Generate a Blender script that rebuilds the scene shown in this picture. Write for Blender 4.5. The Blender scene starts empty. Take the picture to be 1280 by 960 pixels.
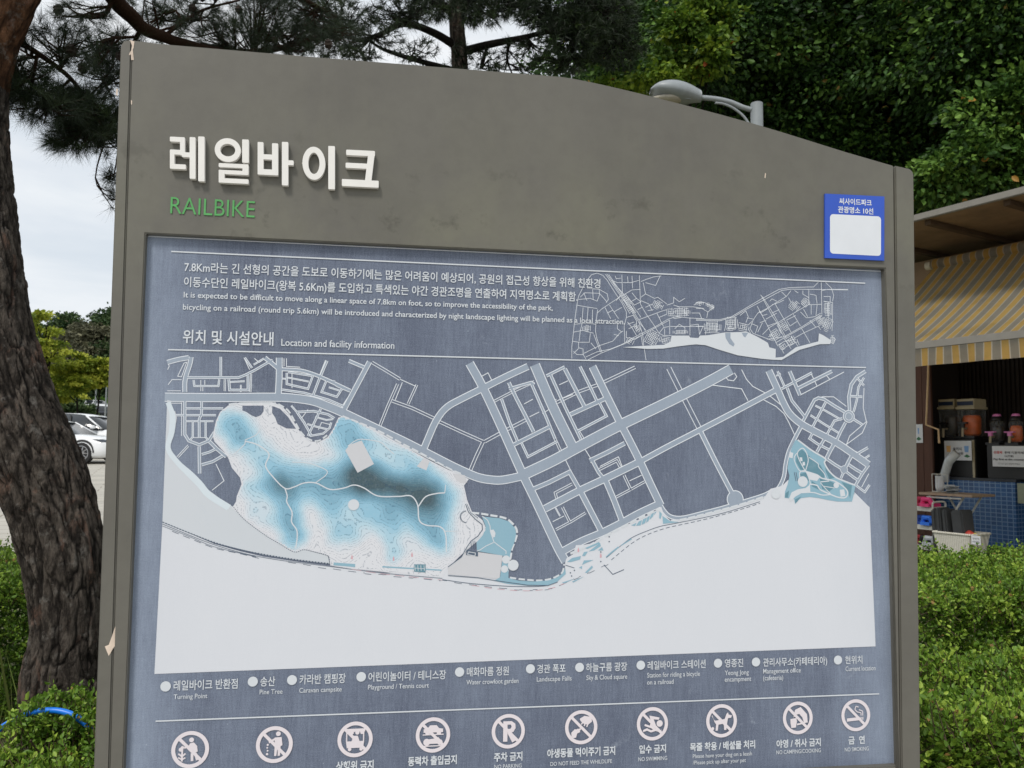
import bpy, bmesh, math, random
import numpy as np
from mathutils import Vector, Matrix, noise as mnoise

S = bpy.context.scene
C = S.collection
R = math.radians

# ------------------------------------------------------------------ camera
PITCH, ROLL, EYE = R(4.414), R(0.571), 1.30
FPX = 1000.0                                   # focal length in pixels of a 1280 wide picture
_c, _s, _cp, _sp = math.cos(ROLL), math.sin(ROLL), math.cos(PITCH), math.sin(PITCH)
U0 = Vector((0, -_sp, _cp)); X0 = Vector((1, 0, 0))
CR = _c * X0 + _s * U0; CU = -_s * X0 + _c * U0; CF = Vector((0, _cp, _sp))
cam_d = bpy.data.cameras.new("camera")
cam_d.sensor_width = 36.0; cam_d.lens = 36.0 * FPX / 1280.0
cam_d.clip_start = 0.05; cam_d.clip_end = 3000
cam = bpy.data.objects.new("camera", cam_d); C.objects.link(cam)
M3 = Matrix((CR, CU, -CF)).transposed()
cam.matrix_world = Matrix.Translation((0, 0, EYE)) @ M3.to_4x4()
S.camera = cam
cam_d.dof.use_dof = True
cam_d.dof.focus_distance = 1.5; cam_d.dof.aperture_fstop = 16
CAM = Vector((0, 0, EYE))

# ------------------------------------------------------------------ sky, sun, exposure
SUN_EL, SUN_AZ = R(52), R(205)                 # azimuth measured from +Y towards +X
W = bpy.data.worlds.new("World"); S.world = W; W.use_nodes = True
nt = W.node_tree; nt.nodes.clear()
def wn(t, **k):
    n = nt.nodes.new(t)
    for a, v in k.items(): setattr(n, a, v)
    return n
wo = wn('ShaderNodeOutputWorld'); bg = wn('ShaderNodeBackground')
sky = wn('ShaderNodeTexSky', sky_type='NISHITA', sun_disc=False, sun_elevation=SUN_EL, sun_rotation=SUN_AZ,
         air_density=1.0, dust_density=2.5, ozone_density=1.0)
tc = wn('ShaderNodeTexCoord'); mp = wn('ShaderNodeMapping'); mp.inputs['Scale'].default_value = (1.3, 1.3, 6.0)
nz = wn('ShaderNodeTexNoise'); nz.inputs['Scale'].default_value = 2.4; nz.inputs['Detail'].default_value = 7
nz.inputs['Roughness'].default_value = 0.55; nz.inputs['Distortion'].default_value = 0.35
rp = wn('ShaderNodeValToRGB'); rp.color_ramp.elements[0].position = 0.30; rp.color_ramp.elements[1].position = 0.62
rp.color_ramp.elements[0].color = (0.80, 0.80, 0.80, 1); rp.color_ramp.elements[1].color = (1, 1, 1, 1)
cl = wn('ShaderNodeValToRGB'); cl.color_ramp.elements[0].position = 0.35; cl.color_ramp.elements[1].position = 0.7
cl.color_ramp.elements[0].color = (5.3, 5.7, 6.1, 1); cl.color_ramp.elements[1].color = (6.6, 6.75, 6.9, 1)
nz2 = wn('ShaderNodeTexNoise'); nz2.inputs['Scale'].default_value = 3.1; nz2.inputs['Detail'].default_value = 5
mx = wn('ShaderNodeMix', data_type='RGBA')
L = nt.links.new
L(tc.outputs['Generated'], mp.inputs['Vector']); L(mp.outputs[0], nz.inputs['Vector']); L(mp.outputs[0], nz2.inputs['Vector'])
L(nz.outputs[0], rp.inputs[0]); L(nz2.outputs[0], cl.inputs[0])
L(rp.outputs[0], mx.inputs['Factor']); L(sky.outputs[0], mx.inputs['A']); L(cl.outputs[0], mx.inputs['B'])
L(mx.outputs['Result'], bg.inputs[0]); bg.inputs[1].default_value = 0.10; L(bg.outputs[0], wo.inputs[0])

sun_d = bpy.data.lights.new("sun", 'SUN'); sun_d.energy = 1.5; sun_d.angle = R(14); sun_d.color = (1.0, 0.95, 0.88)
sun = bpy.data.objects.new("sun", sun_d); C.objects.link(sun)
sd = Vector((math.sin(SUN_AZ) * math.cos(SUN_EL), math.cos(SUN_AZ) * math.cos(SUN_EL), math.sin(SUN_EL)))
sun.rotation_euler = (-sd).to_track_quat('-Z', 'Y').to_euler()
S.view_settings.view_transform = 'Standard'; S.view_settings.look = 'None'
S.view_settings.exposure = 0.54; S.view_settings.gamma = 1.0; S.view_settings.use_curve_mapping = False
S.render.engine = 'CYCLES'
S.cycles.max_bounces = 6; S.cycles.transparent_max_bounces = 8

# ------------------------------------------------------------------ helpers
def ray(px, py):
    return (CF * FPX + CR * (px - 640) - CU * (py - 480)) / FPX
def WP(px, py, Y):
    """world point at depth Y (metres ahead) that the surveyed picture position belongs to"""
    d = ray(px, py); return CAM + d * (Y / d.y)
def lin(c):
    f = lambda v: v / 12.92 if v <= 0.04045 else ((v + 0.055) / 1.055) ** 2.4
    return tuple(f(x / 255.0) for x in c)

def tag(o, label=None, cat=None, group=None, kind=None):
    if label: o['label'] = label
    if cat: o['category'] = cat
    if group: o['group'] = group
    if kind: o['kind'] = kind
    return o
def empty(name, loc=(0, 0, 0), rz=0.0, label=None, cat=None, group=None, parent=None):
    o = bpy.data.objects.new(name, None); C.objects.link(o)
    o.location = loc; o.rotation_euler = (0, 0, rz); o.empty_display_size = 0.1
    if parent: o.parent = parent
    return tag(o, label, cat, group)
def link(name, me, mats, parent=None, smooth=False):
    if not isinstance(mats, (list, tuple)): mats = [mats]
    for m in mats: me.materials.append(m)
    if smooth:
        me.polygons.foreach_set('use_smooth', [True] * len(me.polygons))
    o = bpy.data.objects.new(name, me); C.objects.link(o)
    if parent: o.parent = parent
    return o

class MB:
    """collects vertices and faces of ONE part"""
    def __init__(s): s.v = []; s.f = []; s.m = []
    def face(s, pts, mi=0):
        n = len(s.v); s.v += [tuple(p) for p in pts]; s.f.append(list(range(n, n + len(pts)))); s.m.append(mi)
    def box(s, c, d, rot=None, mi=0, taper=1.0):
        hx, hy, hz = d[0] / 2, d[1] / 2, d[2] / 2; n = len(s.v)
        for z in (-1, 1):
            t = 1.0 if z < 0 else taper
            for x, y in ((-1, -1), (1, -1), (1, 1), (-1, 1)):
                p = Vector((x * hx * t, y * hy * t, z * hz))
                if rot is not None: p = rot @ p
                s.v.append(tuple(Vector(c) + p))
        for q in ((0, 3, 2, 1), (4, 5, 6, 7), (0, 1, 5, 4), (1, 2, 6, 5), (2, 3, 7, 6), (3, 0, 4, 7)):
            s.f.append([n + i for i in q]); s.m.append(mi)
    def tube(s, pts, rad, seg=8, mi=0, cap=True):
        pts = [Vector(p) for p in pts]
        if not isinstance(rad, (list, tuple)): rad = [rad] * len(pts)
        n0 = len(s.v); ref = None
        for i, p in enumerate(pts):
            a = pts[max(0, i - 1)]; b = pts[min(len(pts) - 1, i + 1)]
            t = (b - a).normalized() if (b - a).length > 1e-9 else Vector((0, 0, 1))
            if ref is None:
                ref = Vector((0, 0, 1)) if abs(t.z) < 0.9 else Vector((1, 0, 0))
            u = (ref - t * ref.dot(t)).normalized(); w = t.cross(u); ref = u
            for k in range(seg):
                an = 2 * math.pi * k / seg
                s.v.append(tuple(p + (u * math.cos(an) + w * math.sin(an)) * rad[i]))
        for i in range(len(pts) - 1):
            for k in range(seg):
                a = n0 + i * seg + k; b = n0 + i * seg + (k + 1) % seg
                s.f.append([a, b, b + seg, a + seg]); s.m.append(mi)
        if cap:
            s.f.append([n0 + k for k in range(seg)][::-1]); s.m.append(mi)
            e = n0 + (len(pts) - 1) * seg
            s.f.append([e + k for k in range(seg)]); s.m.append(mi)
    def lathe(s, c, prof, seg=16, axis='z', mi=0, rot=None):
        n0 = len(s.v)
        for r, h in prof:
            for k in range(seg):
                a = 2 * math.pi * k / seg
                p = Vector((r * math.cos(a), r * math.sin(a), h))
                if axis == 'y': p = Vector((p.x, p.z, p.y))
                if axis == 'x': p = Vector((p.z, p.x, p.y))
                if rot is not None: p = rot @ p
                s.v.append(tuple(Vector(c) + p))
        for i in range(len(prof) - 1):
            for k in range(seg):
                a = n0 + i * seg + k; b = n0 + i * seg + (k + 1) % seg
                s.f.append([a, b, b + seg, a + seg]); s.m.append(mi)
        s.f.append([n0 + k for k in range(seg)][::-1]); s.m.append(mi)
        e = n0 + (len(prof) - 1) * seg
        s.f.append([e + k for k in range(seg)]); s.m.append(mi)
    def build(s, name, mats, parent=None, smooth=False, bevel=0.0):
        me = bpy.data.meshes.new(name); me.from_pydata(s.v, [], s.f)
        me.polygons.foreach_set('material_index', s.m)
        if bevel > 0:
            bm = bmesh.new(); bm.from_mesh(me)
            bmesh.ops.remove_doubles(bm, verts=bm.verts, dist=1e-6)
            ed = [e for e in bm.edges if len(e.link_faces) == 2 and e.calc_face_angle(0) > 0.6]
            bmesh.ops.bevel(bm, geom=ed, offset=bevel, segments=2, affect='EDGES', clamp_overlap=True)
            bm.to_mesh(me); bm.free()
        me.validate(); me.update()
        return link(name, me, mats, parent, smooth)

def arr_mesh(name, V, F, tint=None):
    """mesh from numpy arrays (F has a fixed face size)"""
    me = bpy.data.meshes.new(name); k = F.shape[1]
    me.vertices.add(len(V)); me.vertices.foreach_set('co', V.astype(np.float32).ravel())
    me.loops.add(F.size); me.loops.foreach_set('vertex_index', F.astype(np.int32).ravel())
    me.polygons.add(len(F)); me.polygons.foreach_set('loop_start', np.arange(0, F.size, k, dtype=np.int32))
    me.polygons.foreach_set('loop_total', np.full(len(F), k, dtype=np.int32))
    if tint is not None:
        at = me.attributes.new('tint', 'FLOAT', 'POINT'); at.data.foreach_set('value', tint.astype(np.float32))
    me.update(calc_edges=True); me.validate()
    return me

# ------------------------------------------------------------------ materials
def newmat(name):
    m = bpy.data.materials.new(name); m.use_nodes = True; t = m.node_tree
    return m, t, t.nodes['Principled BSDF']
def N(t, ty, **k):
    n = t.nodes.new(ty)
    for a, v in k.items():
        if a.startswith('i_'): n.inputs[a[2:].replace('_', ' ')].default_value = v
        else: setattr(n, a, v)
    return n
def ramp(t, fac, stops):
    r = N(t, 'ShaderNodeValToRGB'); e = r.color_ramp.elements
    while len(e) < len(stops): e.new(0.5)
    for x, (p, c) in zip(e, stops):
        x.position = p; x.color = tuple(c) + (1,) if len(c) == 3 else c
    t.links.new(fac, r.inputs[0]); return r.outputs[0]
def noise(t, scale=5, detail=4, rough=0.55, sc=None, coord='Object', dist=0.0):
    tcn = N(t, 'ShaderNodeTexCoord'); n = N(t, 'ShaderNodeTexNoise')
    n.inputs['Scale'].default_value = scale; n.inputs['Detail'].default_value = detail
    n.inputs['Roughness'].default_value = rough; n.inputs['Distortion'].default_value = dist
    if sc:
        m = N(t, 'ShaderNodeMapping'); m.inputs['Scale'].default_value = sc
        t.links.new(tcn.outputs[coord], m.inputs[0]); t.links.new(m.outputs[0], n.inputs['Vector'])
    else: t.links.new(tcn.outputs[coord], n.inputs['Vector'])
    return n.outputs[0]
def mixc(t, fac, a, b, mode='MIX'):
    m = N(t, 'ShaderNodeMix', data_type='RGBA', blend_type=mode)
    for key, v in (('Factor', fac), ('A', a), ('B', b)):
        if isinstance(v, bpy.types.NodeSocket): t.links.new(v, m.inputs[key])
        elif key == 'Factor': m.inputs[key].default_value = v
        else: m.inputs[key].default_value = tuple(v) + (1,) if len(v) == 3 else v
    return m.outputs['Result']
def bump(t, b, h, strength=0.3, dist=0.01):
    n = N(t, 'ShaderNodeBump'); n.inputs['Strength'].default_value = strength; n.inputs['Distance'].default_value = dist
    t.links.new(h, n.inputs['Height']); t.links.new(n.outputs[0], b.inputs['Normal'])

def plain(name, col, rough=0.5, var=0.12, scale=14, metal=0.0, spec=0.5, bmp=0.0, dirt=None, sc=None):
    m, t, b = newmat(name)
    n = noise(t, scale, 5, 0.6, sc)
    lo = tuple(c * (1 - var) for c in col); hi = tuple(min(1, c * (1 + var)) for c in col)
    out = ramp(t, n, [(0.3, lo), (0.7, hi)])
    if dirt:
        n2 = noise(t, scale * 0.35, 6, 0.7)
        f = ramp(t, n2, [(0.52, (0, 0, 0)), (0.75, (0.6, 0.6, 0.6))])
        out = mixc(t, f, out, dirt)
    t.links.new(out, b.inputs['Base Color'])
    b.inputs['Roughness'].default_value = rough; b.inputs['Metallic'].default_value = metal
    b.inputs['Specular IOR Level'].default_value = spec
    if bmp: bump(t, b, noise(t, scale * 4, 3, 0.6, sc), bmp, 0.004)
    return m

def leafmat(name, dark, mid, light, trans=0.25, rough=0.55, odd=None):
    """leaf colours vary from leaf to leaf by the leaf's own tint attribute"""
    m, t, b = newmat(name)
    a = N(t, 'ShaderNodeAttribute', attribute_name='tint')
    st = [(0.0, dark), (0.5, mid), (0.93, light)]
    if odd: st += [(0.985, light), (1.0, odd)]
    col = ramp(t, a.outputs['Fac'], st)
    t.links.new(col, b.inputs['Base Color']); b.inputs['Roughness'].default_value = rough
    b.inputs['Specular IOR Level'].default_value = 0.3
    tr = N(t, 'ShaderNodeBsdfTranslucent'); t.links.new(mixc(t, 0.5, col, (0.25, 0.32, 0.03), 'MULTIPLY') if False else col, tr.inputs[0])
    ms = N(t, 'ShaderNodeMixShader'); ms.inputs[0].default_value = trans
    o = t.nodes['Material Output']
    t.links.new(b.outputs[0], ms.inputs[1]); t.links.new(tr.outputs[0], ms.inputs[2]); t.links.new(ms.outputs[0], o.inputs[0])
    return m

def cr_smooth(pts, n=6, closed=False):
    P = [np.array(p, float) for p in pts]; out = []
    m = len(P); rng = range(m if closed else m - 1)
    for i in rng:
        p1, p2 = P[i], P[(i + 1) % m]
        p0 = P[i - 1] if (i > 0 or closed) else 2 * p1 - p2
        p3 = P[(i + 2) % m] if (i + 2 < m or closed) else 2 * p2 - p1
        for k in range(n):
            t = k / n
            out.append(tuple(0.5 * ((2 * p1) + (-p0 + p2) * t + (2 * p0 - 5 * p1 + 4 * p2 - p3) * t * t + (-p0 + 3 * p1 - 3 * p2 + p3) * t ** 3)))
    if not closed: out.append(tuple(P[-1]))
    return out
# ================================================================== INFORMATION BOARD
YAW = R(8.5626)
BX, BY = -0.5485, 1.1770                       # top left corner of the printed panel, on the ground plan
BOARD = empty('information_board', (BX, BY, 0), YAW,
              'large grey-brown park information board titled 레일바이크 with a blue and white map', 'sign')
_bi = Matrix.Rotation(-YAW, 4, 'Z')
CAML = _bi @ (CAM - Vector((BX, BY, 0)))
def BP(px, py, off=0.0):
    """picture position of the print -> board coordinates (x right, z up), on the plane 'off' in front of the panel"""
    d = _bi.to_3x3() @ ray(px, py)
    t = (-off - CAML.y) / d.y
    p = CAML + d * t
    return Vector((p.x, -off, p.z))

# ---- printed materials: one weathering recipe for every ink
def ink(name, col, wear=0.5, fade=lin((150, 160, 178))):
    m, t, b = newmat(name)
    v = noise(t, 1.0, 4, 0.75, (300, 1, 30)); h = noise(t, 1.0, 4, 0.75, (30, 1, 300))
    g = noise(t, 620, 2, 0.7); big = noise(t, 3.2, 6, 0.62, (1.3, 1, 0.8)); stv = noise(t, 1.0, 5, 0.6, (34, 1, 2.2))
    def mth(op, a, c):
        n = N(t, 'ShaderNodeMath', operation=op)
        for i, q in enumerate((a, c)):
            if isinstance(q, bpy.types.NodeSocket): t.links.new(q, n.inputs[i])
            else: n.inputs[i].default_value = q
        return n.outputs[0]
    w = mth('ADD', mth('MULTIPLY', v, 0.9), mth('MULTIPLY', h, 0.4))
    w = mth('ADD', w, mth('MULTIPLY', g, 1.3))
    w = mth('ADD', w, mth('MULTIPLY', big, 1.1)); w = mth('ADD', w, mth('MULTIPLY', stv, 0.5))
    f = ramp(t, mth('MULTIPLY', w, 0.247), [(0.40, (0, 0, 0)), (0.64, (1, 1, 1))])
    # paler towards the left and right rim of the panel
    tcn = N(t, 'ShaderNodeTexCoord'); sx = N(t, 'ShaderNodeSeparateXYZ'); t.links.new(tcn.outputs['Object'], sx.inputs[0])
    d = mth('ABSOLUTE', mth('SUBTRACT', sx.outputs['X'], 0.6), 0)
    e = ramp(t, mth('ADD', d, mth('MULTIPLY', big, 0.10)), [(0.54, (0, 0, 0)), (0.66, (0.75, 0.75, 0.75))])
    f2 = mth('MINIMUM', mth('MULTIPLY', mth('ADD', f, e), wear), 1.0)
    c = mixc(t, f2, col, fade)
    # pale scuffs and specks
    sp = ramp(t, noise(t, 210, 2, 0.5), [(0.735, (0, 0, 0)), (0.77, (0.55, 0.55, 0.55))])
    sc = ramp(t, noise(t, 26, 6, 0.7, (1.0, 1, 0.7), dist=0.8), [(0.63, (0, 0, 0)), (0.80, (0.45, 0.45, 0.45))])
    c = mixc(t, mth('MULTIPLY', mth('MAXIMUM', sp, sc), min(1, wear * 1.6)), c, lin((176, 186, 198)))
    t.links.new(c, b.inputs['Base Color'])
    b.inputs['Roughness'].default_value = 0.55; b.inputs['Specular IOR Level'].default_value = 0.25
    return m
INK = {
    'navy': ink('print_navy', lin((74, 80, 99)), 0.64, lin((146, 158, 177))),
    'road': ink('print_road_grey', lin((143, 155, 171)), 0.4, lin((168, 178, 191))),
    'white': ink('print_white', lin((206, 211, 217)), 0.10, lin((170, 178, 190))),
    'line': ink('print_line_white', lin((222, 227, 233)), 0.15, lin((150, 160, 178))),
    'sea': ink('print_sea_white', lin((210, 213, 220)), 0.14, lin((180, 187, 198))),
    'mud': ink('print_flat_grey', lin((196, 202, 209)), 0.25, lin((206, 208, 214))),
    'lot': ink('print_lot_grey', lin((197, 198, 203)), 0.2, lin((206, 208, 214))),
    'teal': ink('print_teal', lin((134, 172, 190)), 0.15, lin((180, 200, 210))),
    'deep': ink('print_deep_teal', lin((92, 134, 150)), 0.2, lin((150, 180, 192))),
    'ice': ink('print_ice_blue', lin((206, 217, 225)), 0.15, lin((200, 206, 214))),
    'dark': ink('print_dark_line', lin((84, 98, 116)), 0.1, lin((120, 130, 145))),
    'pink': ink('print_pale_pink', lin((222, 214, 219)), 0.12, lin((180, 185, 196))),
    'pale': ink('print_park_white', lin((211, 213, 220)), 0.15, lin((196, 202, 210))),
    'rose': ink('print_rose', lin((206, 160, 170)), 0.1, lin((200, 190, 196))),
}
_inc = [0]
LAY = {}
def nextoff(layer):
    LAY[layer] = LAY.get(layer, 0) + 1
    return layer * 0.0001 + LAY[layer] * 0.0000005

def ribbon(mb, pts, w, off, pixw=True):
    """flat mitred strip; pts in picture positions, w in picture pixels"""
    P = [BP(x, y, off) for x, y in pts]
    if pixw:
        mid = pts[len(pts) // 2]
        w = (BP(mid[0] + 5, mid[1], off) - BP(mid[0] - 5, mid[1], off)).length / 10 * w
    n = len(P); Lf = []; Rt = []
    for i in range(n):
        a = P[max(0, i - 1)]; b = P[min(n - 1, i + 1)]
        d1 = (P[i] - a); d2 = (b - P[i])
        if d1.length < 1e-7: d1 = d2
        if d2.length < 1e-7: d2 = d1
        d1 = d1.normalized(); d2 = d2.normalized(); t = (d1 + d2)
        if t.length < 1e-4: t = d1
        t.normalize(); nn = Vector((-t.z, 0, t.x))
        k = max(0.45, nn.dot(Vector((-d1.z, 0, d1.x))))
        Lf.append(P[i] + nn * (w / 2 / k)); Rt.append(P[i] - nn * (w / 2 / k))
    n0 = len(mb.v)
    for i in range(n): mb.v += [tuple(Lf[i]), tuple(Rt[i])]
    for i in range(n - 1):
        a = n0 + 2 * i; mb.f.append([a, a + 1, a + 3, a + 2]); mb.m.append(0)
def area(mb, pts, off):
    mb.face([BP(x, y, off) for x, y in pts])
def disc(mb, cx, cy, r, off, seg=40, r_in=0):
    c = BP(cx, cy, off); rr = (BP(cx + r, cy, off) - BP(cx - r, cy, off)).length / 2
    ring = [c + Vector((math.cos(2 * math.pi * k / seg) * rr, 0, math.sin(2 * math.pi * k / seg) * rr)) for k in range(seg)]
    if not r_in: mb.face(ring); return
    q = r_in / r; inn = [c + (p - c) * q for p in ring]
    for k in range(seg):
        j = (k + 1) % seg; mb.face([ring[k], ring[j], inn[j], inn[k]])

# ---- lettering
_dg = None
def text_mesh(s, bold=0.0, res=3, extrude=0.0, bev=0.0):
    cu = bpy.data.curves.new('lettering', 'FONT'); cu.body = s; cu.offset = bold; cu.resolution_u = res
    cu.extrude = extrude; cu.bevel_depth = bev; cu.bevel_resolution = 1
    ob = bpy.data.objects.new('lettering', cu); C.objects.link(ob)
    dg = bpy.context.evaluated_depsgraph_get()
    me = bpy.data.meshes.new_from_object(ob.evaluated_get(dg))
    bpy.data.objects.remove(ob); bpy.data.curves.remove(cu)
    return me
def put_text(name, s, x0, y, x1, h, off, mat, parent, mode='k', bold=0.006):
    """mode k: y is the middle of the hangul; mode e: y is the latin baseline, h the cap height"""
    me = text_mesh(s, bold); n = len(me.vertices); co = np.empty(n * 3, np.float32); me.vertices.foreach_get('co', co); co = co.reshape(-1, 3)
    a = BP(x0, y, off); b = BP(x1, y, off)
    hm = (BP(x0, y - h / 2, off) - BP(x0, y + h / 2, off)).length
    em = hm / (0.90 if mode == 'k' else 0.70)
    zc = a.z - (0.378 * em if mode == 'k' else 0)
    mn, mx_ = co[:, 0].min(), co[:, 0].max()
    V = np.zeros_like(co); V[:, 0] = a.x + (co[:, 0] - mn) / (mx_ - mn) * (b.x - a.x); V[:, 1] = -off; V[:, 2] = zc + co[:, 1] * em
    me.vertices.foreach_set('co', V.ravel()); me.update(); me.name = name
    me.materials.clear()
    return link(name, me, mat, parent)

# ---- body of the board
PL = 0.012                                     # the face plate stands 12 mm proud of the printed panel
def plate_mat():
    m, t, b = newmat('painted_steel_grey_brown')
    n1 = noise(t, 2.2, 6, 0.6); n2 = noise(t, 46, 4, 0.6); n3 = noise(t, 1, 5, 0.6, (26, 1, 2.0))
    c = ramp(t, n1, [(0.35, lin((95, 93, 87))), (0.65, lin((105, 103, 96)))])
    f = ramp(t, n3, [(0.5, (0, 0, 0)), (0.75, (0.5, 0.5, 0.5))])
    c = mixc(t, f, c, lin((104, 102, 93)))
    # greenish film and dark water spots low on the header
    tcn = N(t, 'ShaderNodeTexCoord'); sx = N(t, 'ShaderNodeSeparateXYZ'); t.links.new(tcn.outputs['Object'], sx.inputs[0])
    band = ramp(t, sx.outputs['Z'], [(0.0, (0, 0, 0)), (1.0, (0, 0, 0))])
    mr = N(t, 'ShaderNodeMapRange'); t.links.new(sx.outputs['Z'], mr.inputs['Value'])
    mr.inputs['From Min'].default_value = 1.86; mr.inputs['From Max'].default_value = 1.63; mr.clamp = True
    mr2 = N(t, 'ShaderNodeMapRange'); t.links.new(sx.outputs['Z'], mr2.inputs['Value']); mr2.inputs['From Min'].default_value = 1.50; mr2.inputs['From Max'].default_value = 1.64
    band = mixc(t, 1.0, mr.outputs[0], mr2.outputs[0], 'MULTIPLY')
    f2 = mixc(t, 1.0, band, ramp(t, noise(t, 5.5, 5, 0.65, (1, 1, 0.8)), [(0.36, (0, 0, 0)), (0.68, (0.75, 0.75, 0.75))]), 'MULTIPLY')
    c = mixc(t, f2, c, lin((115, 114, 99)))
    sp = ramp(t, noise(t, 21, 5, 0.65), [(0.60, (0, 0, 0)), (0.70, (0.5, 0.5, 0.5))])
    f3 = mixc(t, 1.0, band, sp, 'MULTIPLY'); c = mixc(t, f3, c, lin((62, 60, 52)))
    c = mixc(t, ramp(t, n2, [(0.4, (0, 0, 0)), (0.8, (0.18, 0.18, 0.18))]), c, lin((70, 68, 62)))
    t.links.new(c, b.inputs['Base Color']); b.inputs['Roughness'].default_value = 0.48; b.inputs['Specular IOR Level'].default_value = 0.35
    bump(t, b, noise(t, 240, 3, 0.6), 0.06, 0.001)
    return m
M_PLATE = plate_mat()
M_GAP = plain('gap_black', (0.012, 0.012, 0.013), 0.8)
M_CHIP = plain('bare_primer', lin((205, 188, 172)), 0.7, 0.15, 60)

def prism(mb, front, depth, mi=0):
    """front: list of board points on one plane (normal -y), extruded back"""
    n = len(front); bk = [p + Vector((0, depth, 0)) for p in front]
    mb.face(front, mi); mb.face(bk[::-1], mi)
    for i in range(n):
        j = (i + 1) % n; mb.face([front[j], front[i], bk[i], bk[j]], mi)

zlow = 0.05
def ext(p, q, z):                              # continue the line p->q down to height z
    t = (z - p.z) / (q.z - p.z); return p + (q - p) * t
q = lambda x, y: BP(x, y, PL)
gl = (q(165.5, 50), q(137.5, 958)); gr = (q(1117, 207), q(1125.5, 958))
pl = (q(181.5, 293), q(154, 956)); pr = (q(1106.5, 337), q(1123.3, 956))
lip = (q(180.5, 291.5), q(1107, 335.5))
zb = BP(1122, 957, PL).z
mbp = MB()
top_edge = [q(1117, 207)] + [q(x, y) for x, y in cr_smooth([(1060, 190.5), (940, 153.5), (820, 121.5), (760, 107), (725, 99.5), (704, 96)], 3)] + [q(690, 94.6), q(400, 71.5), q(200, 54.5), q(166, 51.8)]
zlip = (lip[0].z + lip[1].z) / 2
hdr = [gl[0], Vector((ext(gl[0], gl[1], zlip).x, -PL, zlip)), Vector((ext(gr[0], gr[1], zlip).x, -PL, zlip))] + top_edge[:-1]
prism(mbp, [ext(gl[0], gl[1], zlow), ext(pl[0], pl[1], zlow), Vector((pl[0].x, -PL, lip[0].z)), Vector((pr[0].x, -PL, lip[1].z)), ext(pr[0], pr[1], zlow), ext(gr[0], gr[1], zlow)] + top_edge[:-1] + [gl[0]], 0.09)
prism(mbp, [ext(pl[0], pl[1], zlow) + Vector((.0006, 0, 0)), ext(pr[0], pr[1], zlow) - Vector((.0006, 0, 0)), ext(pr[0], pr[1], zb - .0006), ext(pl[0], pl[1], zb - .0006)], 0.0895)
face_plate = mbp.build('face_plate', [M_PLATE], BOARD, bevel=0.0014)

# side posts (the wrapped edges of the cabinet), 1.5 mm behind the face plate and a narrow dark joint away
PO = PL - 0.0015
r_ = lambda x, y: BP(x, y, PO)
mbl = MB()
lo, li = (r_(150.5, 62), r_(117, 958)), (r_(164.7, 51), r_(136.8, 958))
corner = [r_(164.7, 50.2), r_(156.5, 49.6), r_(152.3, 52.5), r_(150.5, 60)]
prism(mbl, [ext(lo[0], lo[1], 0.0), ext(li[0], li[1], 0.0)] + corner, 0.10)
post = mbl.build('side_post', [M_PLATE, M_CHIP], BOARD, bevel=0.002)
mbr = MB()
ro, ri = (r_(1142.5, 222), r_(1151, 958)), (r_(1118.8, 207.5), r_(1127, 958))
corner = [r_(1142.5, 218), r_(1141.3, 213.5), r_(1137, 210.6), r_(1118.8, 206.6)]
prism(mbr, [ext(ri[0], ri[1], 0.0), ext(ro[0], ro[1], 0.0)] + corner, 0.10)
post = mbr.build('side_post', [M_PLATE, M_CHIP], BOARD, bevel=0.002)
# flaked paint on the left post and the header
mbc = MB()
def chip(pts, off):
    mbc.face([BP(x, y, off) for x, y in pts])
chip([(148, 778), (148.3, 800), (145, 806), (141, 811), (136, 820), (133, 813), (131, 808), (136, 806), (140, 795), (144, 783)][::-1], PO + .0004)
chip([(162.5, 50), (168, 51.8), (167, 60), (166, 62), (167.3, 75), (164, 75), (163.5, 68), (161, 69), (162, 66), (164, 63), (165, 57)], PL + .0005)
chip([(145.5, 111), (147.3, 111), (147, 120), (144.6, 118)], PO + .0004)
chip([(163.6, 125), (165.2, 126), (165, 131), (163.8, 130)], PL + .0005)
chip([(956.3, 216), (957.4, 217), (956.8, 223), (955.6, 222)], PL + .0005)
mbc.build('paint_chip', [M_CHIP], BOARD)
# back of the cabinet
mbk = MB()
bk = [Vector((p.x, 0.080, p.z)) for p in hdr]
prism(mbk, [Vector((gl[0].x + .02, 0.0795, 0.1)), Vector((gr[0].x - .03, 0.0795, 0.1)), Vector((gr[0].x - .01, 0.0795, gr[0].z - 0.02)), Vector((q(690, 96).x, 0.0795, q(690, 100).z)), Vector((gl[0].x + .01, 0.0795, gl[0].z - .01))], 0.016)
mbk.build('back_plate', [M_PLATE], BOARD)

# printed panel
PANEL_C = [BP(181, 292, 0), BP(1105.6, 337, 0), BP(1122.6, 957.5, 0)]
blc = ext(BP(181, 292, 0), BP(154.2, 950, 0), PANEL_C[2].z)
mpn = MB()
prism(mpn, [blc, PANEL_C[2], PANEL_C[1], PANEL_C[0]], 0.006)
PANEL = mpn.build('map_panel', [INK['navy']], BOARD)
mk = MB(); mk.box((0.6, 0.0085, (blc.z + PANEL_C[0].z) / 2), (1.232, 0.003, PANEL_C[0].z - blc.z + 0.05))
mk.build('recess_back', [M_GAP], BOARD)
# panel edging: edge highlight painted as thin pale lines, top and left sides
mkE = MB(); ribbon(mkE, [(182.5, 295.3), (1104.5, 339.4)], 0.8, 0.0002); ribbon(mkE, [(181.6, 297), (154.8, 950)], 0.9, 0.00021)
mkE.build('edge_highlight', [INK['line']], PANEL)

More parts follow.
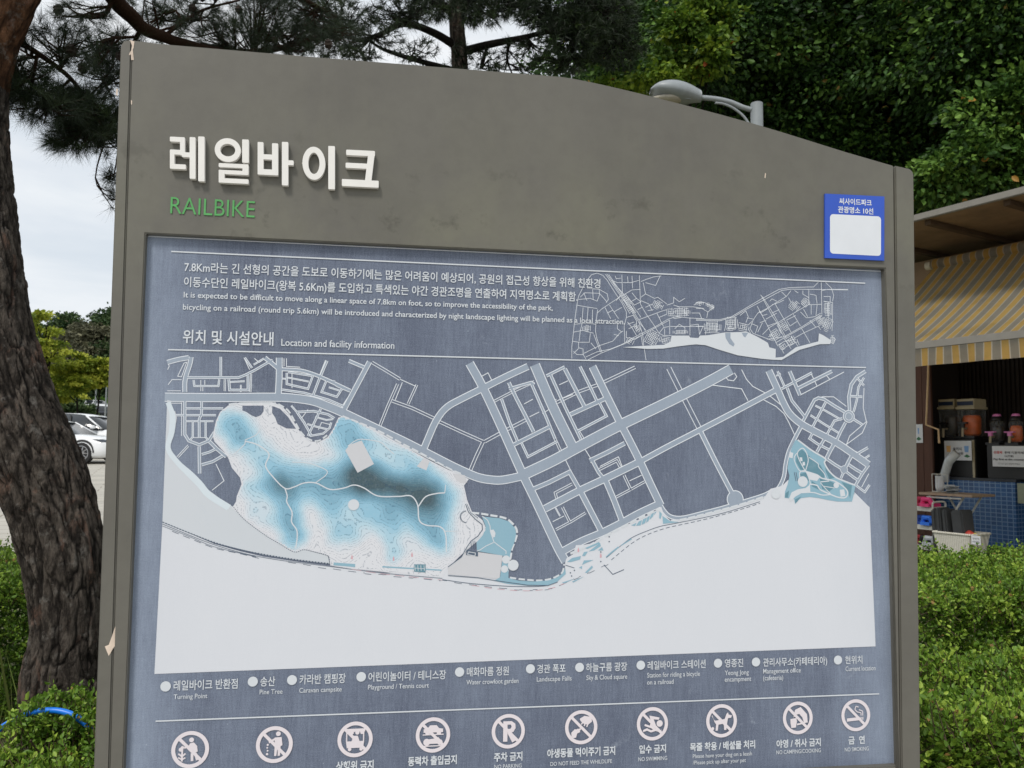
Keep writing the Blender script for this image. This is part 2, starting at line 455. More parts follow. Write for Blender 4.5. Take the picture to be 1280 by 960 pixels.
# raised white title letters
M_TITLE = plain('title_white_acrylic', lin((226, 224, 220)), 0.38, 0.03, 30)
def title(bars, rings=(), slants=()):
    """strokes in a 3x enlarged picture window with its corner at (140,140); every stroke follows the slope of the board"""
    mb = MB(); x_l = min([b[0] for b in bars]); k = 0
    P3 = lambda x, y, o: BP(140 + x / 3, 140 + (y + .05 * (x - x_l)) / 3, o)
    for x0, y0, x1, y1 in bars:
        o = PL + .009 + k * .00001; k += 1
        c = [P3(x0, y0, o), P3(x1, y0, o), P3(x1, y1, o), P3(x0, y1, o)]
        prism(mb, rrect(c, .0012, 2)[::-1], .0078)
    for pts in slants:
        o = PL + .009 + k * .00001; k += 1; prism(mb, [P3(x, y, o) for x, y in pts][::-1], .0078)
    for cx, cy, rx, ry, w in rings:
        o = PL + .009 + k * .00001; k += 1; n = 40
        A_ = [P3(cx + rx * math.cos(2 * math.pi * i / n), cy + ry * math.sin(2 * math.pi * i / n), o) for i in range(n)]
        B_ = [P3(cx + (rx - w) * math.cos(2 * math.pi * i / n), cy + (ry - w) * math.sin(2 * math.pi * i / n), o) for i in range(n)]
        dp = Vector((0, .0078, 0))
        for i in range(n):
            m = (i + 1) % n
            mb.face([A_[m], A_[i], B_[i], B_[m]]); mb.face([A_[i], A_[m], A_[m] + dp, A_[i] + dp]); mb.face([B_[m], B_[i], B_[i] + dp, B_[m] + dp])
    return mb.build('title_letter', [M_TITLE], BOARD)
def rrect(c, r, n=5):
    """c: four board points in order -> outline with rounded corners"""
    out = []
    for i in range(4):
        p = c[i]; a = (c[i - 1] - p).normalized(); b = (c[(i + 1) % 4] - p).normalized()
        for k in range(n + 1):
            t = k / n * math.pi / 2
            out.append(p + a * r * (1 - math.sin(t)) + b * r * (1 - math.cos(t)))
    return out
title([(217, 92, 273, 110), (255, 92, 273, 160), (217, 140, 273, 158), (217, 140, 234, 212), (217, 194, 277, 212), (262, 148, 300, 166), (291, 90, 313, 246), (323, 86, 347, 254)])
title([(488, 98, 513, 185), (400, 191, 512, 206), (489, 191, 512, 231), (400, 216, 512, 231), (400, 216, 422, 262), (400, 247, 512, 264)], [(434, 141, 49, 44.5, 21)])
title([(546, 112, 568, 234), (600, 114, 623, 234), (546, 157, 623, 176), (546, 213, 623, 234), (637, 107, 661, 270), (658, 175, 681, 193)])
title([(714.5, 190, 715, 190.5), (811, 122, 836, 284)], [(757, 190, 43, 62, 22)])
title([(878, 140, 986, 160), (876, 189, 962, 208), (862, 251, 1000, 277)], (), [[(962, 142), (986, 142), (972, 258), (948, 258)]])
M_GREEN = plain('subtitle_green', lin((82, 158, 88)), 0.45, 0.12, 60)
me = text_mesh('RAILBIKE', -0.006, 5, 0.03)
n = len(me.vertices); co = np.empty(n * 3, np.float32); me.vertices.foreach_get('co', co); co = co.reshape(-1, 3)
a = BP(213, 267, PL); b = BP(318.5, 267, PL); zt = BP(213, 246, PL).z; mn, mx_ = co.min(0), co.max(0)
V = np.zeros_like(co); V[:, 0] = a.x + (co[:, 0] - mn[0]) / (mx_[0] - mn[0]) * (b.x - a.x); V[:, 2] = a.z + co[:, 1] / .69 * (zt - a.z)
V[:, 1] = -PL - 0.0002 - (co[:, 2] - mn[2]) / (mx_[2] - mn[2]) * 0.0012
me.vertices.foreach_set('co', V.ravel()); me.materials.clear(); me.update(); link('subtitle', me, M_GREEN, BOARD)

# blue plaque (its code square is left out)
M_BLUE = plain('plaque_blue', lin((44, 82, 184)), 0.35, 0.06, 20); M_CARD = plain('plaque_white', lin((214, 218, 224)), 0.4, 0.03, 20)
PQ = PL + 0.004
mq = MB(); prism(mq, [BP(1031.2, 322.3, PQ), BP(1105.3, 325.8, PQ), BP(1105.5, 245.6, PQ), BP(1031.4, 242, PQ)], 0.0035)
PLAQUE = mq.build('small_plaque', [M_BLUE], BOARD); PLAQUE['label'] = 'small blue square plaque with a blank white card'
def rrect(c, r, n=5):
    """c: four board points TL TR BR BL -> rounded outline"""
    out = []
    for i in range(4):
        p = c[i]; a = (c[i - 1] - p).normalized(); b = (c[(i + 1) % 4] - p).normalized()
        for k in range(n + 1):
            t = k / n * math.pi / 2
            out.append(p + a * r * (1 - math.sin(t)) + b * r * (1 - math.cos(t)))
    return out
mq = MB(); mq.face(rrect([BP(1037.5, 267.5, PQ + .0003), BP(1101.3, 270.6, PQ + .0003), BP(1101.2, 320, PQ + .0003), BP(1037.5, 316.8, PQ + .0003)], 0.006)[::-1])
mq.build('plaque_card', [M_CARD], PLAQUE)
put_text('plaque_lettering', '씨사이드파크', 1049, 251.2, 1089.5, 7.6, PQ + .0004, M_CARD, PLAQUE, 'k', 0.02)
put_text('plaque_lettering', '관광명소 10선', 1047.5, 261.6, 1091.5, 7.8, PQ + .0004, M_CARD, PLAQUE, 'k', 0.02)
# ================================================================== PRINTED MAP
def Z(x0, y0, s, pts): return [(x0 + a / s, y0 + b / s) for a, b in pts]
BIG = []        # grey roads with white edges: (points, width, smooth)
THIN = []       # navy lanes between two white lines
GREY = []       # narrow grey lanes with white edges
LINE = []       # single white lines
# main streets
BIG += [
 ([(587, 454), (603.5, 484), (626, 532), (653, 592), (671, 629), (696, 682), (707, 702)], 12),
 ([(660, 458), (632, 471), (603, 485.5), (572, 501), (560, 508), (551, 517), (543, 530), (536, 546), (528, 565)], 9.5),
 ([(668.5, 456), (690, 506), (715, 557)], 14),
 ([(740.5, 458), (758, 494), (776, 530), (788, 553), (800, 577), (813, 605), (826, 632)], 10.5),
 ([(653, 594), (690, 576.5), (715, 563), (745, 547), (776, 531), (830, 505), (880, 480), (914, 461.5)], 14.5),
 ([(206, 496.5), (270, 497), (343, 496.5), (370, 498), (392, 501.5), (410, 508), (427, 515), (470, 535.5), (500, 549.5), (525, 562), (560, 580), (580, 589.5), (597, 596.5), (612, 599.5), (628, 600), (653, 595)], 12),
 ([(681, 636), (700, 626), (725, 613), (757, 598), (800, 577)], 10),
 ([(800, 577), (835, 558), (873, 538.5), (920, 514), (971, 487)], 7.5),
 ([(724, 611), (738, 638), (752, 665)], 8), ([(756, 598), (767, 624), (777, 650)], 8),
 ([(700, 691), (726, 677), (752, 666), (777, 653.5), (800, 641), (826, 629)], 10),
 ([(876, 540), (896, 580), (916.5, 619)], 6.5), ([(824, 628), (829, 637), (836, 644.5), (846, 647.5), (858, 646.5), (880, 641), (905, 634.5), (930, 627), (955, 619), (966, 613)], 5.5),
 ([(961, 463), (972, 487), (980, 505), (988, 518), (1002, 530), (1020, 540), (1045, 553), (1066, 567), (1086, 581)], 9.5),
 ([(1003, 530), (994, 547), (986, 564), (982, 580), (980, 595), (975, 607), (967, 617)], 5.2),
 ([(239, 446), (237, 456), (233, 468), (231, 478), (231, 490)], 6.5),
 ([(349, 447), (349, 470), (348, 492)], 9), ([(331, 447), (341, 455), (349, 462)], 6),
 ([(352, 461.5), (375, 463), (390, 467), (405, 473), (420, 480), (438, 488.5)], 5),
 ([(462, 452), (447, 480), (430, 512)], 7), ([(436, 451), (455, 459)], 5),
 ([(209, 453), (222, 449.5), (236, 447)], 7),
]
GREY += [
 ([(232, 472), (270, 472), (298, 472), (306, 469), (318, 463), (330, 456), (341, 450)], 3.6),
 ([(636, 478), (645, 497), (657, 520), (667, 540)], 5), ([(627, 499), (637, 528), (647, 552)], 4),
 ([(642, 556), (664, 545), (688, 533)], 5.5), ([(664, 479), (682, 520), (694, 549)], 4),
 ([(652, 554), (660, 571), (696, 552)], 3.4), ([(636, 486), (664, 478), (668, 481)], 4),
 ([(688, 468), (707, 510), (726, 549)], 4.2), ([(706, 461), (720, 488), (731, 509)], 5.5),
 ([(725, 458), (736, 480), (747, 503)], 4), ([(713, 518), (735, 508), (757, 498)], 6),
 ([(722, 539), (758, 520), (749, 503)], 3.6), ([(683, 470), (706, 458.5)], 4),
 ([(660, 614), (686, 603), (712, 590), (725, 613)], 6), ([(737, 576), (760, 565), (781, 554)], 6),
 ([(739, 573), (748, 590), (756, 600)], 5),
 ([(231, 499), (231, 543), (236, 551), (249, 556), (261, 551), (268, 540)], 4.2),
 ([(252, 502), (252, 517), (249, 524), (249, 547)], 3.6), ([(231, 510.5), (279, 510.5)], 3),
 ([(220, 519), (250, 519), (270, 519)], 3), ([(231, 526.5), (267, 526.5)], 2.6), ([(241, 527), (241, 546), (236, 552)], 2.8),
 ([(257, 527), (257, 546), (261, 552)], 2.8), ([(249, 558), (249.5, 592)], 4.5), ([(262, 552), (271, 561), (283, 571)], 5),
 ([(252, 568), (262, 565), (272, 560)], 3.6), ([(252, 581), (266, 577), (278, 570)], 4.2),
 ([(286, 474), (287, 487.5), (310, 487.5), (310, 469)], 3.6), ([(288, 477.5), (306, 476.5)], 2.6),
 ([(242, 475), (243, 482.5), (273, 482.5), (274, 474)], 2.8), ([(276, 446), (276, 470)], 3.4),
 ([(306, 447), (315, 460), ], 3), ([(317, 456), (330, 448)], 2.6),
 ([(352, 487), (380, 491), (410, 499.5), (430, 508)], 3.2), ([(409, 451), (399, 474), (391, 495)], 3.4),
 ([(358.5, 466), (358.5, 480), (385, 486), (391, 470), (360, 465)], 3), ([(360, 472), (386, 477)], 2.4), ([(352, 473), (360, 474)], 2.4),
 ([(419, 477), (408, 476), (402, 490), (421, 496), (429, 484)], 3), ([(411, 484), (427, 489)], 2.6), ([(420, 482), (436, 489)], 2.6),
 ([(371, 515), (380, 528), (389, 544)], 3.2), ([(401, 511), (393, 528), (385, 545)], 3.2), ([(371, 515), (392, 514), (410, 518), (418, 523)], 3.4),
 ([(384, 530), (394, 533), (411, 537)], 2.6), ([(387, 545), (404, 542), (412, 535), (414, 528)], 2.8), ([(364, 507), (372, 516)], 2.6), ([(394, 521), (408, 525), (416, 524)], 2.4),
 ([(984, 485), (990, 501), (1007, 522)], 4), ([(987, 464), (1000, 494)], 5), ([(977, 486), (1015, 466)], 3.4), ([(996, 486), (1040, 464)], 4.4),
 ([(972, 464), (981, 484)], 3), ([(976, 467), (970, 470)], 2),
 ([(1004, 526), (1012, 511), (1018, 500), (1023, 497.5), (1030, 499), (1044, 508), (1056, 515)], 4.2),
 ([(1015, 535), (1023, 520), (1032, 503)], 3.4), ([(1019, 507), (1031, 513), (1052, 525)], 2.6), ([(1013, 519), (1030, 530), (1048, 541)], 2.8),
 ([(1053, 523), (1043, 526), (1032, 546)], 3.2), ([(1062, 513), (1061, 496), (1064, 481), (1071, 471), (1082, 464)], 4.6), ([(1067, 515), (1071, 500), (1073, 484), (1080, 472)], 3),
 ([(1067, 524), (1078, 531)], 3.4), ([(1057, 528), (1051, 539), (1045, 552)], 4), ([(1060, 495), (1078, 496)], 3), ([(1070, 471), (1080, 482)], 3),
 ([(1016, 541), (1012, 548), (1022, 555), (1036, 562)], 3.4), ([(1031, 548), (1025, 558), (1021, 565)], 4), ([(1043, 554), (1038, 563), (1032, 575)], 5.2),
 ([(1034, 574), (1044, 581), (1054, 587)], 4), ([(1055, 588), (1060, 578), (1066, 567)], 4.6), ([(1056, 587), (1051, 598)], 3.4),
 ([(1061, 581), (1070, 587), (1077, 591)], 4), ([(1057, 589), (1066, 596), (1072, 600)], 3.6), ([(1086, 581), (1078, 592), (1069, 607)], 4),
 ([(1069, 606), (1081, 615), (1087, 606)], 3), ([(1072, 567), (1085, 559.5)], 3.6), ([(1078, 575), (1087, 569)], 2.6),
]
THIN += [
 ([(497, 480), (485, 507), (475, 532)], 3.6), ([(521, 481), (510, 505)], 3.4), ([(490, 501), (515, 510), (545, 524)], 4),
 ([(549, 527), (577, 540), (604, 552)], 4), ([(604, 552), (595, 571), (587, 590)], 4.4), ([(606, 552), (626, 541), (657, 525)], 4.2),
 ([(465, 453), (482, 463), (500, 474)], 4), ([(683, 470), (700, 461)], 3), ([(617, 502), (640, 490), (668, 477)], 3.4),
 ([(696, 503), (725, 489), (750, 480), (794, 459)], 4), ([(836, 460), (856, 500), (877, 541)], 6.5), ([(722, 537), (731, 552)], 3.4),
 ([(694, 549), (701, 564)], 3.4), ([(700, 645), (694, 634)], 2), ([(697, 627), (694, 616), (715, 605)], 3.4), ([(749, 587), (771, 576), (777, 587)], 3.4),
 ([(703, 634), (712, 652)], 3.4), ([(695, 662), (714, 652), (732, 641)], 3.2), ([(780, 594), (789, 613)], 3.4), ([(769, 622), (788, 612), (806, 602)], 3.2),
 ([(686, 505), (696, 500)], 3), ([(281, 474), (281, 489)], 2.6), ([(301, 481), (301, 490)], 2), ([(314, 467), (313, 490)], 2.4), ([(300, 484), (256, 484)], 0.1),
 ([(955, 500), (968, 507), (977, 515), (985, 527), (992, 541)], 0.1),
]
LINE += [
 [(655, 505), (666, 499)], [(662, 521), (674, 515)], [(699, 481), (710, 476)], [(703, 498), (716, 493)], [(678, 517), (686, 512)],
 [(601, 471), (610, 466), (616, 478)], [(707, 575), (725, 612)], [(731, 561), (755, 600)], [(691, 652), (705, 645)], [(787, 601), (802, 594)], [(750, 583), (773, 571), (778, 584)],
 [(887, 481), (927, 486), (935, 501)], [(927, 462), (933, 474), (941, 483), (960, 493), (976, 506)], [(907, 471), (910, 475), (917, 476), (921, 471), (918, 466)],
 [(955, 500), (970, 508), (980, 517), (986, 528), (993, 543)], [(1000, 494), (1055, 465)], [(1013, 465), (1021, 482)], [(1032, 468), (1037, 474)],
 [(1027, 496), (1042, 496), (1058, 508)], [(1080, 485), (1079, 510), (1083, 527), (1062, 545), (1058, 556)], [(1056, 557), (1078, 541), (1084, 527)], [(1056, 558), (1073, 566)],
 [(1077, 609), (1086, 592)], [(210, 481), (215, 474.5), (227, 474.5)], [(209, 488.5), (226, 488.5)], [(222, 470.5), (227, 471), (233.5, 452.5)], [(222, 470.5), (230, 454), (233, 452.5)],
 [(210, 452), (211.5, 458), (209.5, 462)], [(251, 475), (251, 482)], [(256, 475), (256, 481)], [(251, 484), (251, 489)], [(253.5, 484), (253.5, 489)], [(305, 447), (312, 462)],
 [(241, 547), (257, 547)], [(270, 580), (280, 601), (265, 613)], [(235, 556), (221, 571)], [(236, 558), (223, 572)], [(355, 448), (355, 458)], [(358, 448), (358, 458), (375, 459)],
 [(500, 474), (520, 483)], [(494, 500), (503, 478)], [(407, 450), (399, 470)], [(1086, 634), (1068, 616)], [(430, 511), (443, 519)],
 [(213, 504), (227, 504)], [(215, 518), (227, 518)], [(227, 503), (227, 545)], [(318, 448), (324, 453), (330, 449)], [(229, 446), (229, 449), (233, 449), (233, 446)],
 [(365, 461), (365, 485)], [(440, 489), (424, 513)], [(376, 524), (385, 512)], [(398, 537), (402, 528), (414, 531)],
]
def sm(p): return cr_smooth(p, 4) if len(p) > 2 else p
o1, o2, o3, o4, o5 = MB(), MB(), MB(), MB(), MB()
for p, w in THIN:
    if w > 1: ribbon(o1, p, w, nextoff(1)); ribbon(o2, p, w - 1.7, nextoff(2))
for p, w in GREY: ribbon(o3, p, w * .92, nextoff(3))
for p in LINE: ribbon(o3, p, 0.95, nextoff(3))
for p, w in BIG: ribbon(o3, sm(p), w * .9 + .3, nextoff(3))
for p, w in GREY: ribbon(o4, p, max(0.4, w * .92 - 1.8), nextoff(4))
for p, w in BIG:
    e = list(sm(p)); ribbon(o4, e, w * .9 - 1.7, nextoff(4))
disc(o3, 919, 624, 10.5, nextoff(3)); disc(o4, 919, 624, 9.5, nextoff(4))
disc(o3, 1061, 520.5, 7.4, nextoff(3), 24); disc(o4, 1061, 520.5, 6.4, nextoff(4), 24)
disc(o3, 1055, 587, 5, nextoff(3), 8); disc(o4, 1055, 587, 4.3, nextoff(4), 8)
o1.build('lane_line', INK['line'], PANEL); o2.build('lane_fill', INK['navy'], PANEL)
o3.build('street_outline', INK['line'], PANEL); o4.build('street_fill', INK['road'], PANEL)
disc(o5, 1061, 520.5, 4.6, nextoff(5), 24, 4.0); o5.build('roundabout_island', INK['line'], PANEL)

# sea and shore
SEA = [(203, 653), (235, 666), (268, 680), (300, 689), (330, 696), (370, 702), (412, 707.5), (480, 716), (540, 716), (553, 700), (590, 712), (620, 722), (660, 729), (685, 729), (695, 726),
       (701, 721), (706, 713), (706.5, 703), (708, 698), (716, 693), (720, 681.5), (730, 681), (741, 679), (752, 671), (762, 667), (776, 659), (793, 652), (812, 643), (826.5, 633.5),
       (830, 643), (838, 651), (850, 650.5), (880, 644), (905, 637.5), (930, 629), (955, 622.5), (963, 611), (975, 608), (979, 606), (985, 600), (1000, 606), (1030, 612), (1050, 618), (1066, 620), (1068, 617), (1087, 634), (1094.5, 808), (193, 842.5)]
mb = MB(); area(mb, SEA, nextoff(5)); mb.build('sea_area', INK['sea'], PANEL)
MUD = [(209, 500), (214, 501), (214, 512), (219, 514), (221, 522), (219, 536), (214, 545), (213, 562), (222, 573), (232, 586), (241, 593), (250, 601), (260, 612), (275, 623), (292, 634), (305, 649), (330, 668), (350, 680), (368, 690), (380, 687), (395, 690.5), (410, 695), (412, 705), (370, 700), (330, 693.5), (268, 678.5), (203, 652.5)]
mb = MB(); area(mb, MUD, nextoff(5)); mb.build('flats_area', INK['mud'], PANEL)
mb = MB()
for k, wdt in ((0, 6.5), (3.0, 2)):
    ribbon(mb, cr_smooth([(210 + k * .3, 503), (216 - k, 520), (215 - k, 540), (210 - k * .6, 560), (222 - k, 578), (238 - k, 592 + k), (250 - k, 604 + k), (262 - k, 618 + k), (287 - k, 634 + k)], 4), wdt, nextoff(6))
mb.build('beach_strip', INK['ice'], PANEL)
# reed border of the flats: dotted dark line, and the double coast road
mb = MB()
def dots(pts, w, d, gap, layer=8, jit=0.0, rnd=random.Random(3)):
    p = cr_smooth(pts, 5); acc = 0.0; of_ = nextoff(layer)
    for i in range(len(p) - 1):
        (x0, y0), (x1, y1) = p[i], p[i + 1]; l = math.hypot(x1 - x0, y1 - y0); s = 0.0
        while s < l:
            if acc <= 0: acc = d + gap
            if acc > gap:
                e = min(l, s + acc - gap); a, b = s / l, e / l
                j = rnd.uniform(-jit, jit)
                ribbon(mb, [(x0 + (x1 - x0) * a, y0 + (y1 - y0) * a + j), (x0 + (x1 - x0) * b, y0 + (y1 - y0) * b + j)], w, of_)
                acc -= (e - s); s = e
                if acc <= gap + 1e-6: acc = gap
            else:
                e = min(l, s + acc); acc -= (e - s); s = e
dots([(203, 652.5), (235, 665.5), (268, 678), (300, 687), (330, 693), (370, 699.5), (412, 704.5)], 1.3, 2.4, 1.4)
dots([(292, 634), (305, 649), (330, 668), (350, 680), (368, 690), (380, 687), (395, 690.5), (410, 695), (412, 705)], 0.8, 1.5, 1.2)
ribbon(mb, cr_smooth([(203, 655), (268, 681), (330, 697), (412, 708), (480, 716.5), (553, 723)], 4), 0.7, nextoff(8))
ribbon(mb, cr_smooth([(203, 657.5), (235, 670), (268, 683.5), (320, 696)], 4), 0.6, nextoff(8))
dots([(215, 664), (240, 674), (268, 685), (300, 692), (328, 699)], 0.7, 9, 6)
dots([(360, 703), (420, 712), (480, 719), (540, 724), (590, 731), (640, 737), (680, 737), (700, 731), (730, 719), (762, 704)], 0.6, 10, 9, jit=.8)
ribbon(mb, cr_smooth([(553, 724.5), (590, 729.5), (640, 733), (680, 732.5), (697, 727)], 4), 0.8, nextoff(8))
# shore road right of the headland
ribbon(mb, cr_smooth([(758, 697), (775, 683), (790, 672), (808, 664), (825, 658), (840, 655), (870, 649), (905, 641), (950, 627)], 4), 0.7, nextoff(8))
dots([(764, 700), (790, 679), (810, 668), (833, 660), (860, 654), (890, 647), (925, 637), (950, 629)], 0.7, 5, 3)
ribbon(mb, [(755, 706), (766, 718), (780, 712)], 0.9, nextoff(8)); ribbon(mb, [(707, 706.5), (718, 710)], 0.8, nextoff(8))
for x, y in ((761.5, 671), (761.5, 677), (713, 716), (714.5, 720), (751, 690), (751, 702), (718, 713)): disc(mb, x, y, 0.9, nextoff(8), 8)
mb.build('coast_line', INK['dark'], PANEL)
mb = MB()
dots([(590, 731.5), (620, 736), (660, 738.5), (690, 735), (706, 729)], 0.6, 9, 7)
dots([(440, 711.5), (480, 717.5), (553, 725)], 0.5, 12, 6)
for x, y in ((440, 697), (492, 699), (515, 694), (723, 688), (751, 695)):
    mb.face([BP(x - 1, y + 2, nextoff(8)), BP(x + 1, y + 2, nextoff(8)), BP(x + 1, y - 1, nextoff(8)), BP(x, y - 4, nextoff(8)), BP(x - 1, y - 1, nextoff(8))])
mb.build('red_mark', INK['rose'], PANEL)

# hill park
HILL = [(270, 526), (275, 515), (285, 507), (300, 503), (340, 502.5), (352, 507), (362, 518), (370, 532), (378, 544), (388, 551.5), (398, 553), (410, 546), (417, 535), (423, 522), (428, 520.5), (440, 524), (470, 538), (500, 555), (527, 570), (540, 577), (560, 587), (572, 591.5), (586, 599), (580, 607), (584, 625), (590, 640), (603, 650), (607.5, 660), (605, 670), (590, 682), (575, 695), (560, 710), (553, 722), (520, 719), (480, 715), (440, 711), (413, 707), (411, 695), (395, 690), (380, 687), (368, 690), (350, 680), (330, 668), (305, 649), (290, 635), (295, 627), (296, 620), (302, 605), (300, 597), (290, 585), (285, 572), (281, 566), (268, 552), (266, 545), (268, 535)]
mb = MB(); area(mb, HILL, nextoff(6)); mb.build('park_area', INK['pale'], PANEL)
RIDGE = [((450, 597, 530, 622), .97, 33), ((350, 604, 450, 602), .70, 33), ((432, 534, 452, 597), .60, 34), ((290, 530, 300, 541), .55, 26), ((292, 534, 345, 590), .50, 30),
         ((318, 612, 352, 600), .42, 30), ((355, 610, 366, 668), .66, 24), ((528, 622, 548, 672), .62, 28), ((486, 640, 492, 690), .44, 22), ((410, 620, 430, 662), .55, 30), ((525, 600, 553, 628), .62, 30), ((432, 538, 525, 582), .42, 24), ((460, 640, 530, 655), .55, 30), ((322, 640, 350, 655), .36, 22)]
def inside(x, y, poly):
    c = False; j = len(poly) - 1
    for i in range(len(poly)):
        xi, yi = poly[i]; xj, yj = poly[j]
        if (yi > y) != (yj > y) and x < (xj - xi) * (y - yi) / (yj - yi) + xi: c = not c
        j = i
    return c
def hill_h(x, y):
    s = 0.0
    for (ax, ay, bx, by), p, w in RIDGE:
        dx, dy = bx - ax, by - ay; t = max(0, min(1, ((x - ax) * dx + (y - ay) * dy) / (dx * dx + dy * dy)))
        d2 = (x - ax - t * dx) ** 2 + (y - ay - t * dy) ** 2
        s += (p * math.exp(-d2 / (w * w))) ** 3.2
    h = s ** (1 / 3.2)
    return h + 0.085 * mnoise.noise(Vector((x * .05, y * .05, 0))) + 0.025 * mnoise.noise(Vector((x * .11, y * .11, 5)))
gx = np.arange(262, 612, 2.2); gy = np.arange(500, 726, 2.2); idx = {}; V = []; F = []; T = []
off = nextoff(7)
NOTCH = [[(303, 507), (329.5, 507), (329.5, 514), (326, 519), (320, 521.5), (314, 519), (308, 515), (303, 513)], [(340.5, 507.5), (350, 511), (360, 521), (366, 530), (370, 536), (358, 535.5), (347, 530), (344, 522), (340, 516)]]
for i, x in enumerate(gx):
    for j, y in enumerate(gy):
        if inside(x, y, HILL):
            idx[i, j] = len(V); V.append(tuple(BP(x, y, off))); T.append(hill_h(x, y))
for (i, j) in idx:
    k = [(i, j), (i, j + 1), (i + 1, j + 1), (i + 1, j)]
    if all(z in idx for z in k): F.append([idx[z] for z in k])
def hill_mat():
    m, t, b = newmat('print_hill_tints')
    a = N(t, 'ShaderNodeAttribute', attribute_name='tint'); h = a.outputs['Fac']
    st_ = N(t, 'ShaderNodeMath', operation='SNAP'); t.links.new(h, st_.inputs[0]); st_.inputs[1].default_value = .0417
    hm = N(t, 'ShaderNodeMix'); hm.inputs['Factor'].default_value = .75; t.links.new(h, hm.inputs['A']); t.links.new(st_.outputs[0], hm.inputs['B'])
    c = ramp(t, hm.outputs['Result'], [(0.20, lin((212, 214, 220))), (0.30, lin((202, 212, 221))), (0.42, lin((178, 206, 220))), (0.55, lin((144, 188, 210))), (0.68, lin((118, 162, 184))), (0.86, lin((92, 128, 144))), (1.0, lin((72, 92, 100)))])
    mu = N(t, 'ShaderNodeMath', operation='MULTIPLY'); t.links.new(h, mu.inputs[0]); mu.inputs[1].default_value = 24
    fr = N(t, 'ShaderNodeMath', operation='FRACT'); t.links.new(mu.outputs[0], fr.inputs[0])
    ct = ramp(t, fr.outputs[0], [(0.0, (1, 1, 1)), (0.2, (1, 1, 1)), (0.26, (0, 0, 0))])
    ds = ramp(t, noise(t, 420, 1, 0.5), [(0.47, (0, 0, 0)), (0.53, (1, 1, 1))])
    f = mixc(t, 1.0, ct, ds, 'MULTIPLY')
    dk = mixc(t, 0.36, c, lin((38, 72, 104)))
    c2 = mixc(t, f, c, dk)
    c3 = mixc(t, ramp(t, noise(t, 300, 3, 0.7), [(0.5, (0, 0, 0)), (0.8, (.14, .14, .14))]), c2, lin((205, 212, 220)))
    t.links.new(c3, b.inputs['Base Color']); b.inputs['Roughness'].default_value = 0.55; b.inputs['Specular IOR Level'].default_value = 0.25
    return m
M_HILL = hill_mat()
link('hill_contours', arr_mesh('hill_contours', np.array(V), np.array(F)[:, ::-1], np.array(T)), M_HILL, PANEL)
mb = MB()
for nn in NOTCH: area(mb, nn, nextoff(8))
mb.build('town_block', INK['navy'], PANEL)
mb = MB()
for pts in ([(431.5, 563), (437, 556), (452, 550.5), (467.5, 580), (447, 591)], [(521, 583), (530, 572), (537, 576.5), (533, 588)], [(567, 592), (581, 594), (584, 603), (576, 604), (570, 600)]): area(mb, pts, nextoff(8))
area(mb, Z(560, 630, 8, [(300, 480), (545, 515), (530, 640), (515, 750), (0, 705), (0, 635), (130, 540), (190, 470)]), nextoff(8))
mb.build('parking_area', INK['lot'], PANEL)
# trails
mb = MB()
for w, tr in ((1.5, [Z(180, 420, 4, [(505, 525), (570, 545), (625, 590), (608, 650), (650, 710), (705, 762), (750, 755), (800, 735), (860, 735), (930, 767), (1000, 760), (1050, 745), (1100, 760), (1170, 800), (1280, 802)]),
              [(500, 620.5), (514, 620), (522, 631), (524, 650), (533, 656.5), (550, 658.5), (557, 668), (558, 690)], [(523, 633), (532, 621), (545, 617), (556, 616)], Z(180, 420, 4, [(705, 762), (716, 800), (714, 830), (740, 880), (738, 930), (765, 975), (762, 1040), (755, 1060)])]),
              (1.0, [Z(180, 420, 4, [(590, 450), (565, 490), (540, 505), (505, 520)]), Z(180, 420, 4, [(855, 735), (905, 700), (915, 675), (880, 655), (820, 635), (740, 630)]), Z(180, 420, 4, [(1020, 550), (1055, 525), (1090, 516), (1180, 530), (1215, 560), (1250, 590)]), [(556, 616), (557, 606)], [(556, 664), (575, 664)], Z(180, 420, 4, [(505, 525), (500, 545), (440, 600)])])):
    for t_ in tr: ribbon(mb, cr_smooth(t_, 5), w, nextoff(9))
mb.build('trail_line', INK['white'], PANEL)
# border dashes of the hill park and the east shore
mb = MB()
dots([(286, 505.5), (302, 504), (345, 504)], 2.2, 10, 4); dots([(348, 505), (360, 513), (368, 526), (376, 540), (386, 549), (398, 551), (409, 544)], 2.2, 8, 3.2)
dots([(428, 520), (470, 537), (500, 553), (527, 567), (560, 585), (578, 593)], 2.2, 9, 3)
dots(Z(560, 630, 8, [(240, 88), (340, 98), (420, 112), (520, 128), (590, 150), (640, 190), (680, 240), (690, 300), (668, 380), (640, 450), (625, 540), (605, 610)]), 2.6, 9, 2.6)
dots(Z(560, 630, 8, [(600, 660), (600, 725), (680, 745), (760, 755), (910, 765), (1020, 750), (1090, 722), (1145, 680), (1162, 600)]), 2.2, 8, 3)
dots([(823, 637), (829, 646), (836, 650.5), (850, 650), (880, 643), (920, 632.5), (955, 621)], 2.6, 9, 2)
dots([(713, 692), (740, 680), (760, 668), (790, 652.5), (824, 635.5)], 2.8, 9, 3)
ribbon(mb, Z(560, 630, 8, [(185, 0), (215, 80), (290, 150), (355, 200), (370, 260), (330, 320), (250, 370), (205, 420), (140, 530), (0, 635)]), 1.2, nextoff(9))
mb.build('border_dash', INK['white'], PANEL)
